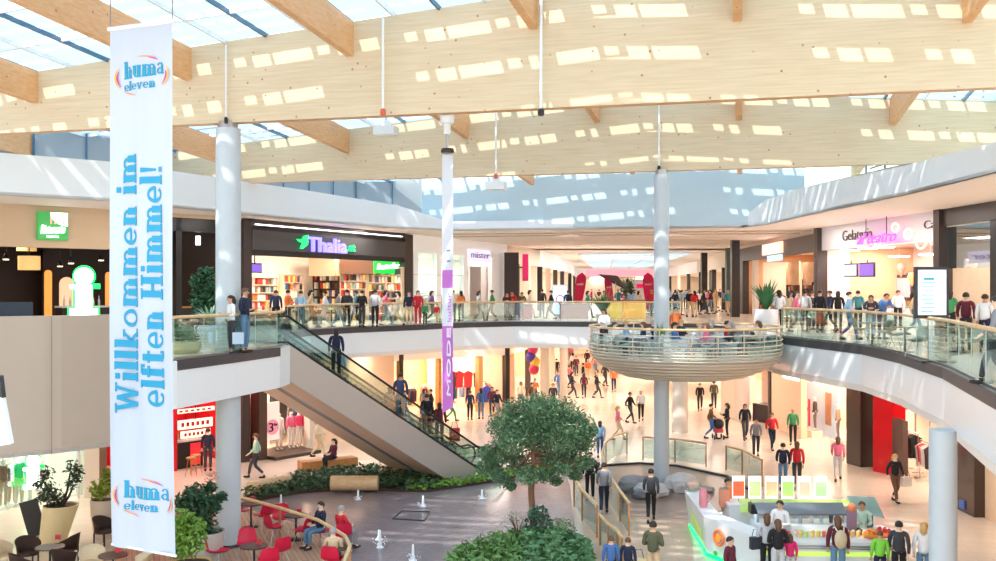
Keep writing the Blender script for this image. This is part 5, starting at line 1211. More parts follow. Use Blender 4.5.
# boulders
def boulder(px,py,r,label,c,zz=.8):
    l=L(px,py); m=MB(); n,k=14,8; vs=[]; ph=[random.uniform(.82,1.12) for _ in range(n)]
    for i in range(k+1):
        t=math.pi*i/k
        for j in range(n):
            a=2*math.pi*j/n; q=r*ph[j]*(1+.08*math.sin(i*2.3+j)); vs.append((l.x+q*math.sin(t)*math.cos(a),l.y+q*.8*math.sin(t)*math.sin(a),l.z+r*zz*.42-r*zz*.55*math.cos(t)))
    m.add(vs,[[i*n+j,i*n+(j+1)%n,(i+1)*n+(j+1)%n,(i+1)*n+j] for i in range(k) for j in range(n)],0,False)
    tag(m.build('boulder',mat('stone_%d'%c,(c,c,c+4),.8,noise=.2,nscale=3)),label,'rock')
boulder(634,492,.6,'large grey boulder left of the middle column base',150,1.1); boulder(651,497,.6,'pale veined boulder touching the middle column base',196,.95); boulder(682,492,.62,'rounded white grey boulder between the column and the juice stand',206,1.2); boulder(640,499,.35,'small dark grey boulder in front of the two by the column',110)
boulder(706,492,.3,'small pale boulder beside the juice stand wall',170)
def greyblob(px,py,r,c,label): boulder(px,py,r,label,c)
greyblob(520,548,.28,148,'bluish grey rock left of the tree trunk'); greyblob(527,552,.25,156,'small grey rock in front of the tree trunk'); greyblob(499,547,.2,138,'flat grey rock at the left of the foreground planter')
# foreground planter island
pl=[(448,561),(460,551),(476,546),(494,541),(520,537),(550,536),(575,541),(590,551),(594,565),(592,590),(560,640),(450,640),(440,585)]
flat(pl,ZL+.18,mat('planter_soil',(120,100,76),.9,noise=.2),'floor')
ground_cover(pl,ZL+.18,260,.12,0,.3,mdg,'green ground cover plants filling the foreground planter'); 
ground_cover([(520,538),(560,537),(590,552),(594,565),(592,590),(560,620),(520,620),(525,560)],ZL+.25,300,.13,.05,.38,blg,'bluish green leafy plants at the right of the foreground planter')
# ============================================================ TREE
random.seed(5)
tb_=L(534,546); troot=thing('indoor_tree','tall fine-leaved evergreen tree with a thin trunk growing in the foreground planter','tree',tb_)
bark=mat('reddish_bark',(132,92,70),.8,noise=.3,nscale=12)
Yt=tb_.y
def TP(px,py,dy=0): return P(px,py,Yt+dy)
ts=[tb_,TP(533,520),TP(531,490),TP(534,465),TP(532,440)]
MB().tube(ts,[.12,.1,.09,.08,.06],10).build('trunk',bark,troot)
blobs=[(505,424,.55,0),(520,412,.6,.3),(540,408,.6,-.3),(560,412,.6,.2),(577,424,.55,0),(512,440,.5,-.4),(535,430,.7,0),(560,435,.6,-.3),(583,442,.42,.2),(497,452,.45,.1),(490,466,.38,0),(518,460,.4,.4),(548,455,.45,.2),(568,455,.4,.5),(585,462,.3,-.1),(500,475,.28,-.3),(545,474,.3,-.2),(528,475,.36,-.5),(575,474,.22,.1),(556,480,.2,.4),(486,452,.25,-.2),(548,420,.6,.6),(528,420,.6,.7),(590,430,.25,0),(510,485,.2,0),(563,468,.25,-.4)]
m=MB()
for (px,py,r,dy) in blobs:
    c=TP(px,py,dy); s=ts[3].lerp(ts[4],random.random()); mid=s.lerp(c,.5)+Vector((0,0,-.1)); m.tube([s,mid,c],[.035,.022,.01],5)
m.build('branches',bark,troot)
m=MB(); m2=MB()
for bi,(px,py,r,dy) in enumerate(blobs):
    c=TP(px,py,dy); n=int(4600*r*r)+220
    for k in range(n):
        d=Vector((random.gauss(0,1),random.gauss(0,1),random.gauss(0,1))).normalized()*r*random.uniform(.35,1.08); d.z*=.78
        leafquad(m2 if (k%5==0) else m,c+d-Vector((0,0,.12*random.random()*r)),random.uniform(.036,.062),0,.9,2.4)
m.build('foliage',lgreen('tree_needles',(84,120,84)),troot)['kind']='stuff'
m2.build('foliage_tips',lgreen('tree_needles_light',(134,160,116)),troot)['kind']='stuff'
# small twiggy shrub near the trunk
def shrub(c,r,h,label,mt,n=600,s=.08,name='shrub',stem=True):
    c=Vector(c); root=thing(name,label,'shrub',c); m=MB()
    for k in range(7):
        a=random.uniform(0,6.28); m.tube([c,c+Vector((r*.3*math.cos(a),r*.3*math.sin(a),h*.5)),c+Vector((r*.7*math.cos(a),r*.7*math.sin(a),h*.9))],[.02,.014,.006],5)
    m.build('stems',bark,root); m=MB()
    for k in range(n):
        a=random.uniform(0,6.28); q=random.random()**.5*r; z=random.uniform(.12,1)*h; q*=(.5+.5*math.sin(math.pi*min(1,z/h*.9+.1)))
        leafquad(m,c+Vector((q*math.cos(a),q*math.sin(a),z)),s*random.uniform(.7,1.3),0,.7)
    m.build('leaves',mt,root)['kind']='stuff'; return root
shrub(L(538,546)+Vector((0,-.25,.15)),.42,1.05,'dark green conical shrub at the foot of the tree trunk',lgreen('shrub_dark',(56,100,78)),900,.07)
shrub(L(518,545)+Vector((0,0,.15)),.6,.8,'airy twiggy shrub left of the tree trunk',lgreen('shrub_pale',(120,140,104)),160,.05); shrub(L(560,545)+Vector((0,0,.15)),.5,.6,'low loose shrub right of the tree trunk',mdg,260,.06)
# ============================================================ POTTED PLANTS
def pot(c,prof,mt,label,name='potted_plant',n=24,lean=0):
    root=thing(name,label,'plant',c); m=MB(); m.lathe(prof,c,n,cap=False)
    m.lathe([(prof[-1][0]-.04,prof[-1][1]-.05),(.01,prof[-1][1]-.05)],c,n,1,cap=False); m.lathe([(prof[-1][0],prof[-1][1]),(prof[-1][0]-.04,prof[-1][1]),(prof[-1][0]-.04,prof[-1][1]-.06)],c,n,cap=False)
    if lean: 
        for i,v in enumerate(m.v): v.x += lean*(v.z-c[2])
    m.build('pot',[mt,soil],root); return root
def leaves(root,blobs,mt,n=300,s=.08,el=1.8,name='foliage'):
    m=MB()
    for c,r in blobs:
        for k in range(int(n*max(.3,r*r*6))):
            d=Vector((random.gauss(0,1),random.gauss(0,1),random.gauss(0,1))).normalized()*r*random.uniform(.3,1.05); leafquad(m,Vector(c)+d,s*random.uniform(.7,1.3),0,.8,el)
    m.build(name,mt,root)['kind']='stuff'
def blades(root,c,n,ln,mt,w=.05,spread=.8):
    m=MB(); c=Vector(c)
    for k in range(n):
        a=2*math.pi*k/n+random.uniform(-.2,.2); l=ln*random.uniform(.7,1.1); sp=spread*random.uniform(.5,1.2)
        pts=[c+Vector((math.cos(a)*sp*l*t,math.sin(a)*sp*l*t,l*(1.25*t-.85*t*t*sp))) for t in (0,.25,.5,.75,1)]
        sd=Vector((-math.sin(a),math.cos(a),0)); ws=[w*.5,w,w*.9,w*.55,.003]; vs=[]
        for p,q in zip(pts,ws): vs += [p-sd*q,p+sd*q]
        m.add(vs,[(2*i,2*i+1,2*i+3,2*i+2) for i in range(4)],0,True)
    m.build('leaf_blades',mt,root)
creamp=mat('cream_planter',(226,208,160),.4,noise=.03); whitep=mat('white_planter',(238,238,240),.3,noise=.02); greyp=mat('stone_planter',(190,186,180),.5,noise=.06)
c=L(53,541); r_=pot(c,[(.38,0),(.42,.3),(.47,.8),(.5,1.08)],creamp,'dark cloud-pruned tree in a leaning cream conical pot at lower left',lean=.22)
m=MB(); tp=c+Vector((.25,0,1.0))
ends=[(42,480),(70,473),(73,486),(48,492),(60,497),(50,508),(64,506)]
for x,y in ends: q=P(x,y,c.y); m.tube([tp,tp.lerp(q,.5)+Vector((.05,0,0)),q],[.05,.035,.02],6)
m.build('branches',mat('dark_bark',(60,44,36),.8,noise=.2),r_)
dkl=lgreen('very_dark_leaves',(40,60,38)); leaves(r_,[(P(45,474,c.y),.27),(P(40,484,c.y),.24),(P(72,468,c.y),.25),(P(78,474,c.y),.22),(P(73,483,c.y),.24),(P(50,491,c.y),.3),(P(42,497,c.y),.22),(P(62,500,c.y),.22),(P(52,503,c.y),.22)],dkl,330,.07)
c=L(104,537); r_=pot(c,[(.3,0),(.36,.6),(.4,1.15)],mat('greige_planter',(206,186,166),.5),'yellow green bush in a tall greige pot left of the banner'); leaves(r_,[(c+Vector((-.1,0,1.45)),.35),(c+Vector((.2,0,1.6)),.3),(c+Vector((.1,0,1.9)),.2)],lgreen('yellow_green_leaves',(140,156,50)),300,.1)
c=L(190,592); r_=pot(c,[(.45,0),(.5,.5),(.52,.75)],mat('ochre_planter',(206,176,110),.5),'light green leafy shrub in an ochre planter right of the banner foot'); leaves(r_,[(P(183,525,c.y-.1),.4),(P(190,540,c.y-.1),.42),(P(180,545,c.y),.35),(P(194,528,c.y),.3)],lgreen('fresh_leaves',(110,150,56)),420,.1)
c=L(206,566); r_=pot(c,[(.4,0),(.46,.6),(.5,.95)],greyp,'tall dark green shrub in a stone planter before the left column'); leaves(r_,[(P(195,497,c.y),.38),(P(185,504,c.y),.32),(P(206,505,c.y),.36),(P(200,517,c.y),.42),(P(215,500,c.y),.2),(P(222,497,c.y),.14),(P(205,530,c.y),.36),(P(210,488,c.y+.2),.16),(P(216,508,c.y),.15)],lgreen('deep_green_leaves',(48,84,56)),420,.09)
leaves(r_,[(P(212,478,c.y+.3),.2),(P(208,486,c.y+.3),.18)],lgreen('pinkish_blossoms',(200,150,130)),200,.06,1.2,'blossoms')
# upper gallery plants
c=U(209,351); c.y+=.15; r_=pot(c,[(.28,0),(.38,.2),(.42,.5),(.34,.75)],whitep,'spiky pale green plant in a rounded white pot beside the left column'); blades(r_,c+Vector((0,0,.7)),34,.75,lgreen('silver_green',(150,184,150)),.05)
c=U(181,353); r_=pot(c,[(.45,0),(.55,.12),(.58,.34)],creamp,'low green plant in a wide cream bowl on the left gallery'); leaves(r_,[(c+Vector((-.2,0,.5)),.3),(c+Vector((.25,0,.48)),.28),(c+Vector((0,0,.6)),.28)],mdg,330,.08)
c=U(206,343); r_=pot(c,[(.3,0),(.36,.3),(.4,.6)],whitep,'tall dark green fiddle plant behind the spiky plant by the left column'); c2=c
leaves(r_,[(P(206,275,c.y),.3),(P(198,282,c.y),.3),(P(210,288,c.y),.34),(P(200,297,c.y),.34),(P(209,303,c.y),.3),(P(197,306,c.y),.22)],lgreen('glossy_dark_leaves',(48,92,58)),380,.11); MB().tube([c+Vector((0,0,.5)),P(205,300,c.y),P(205,280,c.y)],.03,6).build('stem',bark,r_)
for px,py,h,lb,lc in ((766,334,1.0,'tall palm in a white pot at the rail end beside the basket balcony',(64,120,72)),(603,321.5,1.0,'arching green palm at the far rail beside the basket balcony',(60,128,76)),(951,322,.6,'',0)):
    if not lb: continue
    c=U(px,py); r_=pot(c,[(.45,0),(.48,.9),(.5,1.0)] if px==766 else [(.35,0),(.4,.4)],whitep,lb); blades(r_,c+Vector((0,0,.9 if px==766 else .35)),40,1.3 if px==766 else 1.5,lgreen('palm_%d'%px,lc),.07,.6)
c=Vector((5.9,35.2,ZP)); r_=pot(c,[(.18,0),(.22,.5)],whitep,'slender green plant beside the column on the basket balcony'); blades(r_,c+Vector((0,0,.45)),22,.75,lgreen('slender_green',(110,150,90)),.04,.4)
c=U(932,330,.0)+Vector((0,1.5,0)); r_=pot(c,[(.22,0),(.28,.75)],greyp,'lime green plant in a grey pot beside the totem screen'); leaves(r_,[(c+Vector((0,0,.98)),.26)],lgreen('lime_leaves',(150,200,40)),400,.08)
# ============================================================ FURNITURE
redc=mat('raspberry_shell',(212,22,66),.4,noise=.03); ratt=mat('brown_rattan',(60,40,34),.7,noise=.25,nscale=30); crat=mat('cream_rattan',(226,208,176),.7,noise=.15,nscale=30); tabtop=mat('dark_table_top',(72,62,60),.3)
def shell_chair(mt,leg,name='shell_chair',label='chair'):
    root=thing(name,label,'chair')
    m=MB(); prof=[(-.25,.46),(-.1,.42),(.1,.42),(.2,.46),(.25,.6),(.29,.78),(.3,.84)]; ws=[.2,.24,.25,.25,.25,.22,.16]; vs=[]
    for k,((y,z),w) in enumerate(zip(prof,ws)):
        for u in (-1,-.6,0,.6,1): vs.append((u*w*(1.02),y-(.07*abs(u) if k>3 else 0),z+(.06*abs(u)**2 if k<4 else 0)))
    n=5; up=[[i*n+j,i*n+j+1,(i+1)*n+j+1,(i+1)*n+j] for i in range(6) for j in range(4)]
    m.add(vs,up,0,True); m.add([Vector(v)+Vector((0,.02 if i>=20 else 0,-.02)) for i,v in enumerate(vs)],[f[::-1] for f in up],0,True)
    m.build('seat_shell',mt,root)
    for sx in (-1,1):
        for sy in (-1,1): MB().tube([(sx*.12,sy*.1,.42),(sx*.23,sy*.23,0)],.012,6).build('leg',leg,root)
    MB().tube([(-.12,-.1,.41),(.12,-.1,.41)],.01,5).build('crossbar',leg,root)
    return root
def tub_chair(mt,leg,label='chair',name='rattan_armchair'):
    root=thing(name,label,'chair'); m=MB()
    m.lathe([(.27,.36),(.28,.42),(.24,.44)],(0,0,0),18); m.build('seat',mt,root); m=MB(); vs=[]; K=13
    for i in range(K):
        a=math.pi*(-.12+1.24*i/(K-1)); t=math.sin(math.pi*i/(K-1)); h=.62+.2*t
        for r,z in ((.26,.36),(.31,h-.03),(.33,h),(.31,h),(.25,.4)): vs.append((r*math.cos(a),r*math.sin(a),z))
    m.add(vs,[[i*5+j,(i+1)*5+j,(i+1)*5+(j+1)%5,i*5+(j+1)%5] for i in range(K-1) for j in range(5)]+[[0,1,2,3,4],[(K-1)*5+q for q in (4,3,2,1,0)]],0,True); m.build('curved_backrest',mt,root)
    for sx in (-1,1):
        for sy in (-1,1): MB().box((sx*.19,sy*.19,.18),(.035,.035,.37)).build('leg',leg,root)
    return root
def cafe_table(label,mt,r=.36):
    root=thing('cafe_table',label,'table'); MB().lathe([(r,.71),(r,.74)],(0,0,0),28).build('table_top',mt,root); MB().tube([(0,0,.02),(0,0,.71)],.03,8).build('pedestal',black,root); MB().lathe([(.24,0),(.24,.015),(.03,.04)],(0,0,0),20).build('base',black,root); return root
ch=shell_chair(redc,steel); ct=cafe_table('table',tabtop)
D_=ZL+.06
def S(px,py,h): return U(px,py,D_+h)       # a point seen at px,py at height h above the deck
def on(px,py,h): q=S(px,py,h); return Vector((q.x,q.y,D_))
T=[(251,503.5,'round dark table beside the column at the back of the red chair terrace'),(296,515,'round dark table between two red chairs on the terrace'),(254,546,'round dark table at the lower left of the terrace'),(337,547,'round dark table in front of the seated couple')]
for px,py,lb in T: place(ct,on(px,py,.73),0,lb,'terrace tables')
for px,py,rz,lb in ((243,511,1.5,'red shell chair peeking out beside the left column'),(263,516,-2.2,'red shell chair turned away behind the facing one'),(281,519,.25,'red shell chair facing the viewer with its full back showing'),(274,528,2.3,'red shell chair seen from the side left of the middle table'),(303,531,-2.0,'red shell chair turned to the table, right of the middle table'),
    (246,545,.1,'red shell chair behind the lower left table'),(218,552,1.2,'red shell chair in front of the left column'),(279,551,-2.4,'red shell chair right of the lower left table'),(268,562,-2.7,'red shell chair at the bottom edge right of the lower left table'),(207,545,.9,'dark red shell chair beside the planter'),
    (321,532,1.1,'red shell chair under the man in the dark jacket'),(341,536,-2.6,'red shell chair under the man in the red jacket'),(333,560,2.9,'red shell chair under the person in beige')):
    place(ch,on(px,py,.42),rz,lb,'red shell chairs on the terrace')
box_=tag(MB().box((0,0,.06),(.13,.1,.12)).build('menu_holder',paint,org=(0,0,0)),'holder','menu holder')
for px,py,lb in ((253,500,'red menu holder on the table beside the column'),(299,512.5,'red menu holder on the middle terrace table'),(58,539,'red menu holder on the dark table by the leaning pot'),(118,552,'red menu holder on the table at the foot of the banner'),(259,544,'pink cup stack on the lower left terrace table')):
    z=.74; q=S(px,py,z); place(box_,(q.x,q.y,D_+z),.3,lb,None,{'*':col(200,50,64)})
tc=tub_chair(ratt,black); tcc=tub_chair(crat,mat('cream_legs',(220,200,170),.5),name='rattan_armchair')
def onf(px,py,h): q=U(px,py,ZL+h); return Vector((q.x,q.y,ZL))
place(ct,onf(50,547,.73),0,'round dark table between the brown rattan armchairs'); place(ct,onf(113,555,.73),0,'round dark table partly behind the banner foot')
for px,py,rz,lb in ((28,553,.8,'brown rattan armchair left of the table by the leaning pot'),(68,548,-1.6,'brown rattan armchair right of the table by the leaning pot'),(64,562,3.0,'brown rattan armchair with its back to the viewer at the bottom'),(104,531,1.2,'brown rattan armchair standing alone before the tall greige pot'),(22,568,2.4,'brown rattan armchair cut off at the bottom left')): place(tc,onf(px,py,.4),rz,lb)
for px,py,rz,lb in ((3,556,1.5,'cream rattan armchair at the left frame edge'),(92,563,.3,'cream rattan armchair behind the banner table'),(140,568,-1.2,'cream rattan armchair right of the banner table')): place(tcc,onf(px,py,.4),rz,lb)
tag(MB().box(L(33,536)+Vector((0,0,.55)),(.5,.12,1.1),rz=.3,ry=-.25).build('black_parasol_cover',black),'black leaning cover standing beside the leaning cream pot','cover')
# ============================================================ BASKET BALCONY FURNITURE
wch=shell_chair(whitem,steel,name='white_cafe_chair'); wt=cafe_table('table',whitem,.34)
for i,(dx,dy) in enumerate(((-2.2,-.6),(-1.5,1.5),(-.2,-2.1),(.9,-1.2),(2.1,-.4),(.8,1.7),(-1.9,-1.9+.4))):
    x,y=PC.x+dx,PC.y+dy; place(wt,(x,y,ZP),0,'small white round cafe table on the basket balcony','tables on the basket balcony')
    for a in (0.2,math.pi+.2): place(wch,(x+.62*math.cos(a),y+.62*math.sin(a),ZP),a-math.pi/2,'white cafe chair on the basket balcony','chairs on the basket balcony')
# ============================================================ GALLERY OBJECTS
def totem(c,w,h,z0,label,colr,rz,lines=True,fr=black):
    root=thing('screen_totem',label,'screen',c); c=Vector(c); T=Matrix.Rotation(rz,3,'Z')
    MB().box(c+Vector((0,0,z0+h/2)),(w,.12,h),rz=rz).build('frame',fr,root); MB().box(c+T@Vector((0,-.065,z0+h/2)),(w-.14,.02,h-.16),rz=rz).build('display',glow('disp%d%d'%(colr[0],int(h*10)),colr,1.05),root)
    if z0>0: MB().box(c+Vector((0,0,z0/2)),(.14,.08,z0),rz=rz).build('pedestal',steel,root); MB().box(c+Vector((0,0,.02)),(w*.8,.5,.04),rz=rz).build('foot',fr,root)
    if lines:
        for k in range(9): MB().box(c+T@Vector((-.08-.02*(k%3),-.08,z0+h-.3-.15*k*h/1.9)),((w-.4)*(.6+.12*((k*5)%3)),.01,.03 if k else .07),rz=rz).build('display_text',mat('teal_text',(90,170,190),.5,noise=0),root)
    return root
c=P(931,316,24.2); c.z=0
totem((c.x,c.y,0),.82,1.28,1.1,'large dark framed info screen with rows of text on the right gallery',(214,230,248),-.05)
c=U(560,317.5); o=totem((c.x,c.y,0),.95*1.05,1.9,.15,'bright standing screen with a magenta ring before the corridor shops',(196,214,250),.0,False,whitem)
m=MB(); m.tube([c+Vector((.24*math.cos(t*math.pi/10),-.1,1.15+.24*math.sin(t*math.pi/10))) for t in range(21)],.03,5,cap=False); m.build('magenta_ring',mat('mag_ring',(200,60,160),.5),o)
bf=mat('magenta_flag',(214,16,84),.6,noise=.05)
for i,(px,py,w,h,tl,lb) in enumerate(((577,314,.55,2.0,.12,'magenta beach flag leaning right left of the grey parasol'),(613,316,.4,1.9,-.15,'narrow magenta beach flag under the grey parasol'),(650,314,.6,2.0,-.05,'magenta beach flag beside the upper middle column'))):
    c=U(px,py); root=thing('beach_flag',lb,'flag',c); w*=c.y/52; h*=c.y/52; pts=[]
    for k in range(13):
        t=k/12; a=math.pi*t; ww=w/2*(.6+.4*min(1,t/.6))*math.sqrt(max(0.003,1-max(0,(t-.78)/.22)**2)); pts.append((ww,.3+t*h))
    L_=[c+Vector((-ww+tl*z,0,z)) for ww,z in pts]; R__=[c+Vector((ww+tl*z,0,z)) for ww,z in pts]
    poly=L_+R__[::-1]; n=len(poly); m=MB(); m.add(poly+[q+Vector((0,.04,0)) for q in poly],[list(range(n))[::-1],list(range(n,2*n))]+[(i,(i+1)%n,(i+1)%n+n,i+n) for i in range(n)]); m.build('cloth',bf,root)
    text_to(MB(),'Telekom' if 0 else 'mobil',c+Vector((-w*.32+tl*h*.72,-.03,.3+h*.66)),(1,0,0),(0,0,1),w*.6,.16,.01).build('white_lettering',whitem,root)
    MB().tube([c+Vector((0,.06,0)),c+Vector((tl*(h+.3),.06,h+.25))],.025,6).build('pole',black,root); MB().box(c+Vector((0,.06,.03)),(.5,.5,.06)).build('foot',black,root)
c=U(617,316); root=thing('parasol','small dark grey parasol tilted over the narrow flag','parasol',c); pc=c+Vector((-.1,0,2.45)); m=MB(); T=Matrix.Rotation(.5,3,'Y')
vs=[pc+T@Vector((1.15*math.cos(a*math.pi/4),1.15*math.sin(a*math.pi/4),-.25)) for a in range(8)]+[pc+T@Vector((0,0,.25))]; m.add(vs,[(i,(i+1)%8,8) for i in range(8)]); m.add([v-Vector((0,0,.02)) for v in vs],[((i+1)%8,i,8) for i in range(8)]); m.build('canopy',mat('charcoal_canopy',(74,68,70),.7),root); MB().tube([c,pc],.03,6).build('pole',steel,root)
# mall kiosk counters on the far concourse
for i,(px0,px1,py,h,cc,lb) in enumerate(((560,588,320,.85,(150,70,60),'reddish low counter with a table top behind the far railing'),(607,622,319,1.0,(250,210,120),'yellow lit kiosk counter behind the far railing'),(624,645,319,1.05,(255,196,110),'orange lit kiosk counter beside the magenta flag'),(518,532,320,.8,(190,60,70),'red covered sofa behind the far railing'))):
    a=U(px0,py-1.5); b=U(px1,py-1.5); root=thing('kiosk_counter',lb,'counter',(a+b)/2); MB().box((a+b)/2+Vector((0,0,h/2)),((b-a).length,.7,h)).build('counter_body',mat('kc%d'%i,cc,.5,emit=.35 if i in(1,2) else 0),root); MB().box((a+b)/2+Vector((0,0,h+.03)),((b-a).length+.1,.8,.06)).build('counter_top',brown,root)
for i,(px,py,lb) in enumerate(((628,296,'dark green clipped bush on the far concourse'),(640,290,'white blank standing board with a pink logo on the far concourse'))):
    c=U(px,313)
    if i==0: r_=pot(c,[(.3,0),(.35,.6)],whitep,lb); leaves(r_,[(c+Vector((0,0,1.5)),.6),(c+Vector((0,0,2.1)),.5)],dkg,160,.15)
    else: root=thing('standing_board',lb,'board',c); MB().box(c+Vector((0,0,1.4)),(1.1,.08,2.2)).build('panel',whitem,root); MB().box(c+Vector((0,-.06,2.0)),(.5,.02,.3)).build('pink_logo',pk,root); MB().box(c+Vector((0,0,.15)),(.8,.5,.3)).build('foot',steel,root)
# tables on the galleries
tg=cafe_table('table',mat('grey_round_top',(150,150,150),.4),.4)
for px,py,lb in ((872,345,'grey cafe table left of the totem screen on the right gallery'),(905,352,'grey cafe table in front of the totem screen'),(958,352,'grey cafe table right of the totem screen')):
    c=U(px,py); place(tg,c,0,lb)
gch=shell_chair(mat('grey_green_shell',(150,160,150),.5),steel,name='gallery_chair')
for px,py,rz,lb in ((862,342,1.4,'grey green chair left of the first gallery table'),(884,346,-1.4,'grey green chair right of the first gallery table'),(895,349,1.4,'grey green chair left of the table before the totem'),(918,357,-1.2,'grey green chair right of the table before the totem'),(946,351,1.3,'grey green chair left of the last gallery table'),(972,357,-1.3,'grey green chair right of the last gallery table')):
    place(gch,U(px,py),rz,lb)
# ============================================================ JUICE STAND
kw=mat('kiosk_white',(236,238,240),.3,noise=.01); lime=mat('lime_panel',(196,222,120),.4,emit=.15,noise=.05); ledg=glow('green_led',(0,225,110),2.0); kgrey=mat('kiosk_grey',(120,124,130),.4,noise=.03)
K0=Vector((5.75,30.9,ZL)); root=thing('juice_stand','white and lime juice stand with six menu boards and green base lights','stand',(8,27.5,ZL)); JS=root
A=L(690,527); 
def ply(b0,b1,t0,t1,th,m,mi=0):
    n=(Vector(b1)-Vector(b0)).cross(Vector((0,0,1))).normalized()*-th; vs=[Vector(b0),Vector(b1),Vector(t1),Vector(t0)]; vs+= [v+n for v in vs]
    m.add(vs,[(0,1,2,3),(7,6,5,4),(0,4,5,1),(3,2,6,7),(0,3,7,4),(1,5,6,2)],mi)
B_=Vector((5.86,27.1,ZL)); C_=Vector((6.95,24.95,ZL)); H_t=Vector((0,0,1.12)); tA=A+H_t+Vector((-.14,.2,0)); tB=B_+H_t+Vector((-.12,0,0)); tC=C_+H_t*.86+Vector((-.03,-.03,0))
m=MB(); ply(A,B_,tA,tB,.5,m); ply(B_,C_,tB,tC,.6,m); m.build('left_counter_wall',kw,root)
m=MB(); ply(A+Vector((-.03,0,0)),B_+Vector((-.03,0,0)),A+Vector((-.05,0,.1)),B_+Vector((-.05,0,.1)),.05,m); ply(B_+Vector((-.03,-.02,0)),C_+Vector((-.03,-.02,0)),B_+Vector((-.05,-.03,.1)),C_+Vector((-.05,-.03,.1)),.05,m); m.build('led_strip',ledg,root)
m=MB(); p0=A.lerp(B_,.25)+Vector((-.07,0,.35)); p1=A.lerp(B_,.85)+Vector((-.07,0,.3)); ply(p0,p1,p0+Vector((-.04,0,.4)),p1+Vector((-.04,0,.3)),.02,m); m.build('lime_swoosh',lime,root)
# front counter curved at the right
fc=[(6.9,24.95),(9.9,24.8),(10.35,25.0),(10.6,25.4),(10.65,26.0),(10.5,26.6)]
MB().wall(fc,ZL,ZL+.9,.6).build('front_counter',kw,root); MB().wall(offset(fc,.03),ZL+.62,ZL+.72,.03).build('lime_band',glow('lime_band_glow',(190,230,90),.6),root); MB().wall(offset(fc,.04),ZL+.9,ZL+.98,.75).build('counter_top',kw,root)
for z in (.8,.86): MB().wall(offset(fc,.06),ZL+z,ZL+z+.02,.04).build('trim_line',steel,root)
# back counter with boards
MB().box((8.9,28.7,ZL+.55),(4.2,.7,1.1),rz=-.03).build('back_counter',kw,root); MB().box((8.9,28.7,ZL+1.13),(4.3,.8,.06),rz=-.03).build('back_top',kw,root)
m=MB(); m.add([(7.1,28.25,ZL+.95),(10.6,28.15,ZL+.95),(10.6,28.35,ZL+1.3),(7.1,28.45,ZL+1.3),(7.1,28.6,ZL+.95),(10.6,28.5,ZL+.95)],[(0,1,2,3),(3,2,5,4),(0,4,5,1),(0,3,4),(1,5,2)]); m.build('lime_back_panel',lime,root)
BC=[((242,110,70),'orange'),((196,228,150),'lime'),((246,196,150),'peach'),((190,230,130),'bright lime'),((240,214,190),'white and peach'),((200,232,180),'pale green')]
for i,(cc,nm) in enumerate(BC):
    x=7.15+i*.485; y=28.75-.03*(x-8.9); b=MB().box((x,y,ZL+1.16+.42),(.37,.04,.66)).build('menu_board',glow('board_glow',(250,250,244),.6),root); MB().box((x,y-.03,ZL+1.16+.38),(.33,.01,.44)).build('coloured_print',mat('board_%d'%i,cc,.5,emit=.3,noise=.08),b); MB().tube([(x,y,ZL+1.16),(x,y,ZL+1.26)],.02,5).build('foot',steel,b)
# middle display with grey canopy
MB().box((8.55,26.9,ZL+.5),(2.9,.8,1.0)).build('middle_counter',kw,root)
m=MB(); m.add([(7.15,26.6,ZL+1.3),(9.6,26.6,ZL+1.3),(9.6,27.0,ZL+1.52),(7.15,27.0,ZL+1.52),(7.15,26.6,ZL+1.25),(9.6,26.6,ZL+1.25),(9.6,27.0,ZL+1.47),(7.15,27.0,ZL+1.47)],[(0,1,2,3),(7,6,5,4),(0,4,5,1),(2,6,7,3),(0,3,7,4),(1,5,6,2)]); m.build('grey_canopy',kgrey,root)
for x in (7.2,8.4,9.55): MB().tube([(x,26.8,ZL+1.0),(x,26.8,ZL+1.35)],.02,5).build('canopy_post',steel,root)
m=MB(); m.add([(10.35,28.0,ZL+1.0),(10.9,27.3,ZL+1.0),(10.7,27.5,ZL+1.55),(10.15,28.2,ZL+1.45),(10.37,28.02,ZL+1.0),(10.92,27.32,ZL+1.0),(10.72,27.52,ZL+1.55),(10.17,28.22,ZL+1.45)],[(0,1,2,3),(7,6,5,4),(0,4,5,1),(3,2,6,7),(0,3,7,4),(1,5,6,2)]); m.build('curved_glass_screen',mat('teal_glass_screen',(150,180,176),.1),root)
# round orange logo on the left wall
c=U(711,519,ZL+.62); 
def disc(c,r,n_,mt,nm,parent,t=.02,ring=None):
    n_=Vector(n_).normalized(); u=n_.cross(Vector((0,0,1))).normalized(); w=u.cross(n_); m=MB(); N=24
    if ring: m.tube([c+(u*math.cos(2*math.pi*k/N)+w*math.sin(2*math.pi*k/N))*r for k in range(N+1)],ring,6,cap=False)
    else: m.add([c+(u*math.cos(2*math.pi*k/N)+w*math.sin(2*math.pi*k/N))*r+n_*s for s in (t,0) for k in range(N)],[list(range(N))[::-1],list(range(N,2*N))]+[(k,(k+1)%N,(k+1)%N+N,k+N) for k in range(N)])
    return m.build(nm,mt,parent)
wn=(C_-B_).cross(Vector((0,0,-1))).normalized(); wn=wn if wn.y<0 else -wn; c=B_.lerp(C_,.27)+Vector((-.06,0,.66))+wn*.06; disc(c,.2,wn,mat('orange_ring_print',(244,120,50),.5),'orange_logo_ring',root,ring=.035); disc(c,.11,wn,mat('orange_fruit_print',(250,150,60),.5),'orange_logo_fruit',root,.03)
c=B_.lerp(C_,.2)+Vector((-.03,0,.2))+wn*.06; disc(c,.07,wn,mat('green_dot_print',(90,200,80),.5),'green_dot',root,.03)
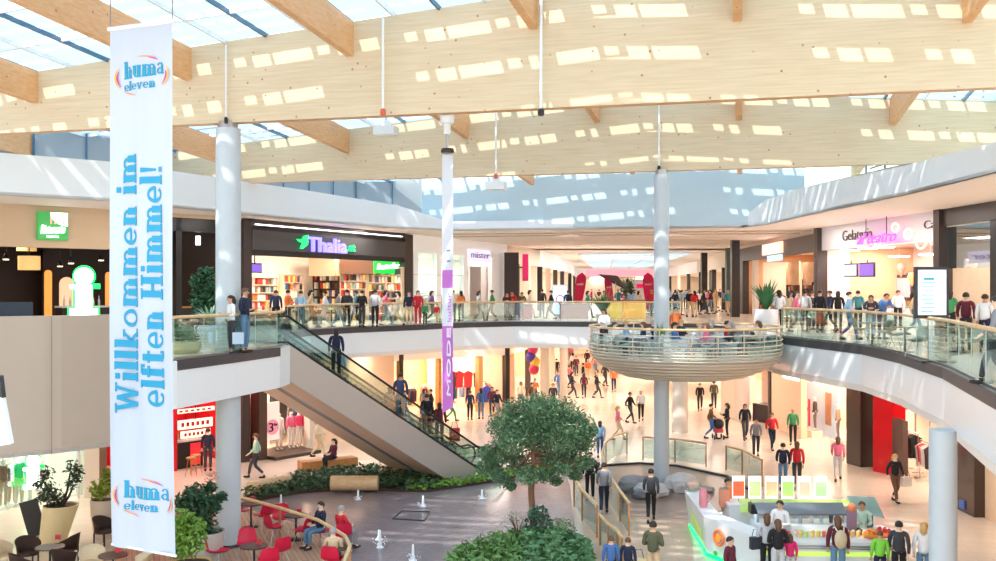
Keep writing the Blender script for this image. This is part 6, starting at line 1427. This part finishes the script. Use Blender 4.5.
# goods on the stand (things of their own)
def bowl(c,r,colr,label,fruit,fl,grp):
    rt=thing('fruit_bowl',label,'bowl',c); MB().lathe([(r*.45,0),(r*.9,.07),(r,.14),(r*.92,.14),(r*.4,.03)],c,18).build('bowl',mat('bowl_%d%d'%(colr[0],colr[1]),colr,.4),rt)
    for k in range(9):
        a=k*2.4; q=r*.75*math.sqrt((k+.5)/9); place(FR,(c[0]+q*math.cos(a),c[1]+q*math.sin(a),c[2]+.1+(.06 if k<3 else 0)),0,fl,grp,{'*':col(*fruit)},r/.3)
FR=tag(MB().ball((0,0,.055),.055,0,10,6).build('fruit',paint,org=(0,0,0)),'fruit','fruit')
bowl(Vector((10.1,25.4,ZL+.98)),.27,(230,110,50),'orange bowl of red fruit at the right end of the juice stand',(224,50,60),'red fruit in the orange bowl at the right end of the juice stand','red fruit on the juice stand')
bowl(Vector((9.75,25.25,ZL+.98)),.24,(240,150,60),'orange bowl of oranges beside the red fruit',(244,150,40),'orange in the bowl beside the red fruit','oranges on the juice stand')
bowl(Vector((7.15,25.35,ZL+.98)),.16,(236,130,50),'small bowl of orange wedges at the left end of the front counter',(240,160,40),'orange piece in the left bowl of the juice stand','orange pieces on the juice stand')
bowl(Vector((7.5,25.35,ZL+.98)),.16,(220,70,50),'small bowl of red berries beside the orange wedges',(214,50,40),'red berry in the small bowl of the juice stand','berries on the juice stand')
cup=tag(MB().lathe([(.035,0),(.048,.14),(.05,.15),(.03,.17)],(0,0,0),12).build('juice_cup',paint,org=(0,0,0)),'cup','cup')
random.seed(4)
for k in range(26):
    x=7.75+.075*k; y=25.3+.12*(k%2); 
    place(cup,(x,y,ZL+.98),0,'small juice cup in the rows along the front counter of the juice stand','juice cups on the front counter',{'*':col(*random.choice([(250,214,120),(246,240,230),(250,180,100),(200,224,120),(240,120,120)]))})
for k in range(9): place(cup,(7.2+.3*k+random.uniform(-.08,.08),26.85,ZL+1.0),0,'cup standing under the grey canopy of the juice stand','cups under the grey canopy',{'*':col(*random.choice([(240,240,240),(200,220,230),(90,90,100)]))},1.3)
for x,y,s,cc,lb in ((7.55,28.0,(.55,.35,.28),(40,40,46),'black coffee machine on the juice stand'),(8.9,27.9,(.5,.3,.1),(226,50,60),'red tray behind the grey canopy'),(8.4,27.9,(.3,.3,.16),(150,180,220),'blue box behind the grey canopy'),(9.9,27.2,(.35,.3,.3),(230,190,140),'cardboard box at the right of the juice stand'),(10.1,26.5,(.25,.25,.3),(90,100,110),'grey blender box near the glass screen'),(6.75,28.9,(.25,.3,.5),(236,150,120),'peach coloured jar rack at the left of the stand')):
    r_=thing('appliance',lb,'appliance',(x,y,ZL+1.0)); MB().box((x,y,ZL+1.0+s[2]/2),s).build('housing',mat('ap%d%d'%(cc[0],cc[2]),cc,.4),r_); MB().box((x,y,ZL+1.0+s[2]+.02),(s[0]*.8,s[1]*.8,.04)).build('lid',steel,r_)
tag(MB().lathe([(.03,0),(.045,.05),(.04,.2),(.02,.28)],(7.35,26.2,ZL+.98),10).build('blue_bottle',mat('blue_bottle_plastic',(30,120,190),.3)),'blue bottle at the left end of the stand','bottle') if 0 else None
r_=thing('display_stand','small upright price display with an orange head beside the backpacked woman','display',(9.35,25.6,ZL+.98)); MB().box((9.35,25.6,ZL+1.33),(.26,.05,.6)).build('panel',mat('mauve_panel',(150,120,140),.4),r_); MB().ball((9.35,25.6,ZL+1.7),(.12,.08,.12)).build('orange_head',mat('orange_head',(226,130,90),.5),r_); MB().box((9.35,25.6,ZL+1.0),(.2,.16,.03)).build('foot',steel,r_)
r_=thing('display_bowl','round glass bowl with pink packets at the left end of the stand','bowl',(6.12,30.4,ZL+1.12)); MB().lathe([(.12,0),(.24,.12),(.26,.25)],(6.12,30.4,ZL+1.12),16,cap=False).build('bowl',glass,r_); MB().ball((6.12,30.4,ZL+1.3),(.2,.2,.12)).build('packets',mat('peach_packets',(240,180,160),.6,noise=.4,nscale=12),r_)
r_=thing('jug','pink glass jug on the left wall of the juice stand','jug',(5.98,28.2,ZL+1.12)); MB().lathe([(.1,0),(.13,.1),(.12,.4),(.08,.55)],(5.98,28.2,ZL+1.12),14).build('body',mat('pink_jug',(226,140,150),.2),r_); MB().tube([(6.11,28.2,ZL+1.5),(6.21,28.2,ZL+1.4),(6.11,28.2,ZL+1.25)],.02,6).build('handle',mat('pink_jug2',(226,140,150),.2),r_)
# ============================================================ PEOPLE PLACED
random.seed(21)
SK=[(236,196,168),(224,178,146),(240,204,178),(206,156,122)]
SEEN=set()
def pp(px,py,pose,top,trs,hair,face,where,lv=0,hc='dark',h=1.0,kind='person',z=None,xyz=None):
    """face: degrees, 0 looks at the camera, 180 looks away"""
    loc = Vector(xyz) if xyz is not None else (U(px,py) if lv==0 else L(px,py))
    if z is not None: loc.z=z
    az=math.atan2(loc.x,loc.y); lb=f"{kind}, {top} top, {trs} trousers, {where}"
    assert lb not in SEEN, lb
    SEEN.add(lb)
    return person(loc,pose,hair,-az+R(face),CN[top],CN[trs],HC[hc],lb,scale=h*random.uniform(.97,1.03),skin=random.choice(SK))
def crowd(spots,where,lv,tops,trss=('black','denim','charcoal','beige','navy'),group=None):
    combos=[(a,b) for a in tops for b in trss]; random.shuffle(combos)
    for i,(px,py) in enumerate(spots):
        a,b=combos[i%len(combos)]
        pose=random.choice(('walk','walk','stand','hold')); pp(px,py,pose,a,b,random.choice(('short','long')),random.choice((0,20,180,160,90,-90,200,45)),where,lv,random.choice(('dark','brown','blond','black','grey','dark')),random.choice((1,1,1,.96,1.02)))
ALLT=list(CN)
# left gallery
pp(231,353.6,'hold','white','charcoal','long',-70,'leaning towards the tall man at the left railing',hc='dark',h=.97)
pp(245,352.6,'hold','navy','denim','short',60,'standing at the left railing by the concrete column',hc='brown',h=1.06)
# before the bookshop
for a in ((276,329,'stand','dark blue','black','short',180,'at the left bookshop table',),(288,328.5,'hold','orange','charcoal','short',120,'browsing beside the left bookshop table'),(301,328.3,'stand','light blue','denim','short',160,'looking into the bookshop entrance'),
  (311,328,'walk','beige','brown','long',90,'passing the middle of the bookshop'),(325,328,'walk','white','light grey','short',-90,'crossing before the beige bulkhead'),(338,327.5,'walk','grey','denim','long',90,'walking before the bookshop display'),
  (347,327,'stand','charcoal','black','short',180,'facing the wide middle bookcase'),(356,327,'walk','teal','navy','short',-80,'walking before the wide middle bookcase'),(362,327.3,'hold','black','charcoal','short',150,'standing close to the tall bookcase'),
  (375,327.2,'stand','light grey','black','short',170,'standing alone under the small green sign'),(386,325.8,'walk','pink','denim','long',90,'passing under the small green sign'),(398,325.5,'walk','cream','beige','long',-90,'near the right bookshop pillar'),
  (409,326.3,'stand','navy','beige','short',0,'beside the red dressed one at the bookshop corner'),(418,326.3,'stand','red','red','long',10,'at the bookshop corner')): pp(*a)
pp(425,326.3,'stand','green','charcoal','short',30,'at the railing beside the red dressed adult',h=.68,kind='child',hc='blond'); pp(437,324.5,'stand','red','beige','short',-20,'left of the edge-on banner',h=.62,kind='child')
for a in ((453,321,'stand','cream','black','short',175,'with a companion before the white store',),(461,321,'hold','orange','charcoal','long',200,'beside a companion before the white store'),(432,322.5,'walk','purple','navy','long',90,'left of the edge-on banner at the white store'),
  (479,322,'walk','light grey','grey','long',100,'before the grey cubicle opening'),(492,321,'walk','green','brown','short',-90,'before the narrow grey cubicle'),(507,320.5,'lean','burgundy','black','long',0,'leaning on the far railing by the dark pillar'),
  (513,320.3,'lean','red','navy','short',-10,'leaning on the far railing below the magenta sign'),(521,320,'lean','olive','black','short',10,'leaning on the far railing right of the red one'),(530,318,'walk','cream','beige','long',90,'walking behind the far railing'),
  (542,317,'stand','charcoal','black','short',180,'beside the standing bright screen'),(551,319,'walk','black','charcoal','short',-90,'crossing before the bright screen'),(568,318,'stand','dark blue','denim','short',180,'left of the first magenta flag'),
  (588,318,'walk','teal','charcoal','long',90,'between the palm and the first flag')): pp(*a)
# concourse crowd
sp=[]
for x in range(604,736,7):
    if 612<x<655 or x>668 or x<612: sp.append((x+random.uniform(-2,2),random.uniform(311,317)))
for x in range(668,742,6): sp.append((x+random.uniform(-2,2),random.uniform(308,312)))
for x in range(590,700,9): sp.append((x+random.uniform(-2,2),random.uniform(304,307)))
crowd(sp,'among the far concourse crowd behind the basket balcony',0,['blue','red','black','white','navy','beige','pink','grey','light blue','burgundy','teal','cream'])
# right gallery
for a in ((779,334,'hold','white','black','long',200,'at the corner where the palm stands'),(789,328,'stand','beige','brown','long',160,'before the brown fronted shop'),(796,332,'walk','pink','grey','long',90,'passing the brown fronted shop',),
 (805,331,'stand','light grey','charcoal','short',170,'near the peach posters'),(812,330,'hold','charcoal','navy','long',40,'near the peach posters'),(820,333,'stand','black','black','short',150,'before the dark post of the parlour'),(830,331,'walk','dark blue','black','short',-60,'left in the parlour queue'),
 (838,333,'stand','black','charcoal','long',180,'second in the parlour queue'),(849,340,'walk','light blue','blue','short',90,'walking before the parlour counter'),(858,331,'stand','teal','black','short',170,'under the purple menu screen'),
 (871,339,'lean','charcoal','denim','long',0,'leaning on the right railing beside a man in blue'),(882,339,'lean','blue','navy','short',30,'leaning on the right railing close to a woman'),(898,330,'stand','white','black','short',0,'behind the ice cream counter'),
 (966,351,'walk','burgundy','charcoal','short',180,'right of the totem screen'),(985,353,'stand','white','navy','short',160,'at the right frame edge before the café'),(950,342,'stand','green','black','long',170,'waiting before the café counter'),(914,335,'walk','beige','denim','long',90,'passing behind the totem screen')): pp(*a)
pp(997,386,'walk','grey','charcoal','long',-90,'cut off by the right frame edge behind the glass',h=1)
# basket balcony : seated guests
seats=[(-2.7,-.75,70),(-1.6,-.5,-100),(-2.0,1.3,80),(-.9,1.6,-90),(-.75,-2.2,80),(.4,-2.0,-90),(.3,-1.35,60),(1.5,-1.1,-100),(1.5,-.5,80),(2.7,-.3,-95),(.2,1.6,60),(1.4,1.8,-80)]
tops=['white','dark blue','light blue','black','blue','pink','light grey','charcoal','red','cream','navy','grey']
for i,(dx,dy,f) in enumerate(seats):
    pp(0,0,'sit',tops[i],('black','denim','navy')[i%3],('short','long')[i%2],f,'seated at a white table on the basket balcony',hc=('dark','brown','blond','grey')[i%4],xyz=(PC.x+dx,PC.y+dy,ZP-.02))
pp(0,0,'stand','orange','black','short',20,'standing at the back of the basket balcony',xyz=(PC.x+.2,PC.y+2.8,ZP)); pp(0,0,'hold','white','charcoal','long',-30,'serving on the left of the basket balcony',xyz=(PC.x-2.9,PC.y+.9,ZP))
# escalator riders
def rider(s,far,top,trs,hair,where,face=180,hc='dark'):
    q=Q_(s,.66+(1.6 if far else 0),-SLP*s+.18); loc=Vector(q); pp(0,0,'stand',top,trs,hair,face,where,xyz=loc,hc=hc)
SLP=5.65/9.8
rider(1.5,1,'black','charcoal','short','uppermost on the escalators'); rider(2.5,0,'navy','black','long','high on the near escalator carrying a bag'); rider(4.0,1,'light blue','brown','short','in the upper middle of the far escalator')
rider(5.6,0,'dark blue','denim','short','in the middle of the near escalator'); rider(6.6,1,'grey','charcoal','long','in the lower middle of the far escalator'); rider(7.0,0,'black','black','short','in the lower part of the near escalator'); rider(8.6,1,'red','denim','short','near the foot of the far escalator',hc='brown'); rider(7.7,0,'burgundy','navy','long','just below the black dressed one on the near escalator')
# lower floor, left
for a in ((208,471,'stand','navy','charcoal','short',175,'standing at the red snack bar counter',1),(256,478,'walk','mint','charcoal','short',-90,'hurrying left past the sale window',1,'brown'),
 (318,457,'walk','cream','beige','long',90,'walking behind the bench',1,'blond')): pp(*a)
pp(0,0,'sit','burgundy','black','long',-60,'sitting on the long wooden bench',xyz=L(333,471)+Vector((0,.25,.02)))
q=on(321,532,.42); pp(0,0,'sit','navy','denim','short',-60,'seated at the terrace table facing the red jacket',xyz=(q.x,q.y,D_)); q=on(341,536,.42); pp(0,0,'sit','red','grey','short',130,'seated with the back to the viewer at the terrace edge',hc='grey',xyz=(q.x,q.y,D_)); q=on(333,560,.42); pp(0,0,'sit','beige','charcoal','short',175,'seated at the bottom of the red chair terrace',hc='grey',xyz=(q.x,q.y,D_))
# far lower left shops
for a in ((405,421,'walk','dark blue','charcoal','short',90,'by the brown post behind the escalator',1),(424,418,'stand','grey','denim','long',160,'browsing racks behind the escalator',1),(431,420,'walk','black','black','short',-90,'behind the escalator beside the violet banner',1),(451,421,'walk','red','green','long',90,'right of the violet banner tip',1),
 (470,420,'stand','dark blue','black','short',170,'before the red sweaters',1),(481,419,'stand','blue','denim','long',190,'beside the oak post',1),(492,416,'walk','burgundy','charcoal','long',0,'near the black post',1),(497,420,'walk','navy','grey','short',40,'before the black post',1),(521,410,'stand','cream','grey','long',0,'left of the balloon pole',1),
 (535,405,'hold','orange','black','long',20,'under the balloon bunch',1),(532,411,'walk','brown','black','short',60,'left of the cream column base',1),(553,412,'walk','charcoal','black','long',0,'between the two cream columns',1)): pp(*a)
sp=[(x+random.uniform(-3,3),y) for x,y in ((556,380),(559,396),(571,372),(575,398),(583,385),(586,398),(578,376),(590,380),(594,392),(600,398),(568,388),(603,386),(611,392),(597,374),(551,372),(585,368),(573,364),(592,362),(565,360),(606,376))]
crowd(sp,'in the lower crowd right of the cream columns',1,['black','red','orange','navy','white','pink','charcoal','burgundy','blue'])
# lower centre and right
for a in ((600,457,'walk','light blue','blue','long',180,'at the top of the curved ramp railing',1,'dark',.95),(630,423,'walk','black','charcoal','short',60,'striding beside another left of the middle column',1),(641,421,'walk','white','black','short',0,'in the open left of the middle column',1,'grey'),
 (618,440,'walk','pink','beige','long',100,'faint walker above the curved ramp railing',1,'blond'),(700,411,'walk','black','black','short',0,'leftmost of three far walkers under the basket balcony',1),(714,409,'walk','olive','charcoal','short',180,'middle of three far walkers under the basket balcony',1),(726,409,'walk','blue','denim','short',180,'right of three far walkers under the basket balcony',1),
 (711,439,'walk','brown','blue','short',90,'walking left of the pushchair',1),(727,438,'hold','black','black','long',-90,'pushing the pushchair',1),(745,440,'walk','black','charcoal','long',10,'alone before the pink shop window',1),(756,457,'walk','grey','charcoal','short',0,'behind the juice stand railing',1),(772,450,'walk','red','navy','long',20,'by the cream wall panel',1,'brown'),
 (793,445,'stand','green','black','short',0,'before the winter poster window',1,'blond'),(783,489,'walk','navy','denim','short',180,'walking arm in arm with the red jacket',1),(797,489,'walk','red','charcoal','long',180,'walking arm in arm with the navy jacket',1,'brown'),(838,481,'walk','pink','light grey','long',180,'crossing the floor left of the black pillar',1,'brown'),
 (895,502,'walk','black','brown','long',30,'with blond hair before the mocha panel',1,'blond'),(590,500,'stand','black','black','short',0,'standing in a dark suit at the ramp railing',1),(604,515,'walk','grey','navy','short',180,'walking on the ramp between the railings',1),(651,522,'walk','charcoal','black','short',180,'crossing the sunken paving before the boulders',1)): pp(*a)
for a in ((611,592,'stand','blue','navy','short',180,'at the bottom edge left of the pair',1,'brown',.78,'child'),(628,592,'stand','navy','charcoal','short',170,'at the bottom edge in the middle of three',1,'brown',.76,'child'),(653,590,'hold','olive','beige','short',170,'at the bottom edge carrying a bag',1,'dark',1.0),(730,600,'stand','burgundy','black','short',60,'whose head shows in front of the juice stand corner',1,'dark',.9),
 (767,580,'stand','light grey','black','long',185,'buying juice with a shoulder bag',1,'brown'),(778,586,'hold','black','light grey','long',190,'holding a child at the juice counter',1,'brown'),(790,584,'stand','magenta','light grey','long',200,'at the juice counter beside the black top',1,'brown',.72,'child'),(838,586,'stand','burgundy','denim','long',180,'wearing a beige backpack at the juice counter',1,'brown'),
 (880,588,'stand','bright green','navy','short',190,'at the right end of the juice counter',1,'brown',.85),(899,590,'walk','charcoal','black','short',180,'right of the bright green shirt',1,'dark'),(924,592,'stand','white','denim','long',170,'at the bottom beside the right column',1,'blond')):
    pp(*a[:8],a[8],a[9],a[10] if len(a)>10 else 1,a[11] if len(a)>11 else 'person')
pp(0,0,'hold','white','black','short',-20,'serving behind the left end of the juice counter',xyz=(7.6,26.05+.05,ZL),hc='dark'); pp(0,0,'hold','mint','black','short',10,'serving behind the right end of the juice counter',xyz=(9.9,26.35,ZL),hc='brown'); pp(0,0,'stand','peach' if 0 else 'orange','white','short',30,'working at the back left of the juice stand',xyz=(6.95,28.9+.4,ZL),hc='dark')
# backpack, bags
b=L(838,586); root=thing('backpack','beige backpack worn at the juice counter','backpack',b+Vector((0,-.22,1.05))); c_=b+Vector((0,-.2,1.22)); m=MB(); m.ball(c_,(.16,.1,.24),0,14,10); m.build('pack',mat('beige_canvas',(206,186,150),.7),root); MB().ball(c_+Vector((0,-.08,-.08)),(.11,.05,.1),0,12,8).build('front_pocket',mat('beige_canvas2',(196,174,138),.7),root)
for s in (-1,1): MB().tube([c_+Vector((s*.08,.02,.2)),c_+Vector((s*.12,.12,.3)),c_+Vector((s*.13,.2,.22))],.018,5).build('strap',mat('cream_strap',(236,230,214),.7),root)
def bag(loc,colr,label,s=1,h=.28):
    loc=Vector(loc); root=thing('bag',label,'bag',loc); MB().box(loc+Vector((0,0,h*s/2)),(.3*s,.12*s,h*s),rz=.3).build('bag_body',mat('bag_%d%d%d'%colr,colr,.6),root); MB().tube([loc+Vector((-.1*s,0,h*s)),loc+Vector((-.06*s,0,h*s+.18*s)),loc+Vector((.06*s,0,h*s+.18*s)),loc+Vector((.1*s,0,h*s))],.01,5).build('handle',black,root)
bag(L(762,580)+Vector((-.15,0,.8)),(50,52,60),'dark shoulder bag at the side of the grey jacket at the juice counter',1.1); bag(L(649,590)+Vector((-.25,0,.45)),(226,206,160),'cream carrier bag held by the olive jacket',1.2); bag(L(899,502)+Vector((.25,0,.55)),(236,226,220),'white carrier bag held by the blond woman in black',1.2); bag(L(236,0+352+0) if 0 else U(238,354.8)+Vector((0,0,.3)),(190,210,230),'pale blue shopping bag between the couple at the left railing',1.0,.32)
bag(Q_(8.5,.6,-SLP*8.5+.75),(214,60,50),'orange red shopping bag low on the near escalator',1.3,.4)
# pushchair
c=L(718,439); root=thing('pushchair','dark pushchair with a red basket under the basket balcony','pushchair',c)
MB().ball(c+Vector((0,0,.75)),(.3,.35,.28),0,12,8).build('hood',black,root); MB().box(c+Vector((0,0,.45)),(.4,.55,.2)).build('seat',mat('bag_red',(170,40,50),.6),root)
for sx in (-.22,.22):
    for sy in (-.25,.25): MB().tube([c+Vector((sx-.02,sy,.12)),c+Vector((sx+.02,sy,.12))],.12,12).build('wheel',rub,root)
MB().tube([c+Vector((.1,0,.5)),c+Vector((.38,0,1.0))],.02,6).build('push_handle',steel,root)
# ---------------- mannequins
def mannequin(loc,rz,top,trs,label,bodyc=(240,236,230),pose='stand'):
    key=(pose,'m')
    if key not in PP:
        r=thing('mannequin','mannequin','mannequin'); src=PP[(pose,'short')]
        for ch in kids(src):
            if ch.name.split('.')[0] in ('body','jacket','trousers'):
                c=ch.copy(); C.objects.link(c); c.parent=r
        MB().lathe([(.2,0),(.2,.015)],(0,0,0),16).build('base_plate',chrome,r); PP[key]=r
    place(PP[key],loc,rz,label,None,dict(body=col(*bodyc),jacket=col(*top),trousers=col(*trs)))
pm_=B3
for px,py,t1,t2,lb in ((279,459,(250,240,232),(244,226,212),'white mannequin behind the pink circle banner in the sale window'),(291,458,(236,110,150),(248,236,228),'white mannequin with a pink top in the sale window'),(299,456,(226,60,110),(250,236,228),'mannequin with a magenta top right in the sale window')):
    q=B3.p(B3.u(px,.5),.5,ZL+.14); mannequin(q,B3.rz,t1,t2,lb)
for px,v,t1,t2,lb in ((3,.6,(120,90,70),(190,160,120),'mannequin in brown at the far left of the lower window'),(12,.9,(226,196,150),(200,170,130),'mannequin in sand clothes second from the left frame edge'),(19,.6,(90,110,150),(236,216,190),'mannequin in a blue top third from the left frame edge')):
    mannequin(B1.p(B1.u(px,v),v,ZL),B1.rz,t1,t2,lb)
for px,v,t1,t2,lb in ((805,.8,(190,170,160),(120,100,90),'grey clad mannequin at the left of the winter poster'),(815,.9,(84,70,60),(120,108,90),'mannequin in a dark coat before the winter poster'),(838,.8,(214,170,140),(150,130,120),'mannequin in a salmon top right of the winter poster'),(851,.8,(60,56,60),(60,56,60),'dark mannequin before the framed poster of a woman'),(857,.6,(50,50,52),(180,160,140),'mannequin in black beside the black pillar')):
    mannequin(D2.p(D2.u(px,v),v,ZL+.35),D2.rz-.4,t1,t2,lb); sbox(D2,'display_plinth','low plinth under the '+lb,'plinth',D2.u(px,v)-.28,D2.u(px,v)+.28,v-.28,v+.28,ZL,ZL+.35,cream)
# ============================================================ world, sun, camera
sc=bpy.context.scene
w=bpy.data.worlds.new('World'); sc.world=w; w.use_nodes=True; nt=w.node_tree; bg=nt.nodes['Background']
tc=nt.nodes.new('ShaderNodeTexCoord'); sp=nt.nodes.new('ShaderNodeSeparateXYZ'); rr=nt.nodes.new('ShaderNodeValToRGB')
nt.links.new(tc.outputs['Generated'],sp.inputs[0]); nt.links.new(sp.outputs['Z'],rr.inputs[0]); nt.links.new(rr.outputs[0],bg.inputs[0])
rr.color_ramp.elements[0].color=(1,.97,.94,1); rr.color_ramp.elements[1].color=(.72,.87,1,1)
bg.inputs[1].default_value=2.1
sd=Vector((bx.x*.25+ax.x*.6, bx.y*.25+ax.y*.6, -.85))
su=bpy.data.lights.new('sun','SUN'); su.energy=4.8; su.angle=R(.9); su.color=(1,.95,.86)
so=bpy.data.objects.new('sun',su); C.objects.link(so); so.rotation_euler=sd.to_track_quat('-Z','Y').to_euler()
def area(name,loc,size,power,colr=(1,.93,.85),rot=(0,0,0),sy=None):
    l=bpy.data.lights.new(name,'AREA'); l.shape='RECTANGLE'; l.size=size; l.size_y=sy or size; l.energy=power; l.color=colr
    o=bpy.data.objects.new(name,l); C.objects.link(o); o.location=loc; o.rotation_euler=rot; return o
for (x,y,z,s,sy,p,c_) in LIGHTS: area('fill_area_light',(x,y,z),s,p*(.6 if z<0 else .8),c_,sy=sy)  # added area lights that brighten galleries and shops, not real fixtures
cam=bpy.data.cameras.new('camera'); cam.sensor_width=36; cam.lens=F/996*36; cam.clip_end=600
cam.shift_y=(HY-280.5)/996
co=bpy.data.objects.new('camera',cam); C.objects.link(co); co.location=(0,0,EYE); co.rotation_euler=(R(90),0,0)
sc.camera=co
sc.view_settings.view_transform='Standard'; sc.view_settings.look='None'; sc.view_settings.exposure=EXPO; sc.view_settings.gamma=1
sc.view_settings.use_curve_mapping=False
sc.cycles.max_bounces=8; sc.cycles.transparent_max_bounces=16; sc.cycles.use_denoising=True; sc.cycles.diffuse_bounces=4
sc.cycles.caustics_reflective=False; sc.cycles.caustics_refractive=False; sc.cycles.sample_clamp_indirect=8
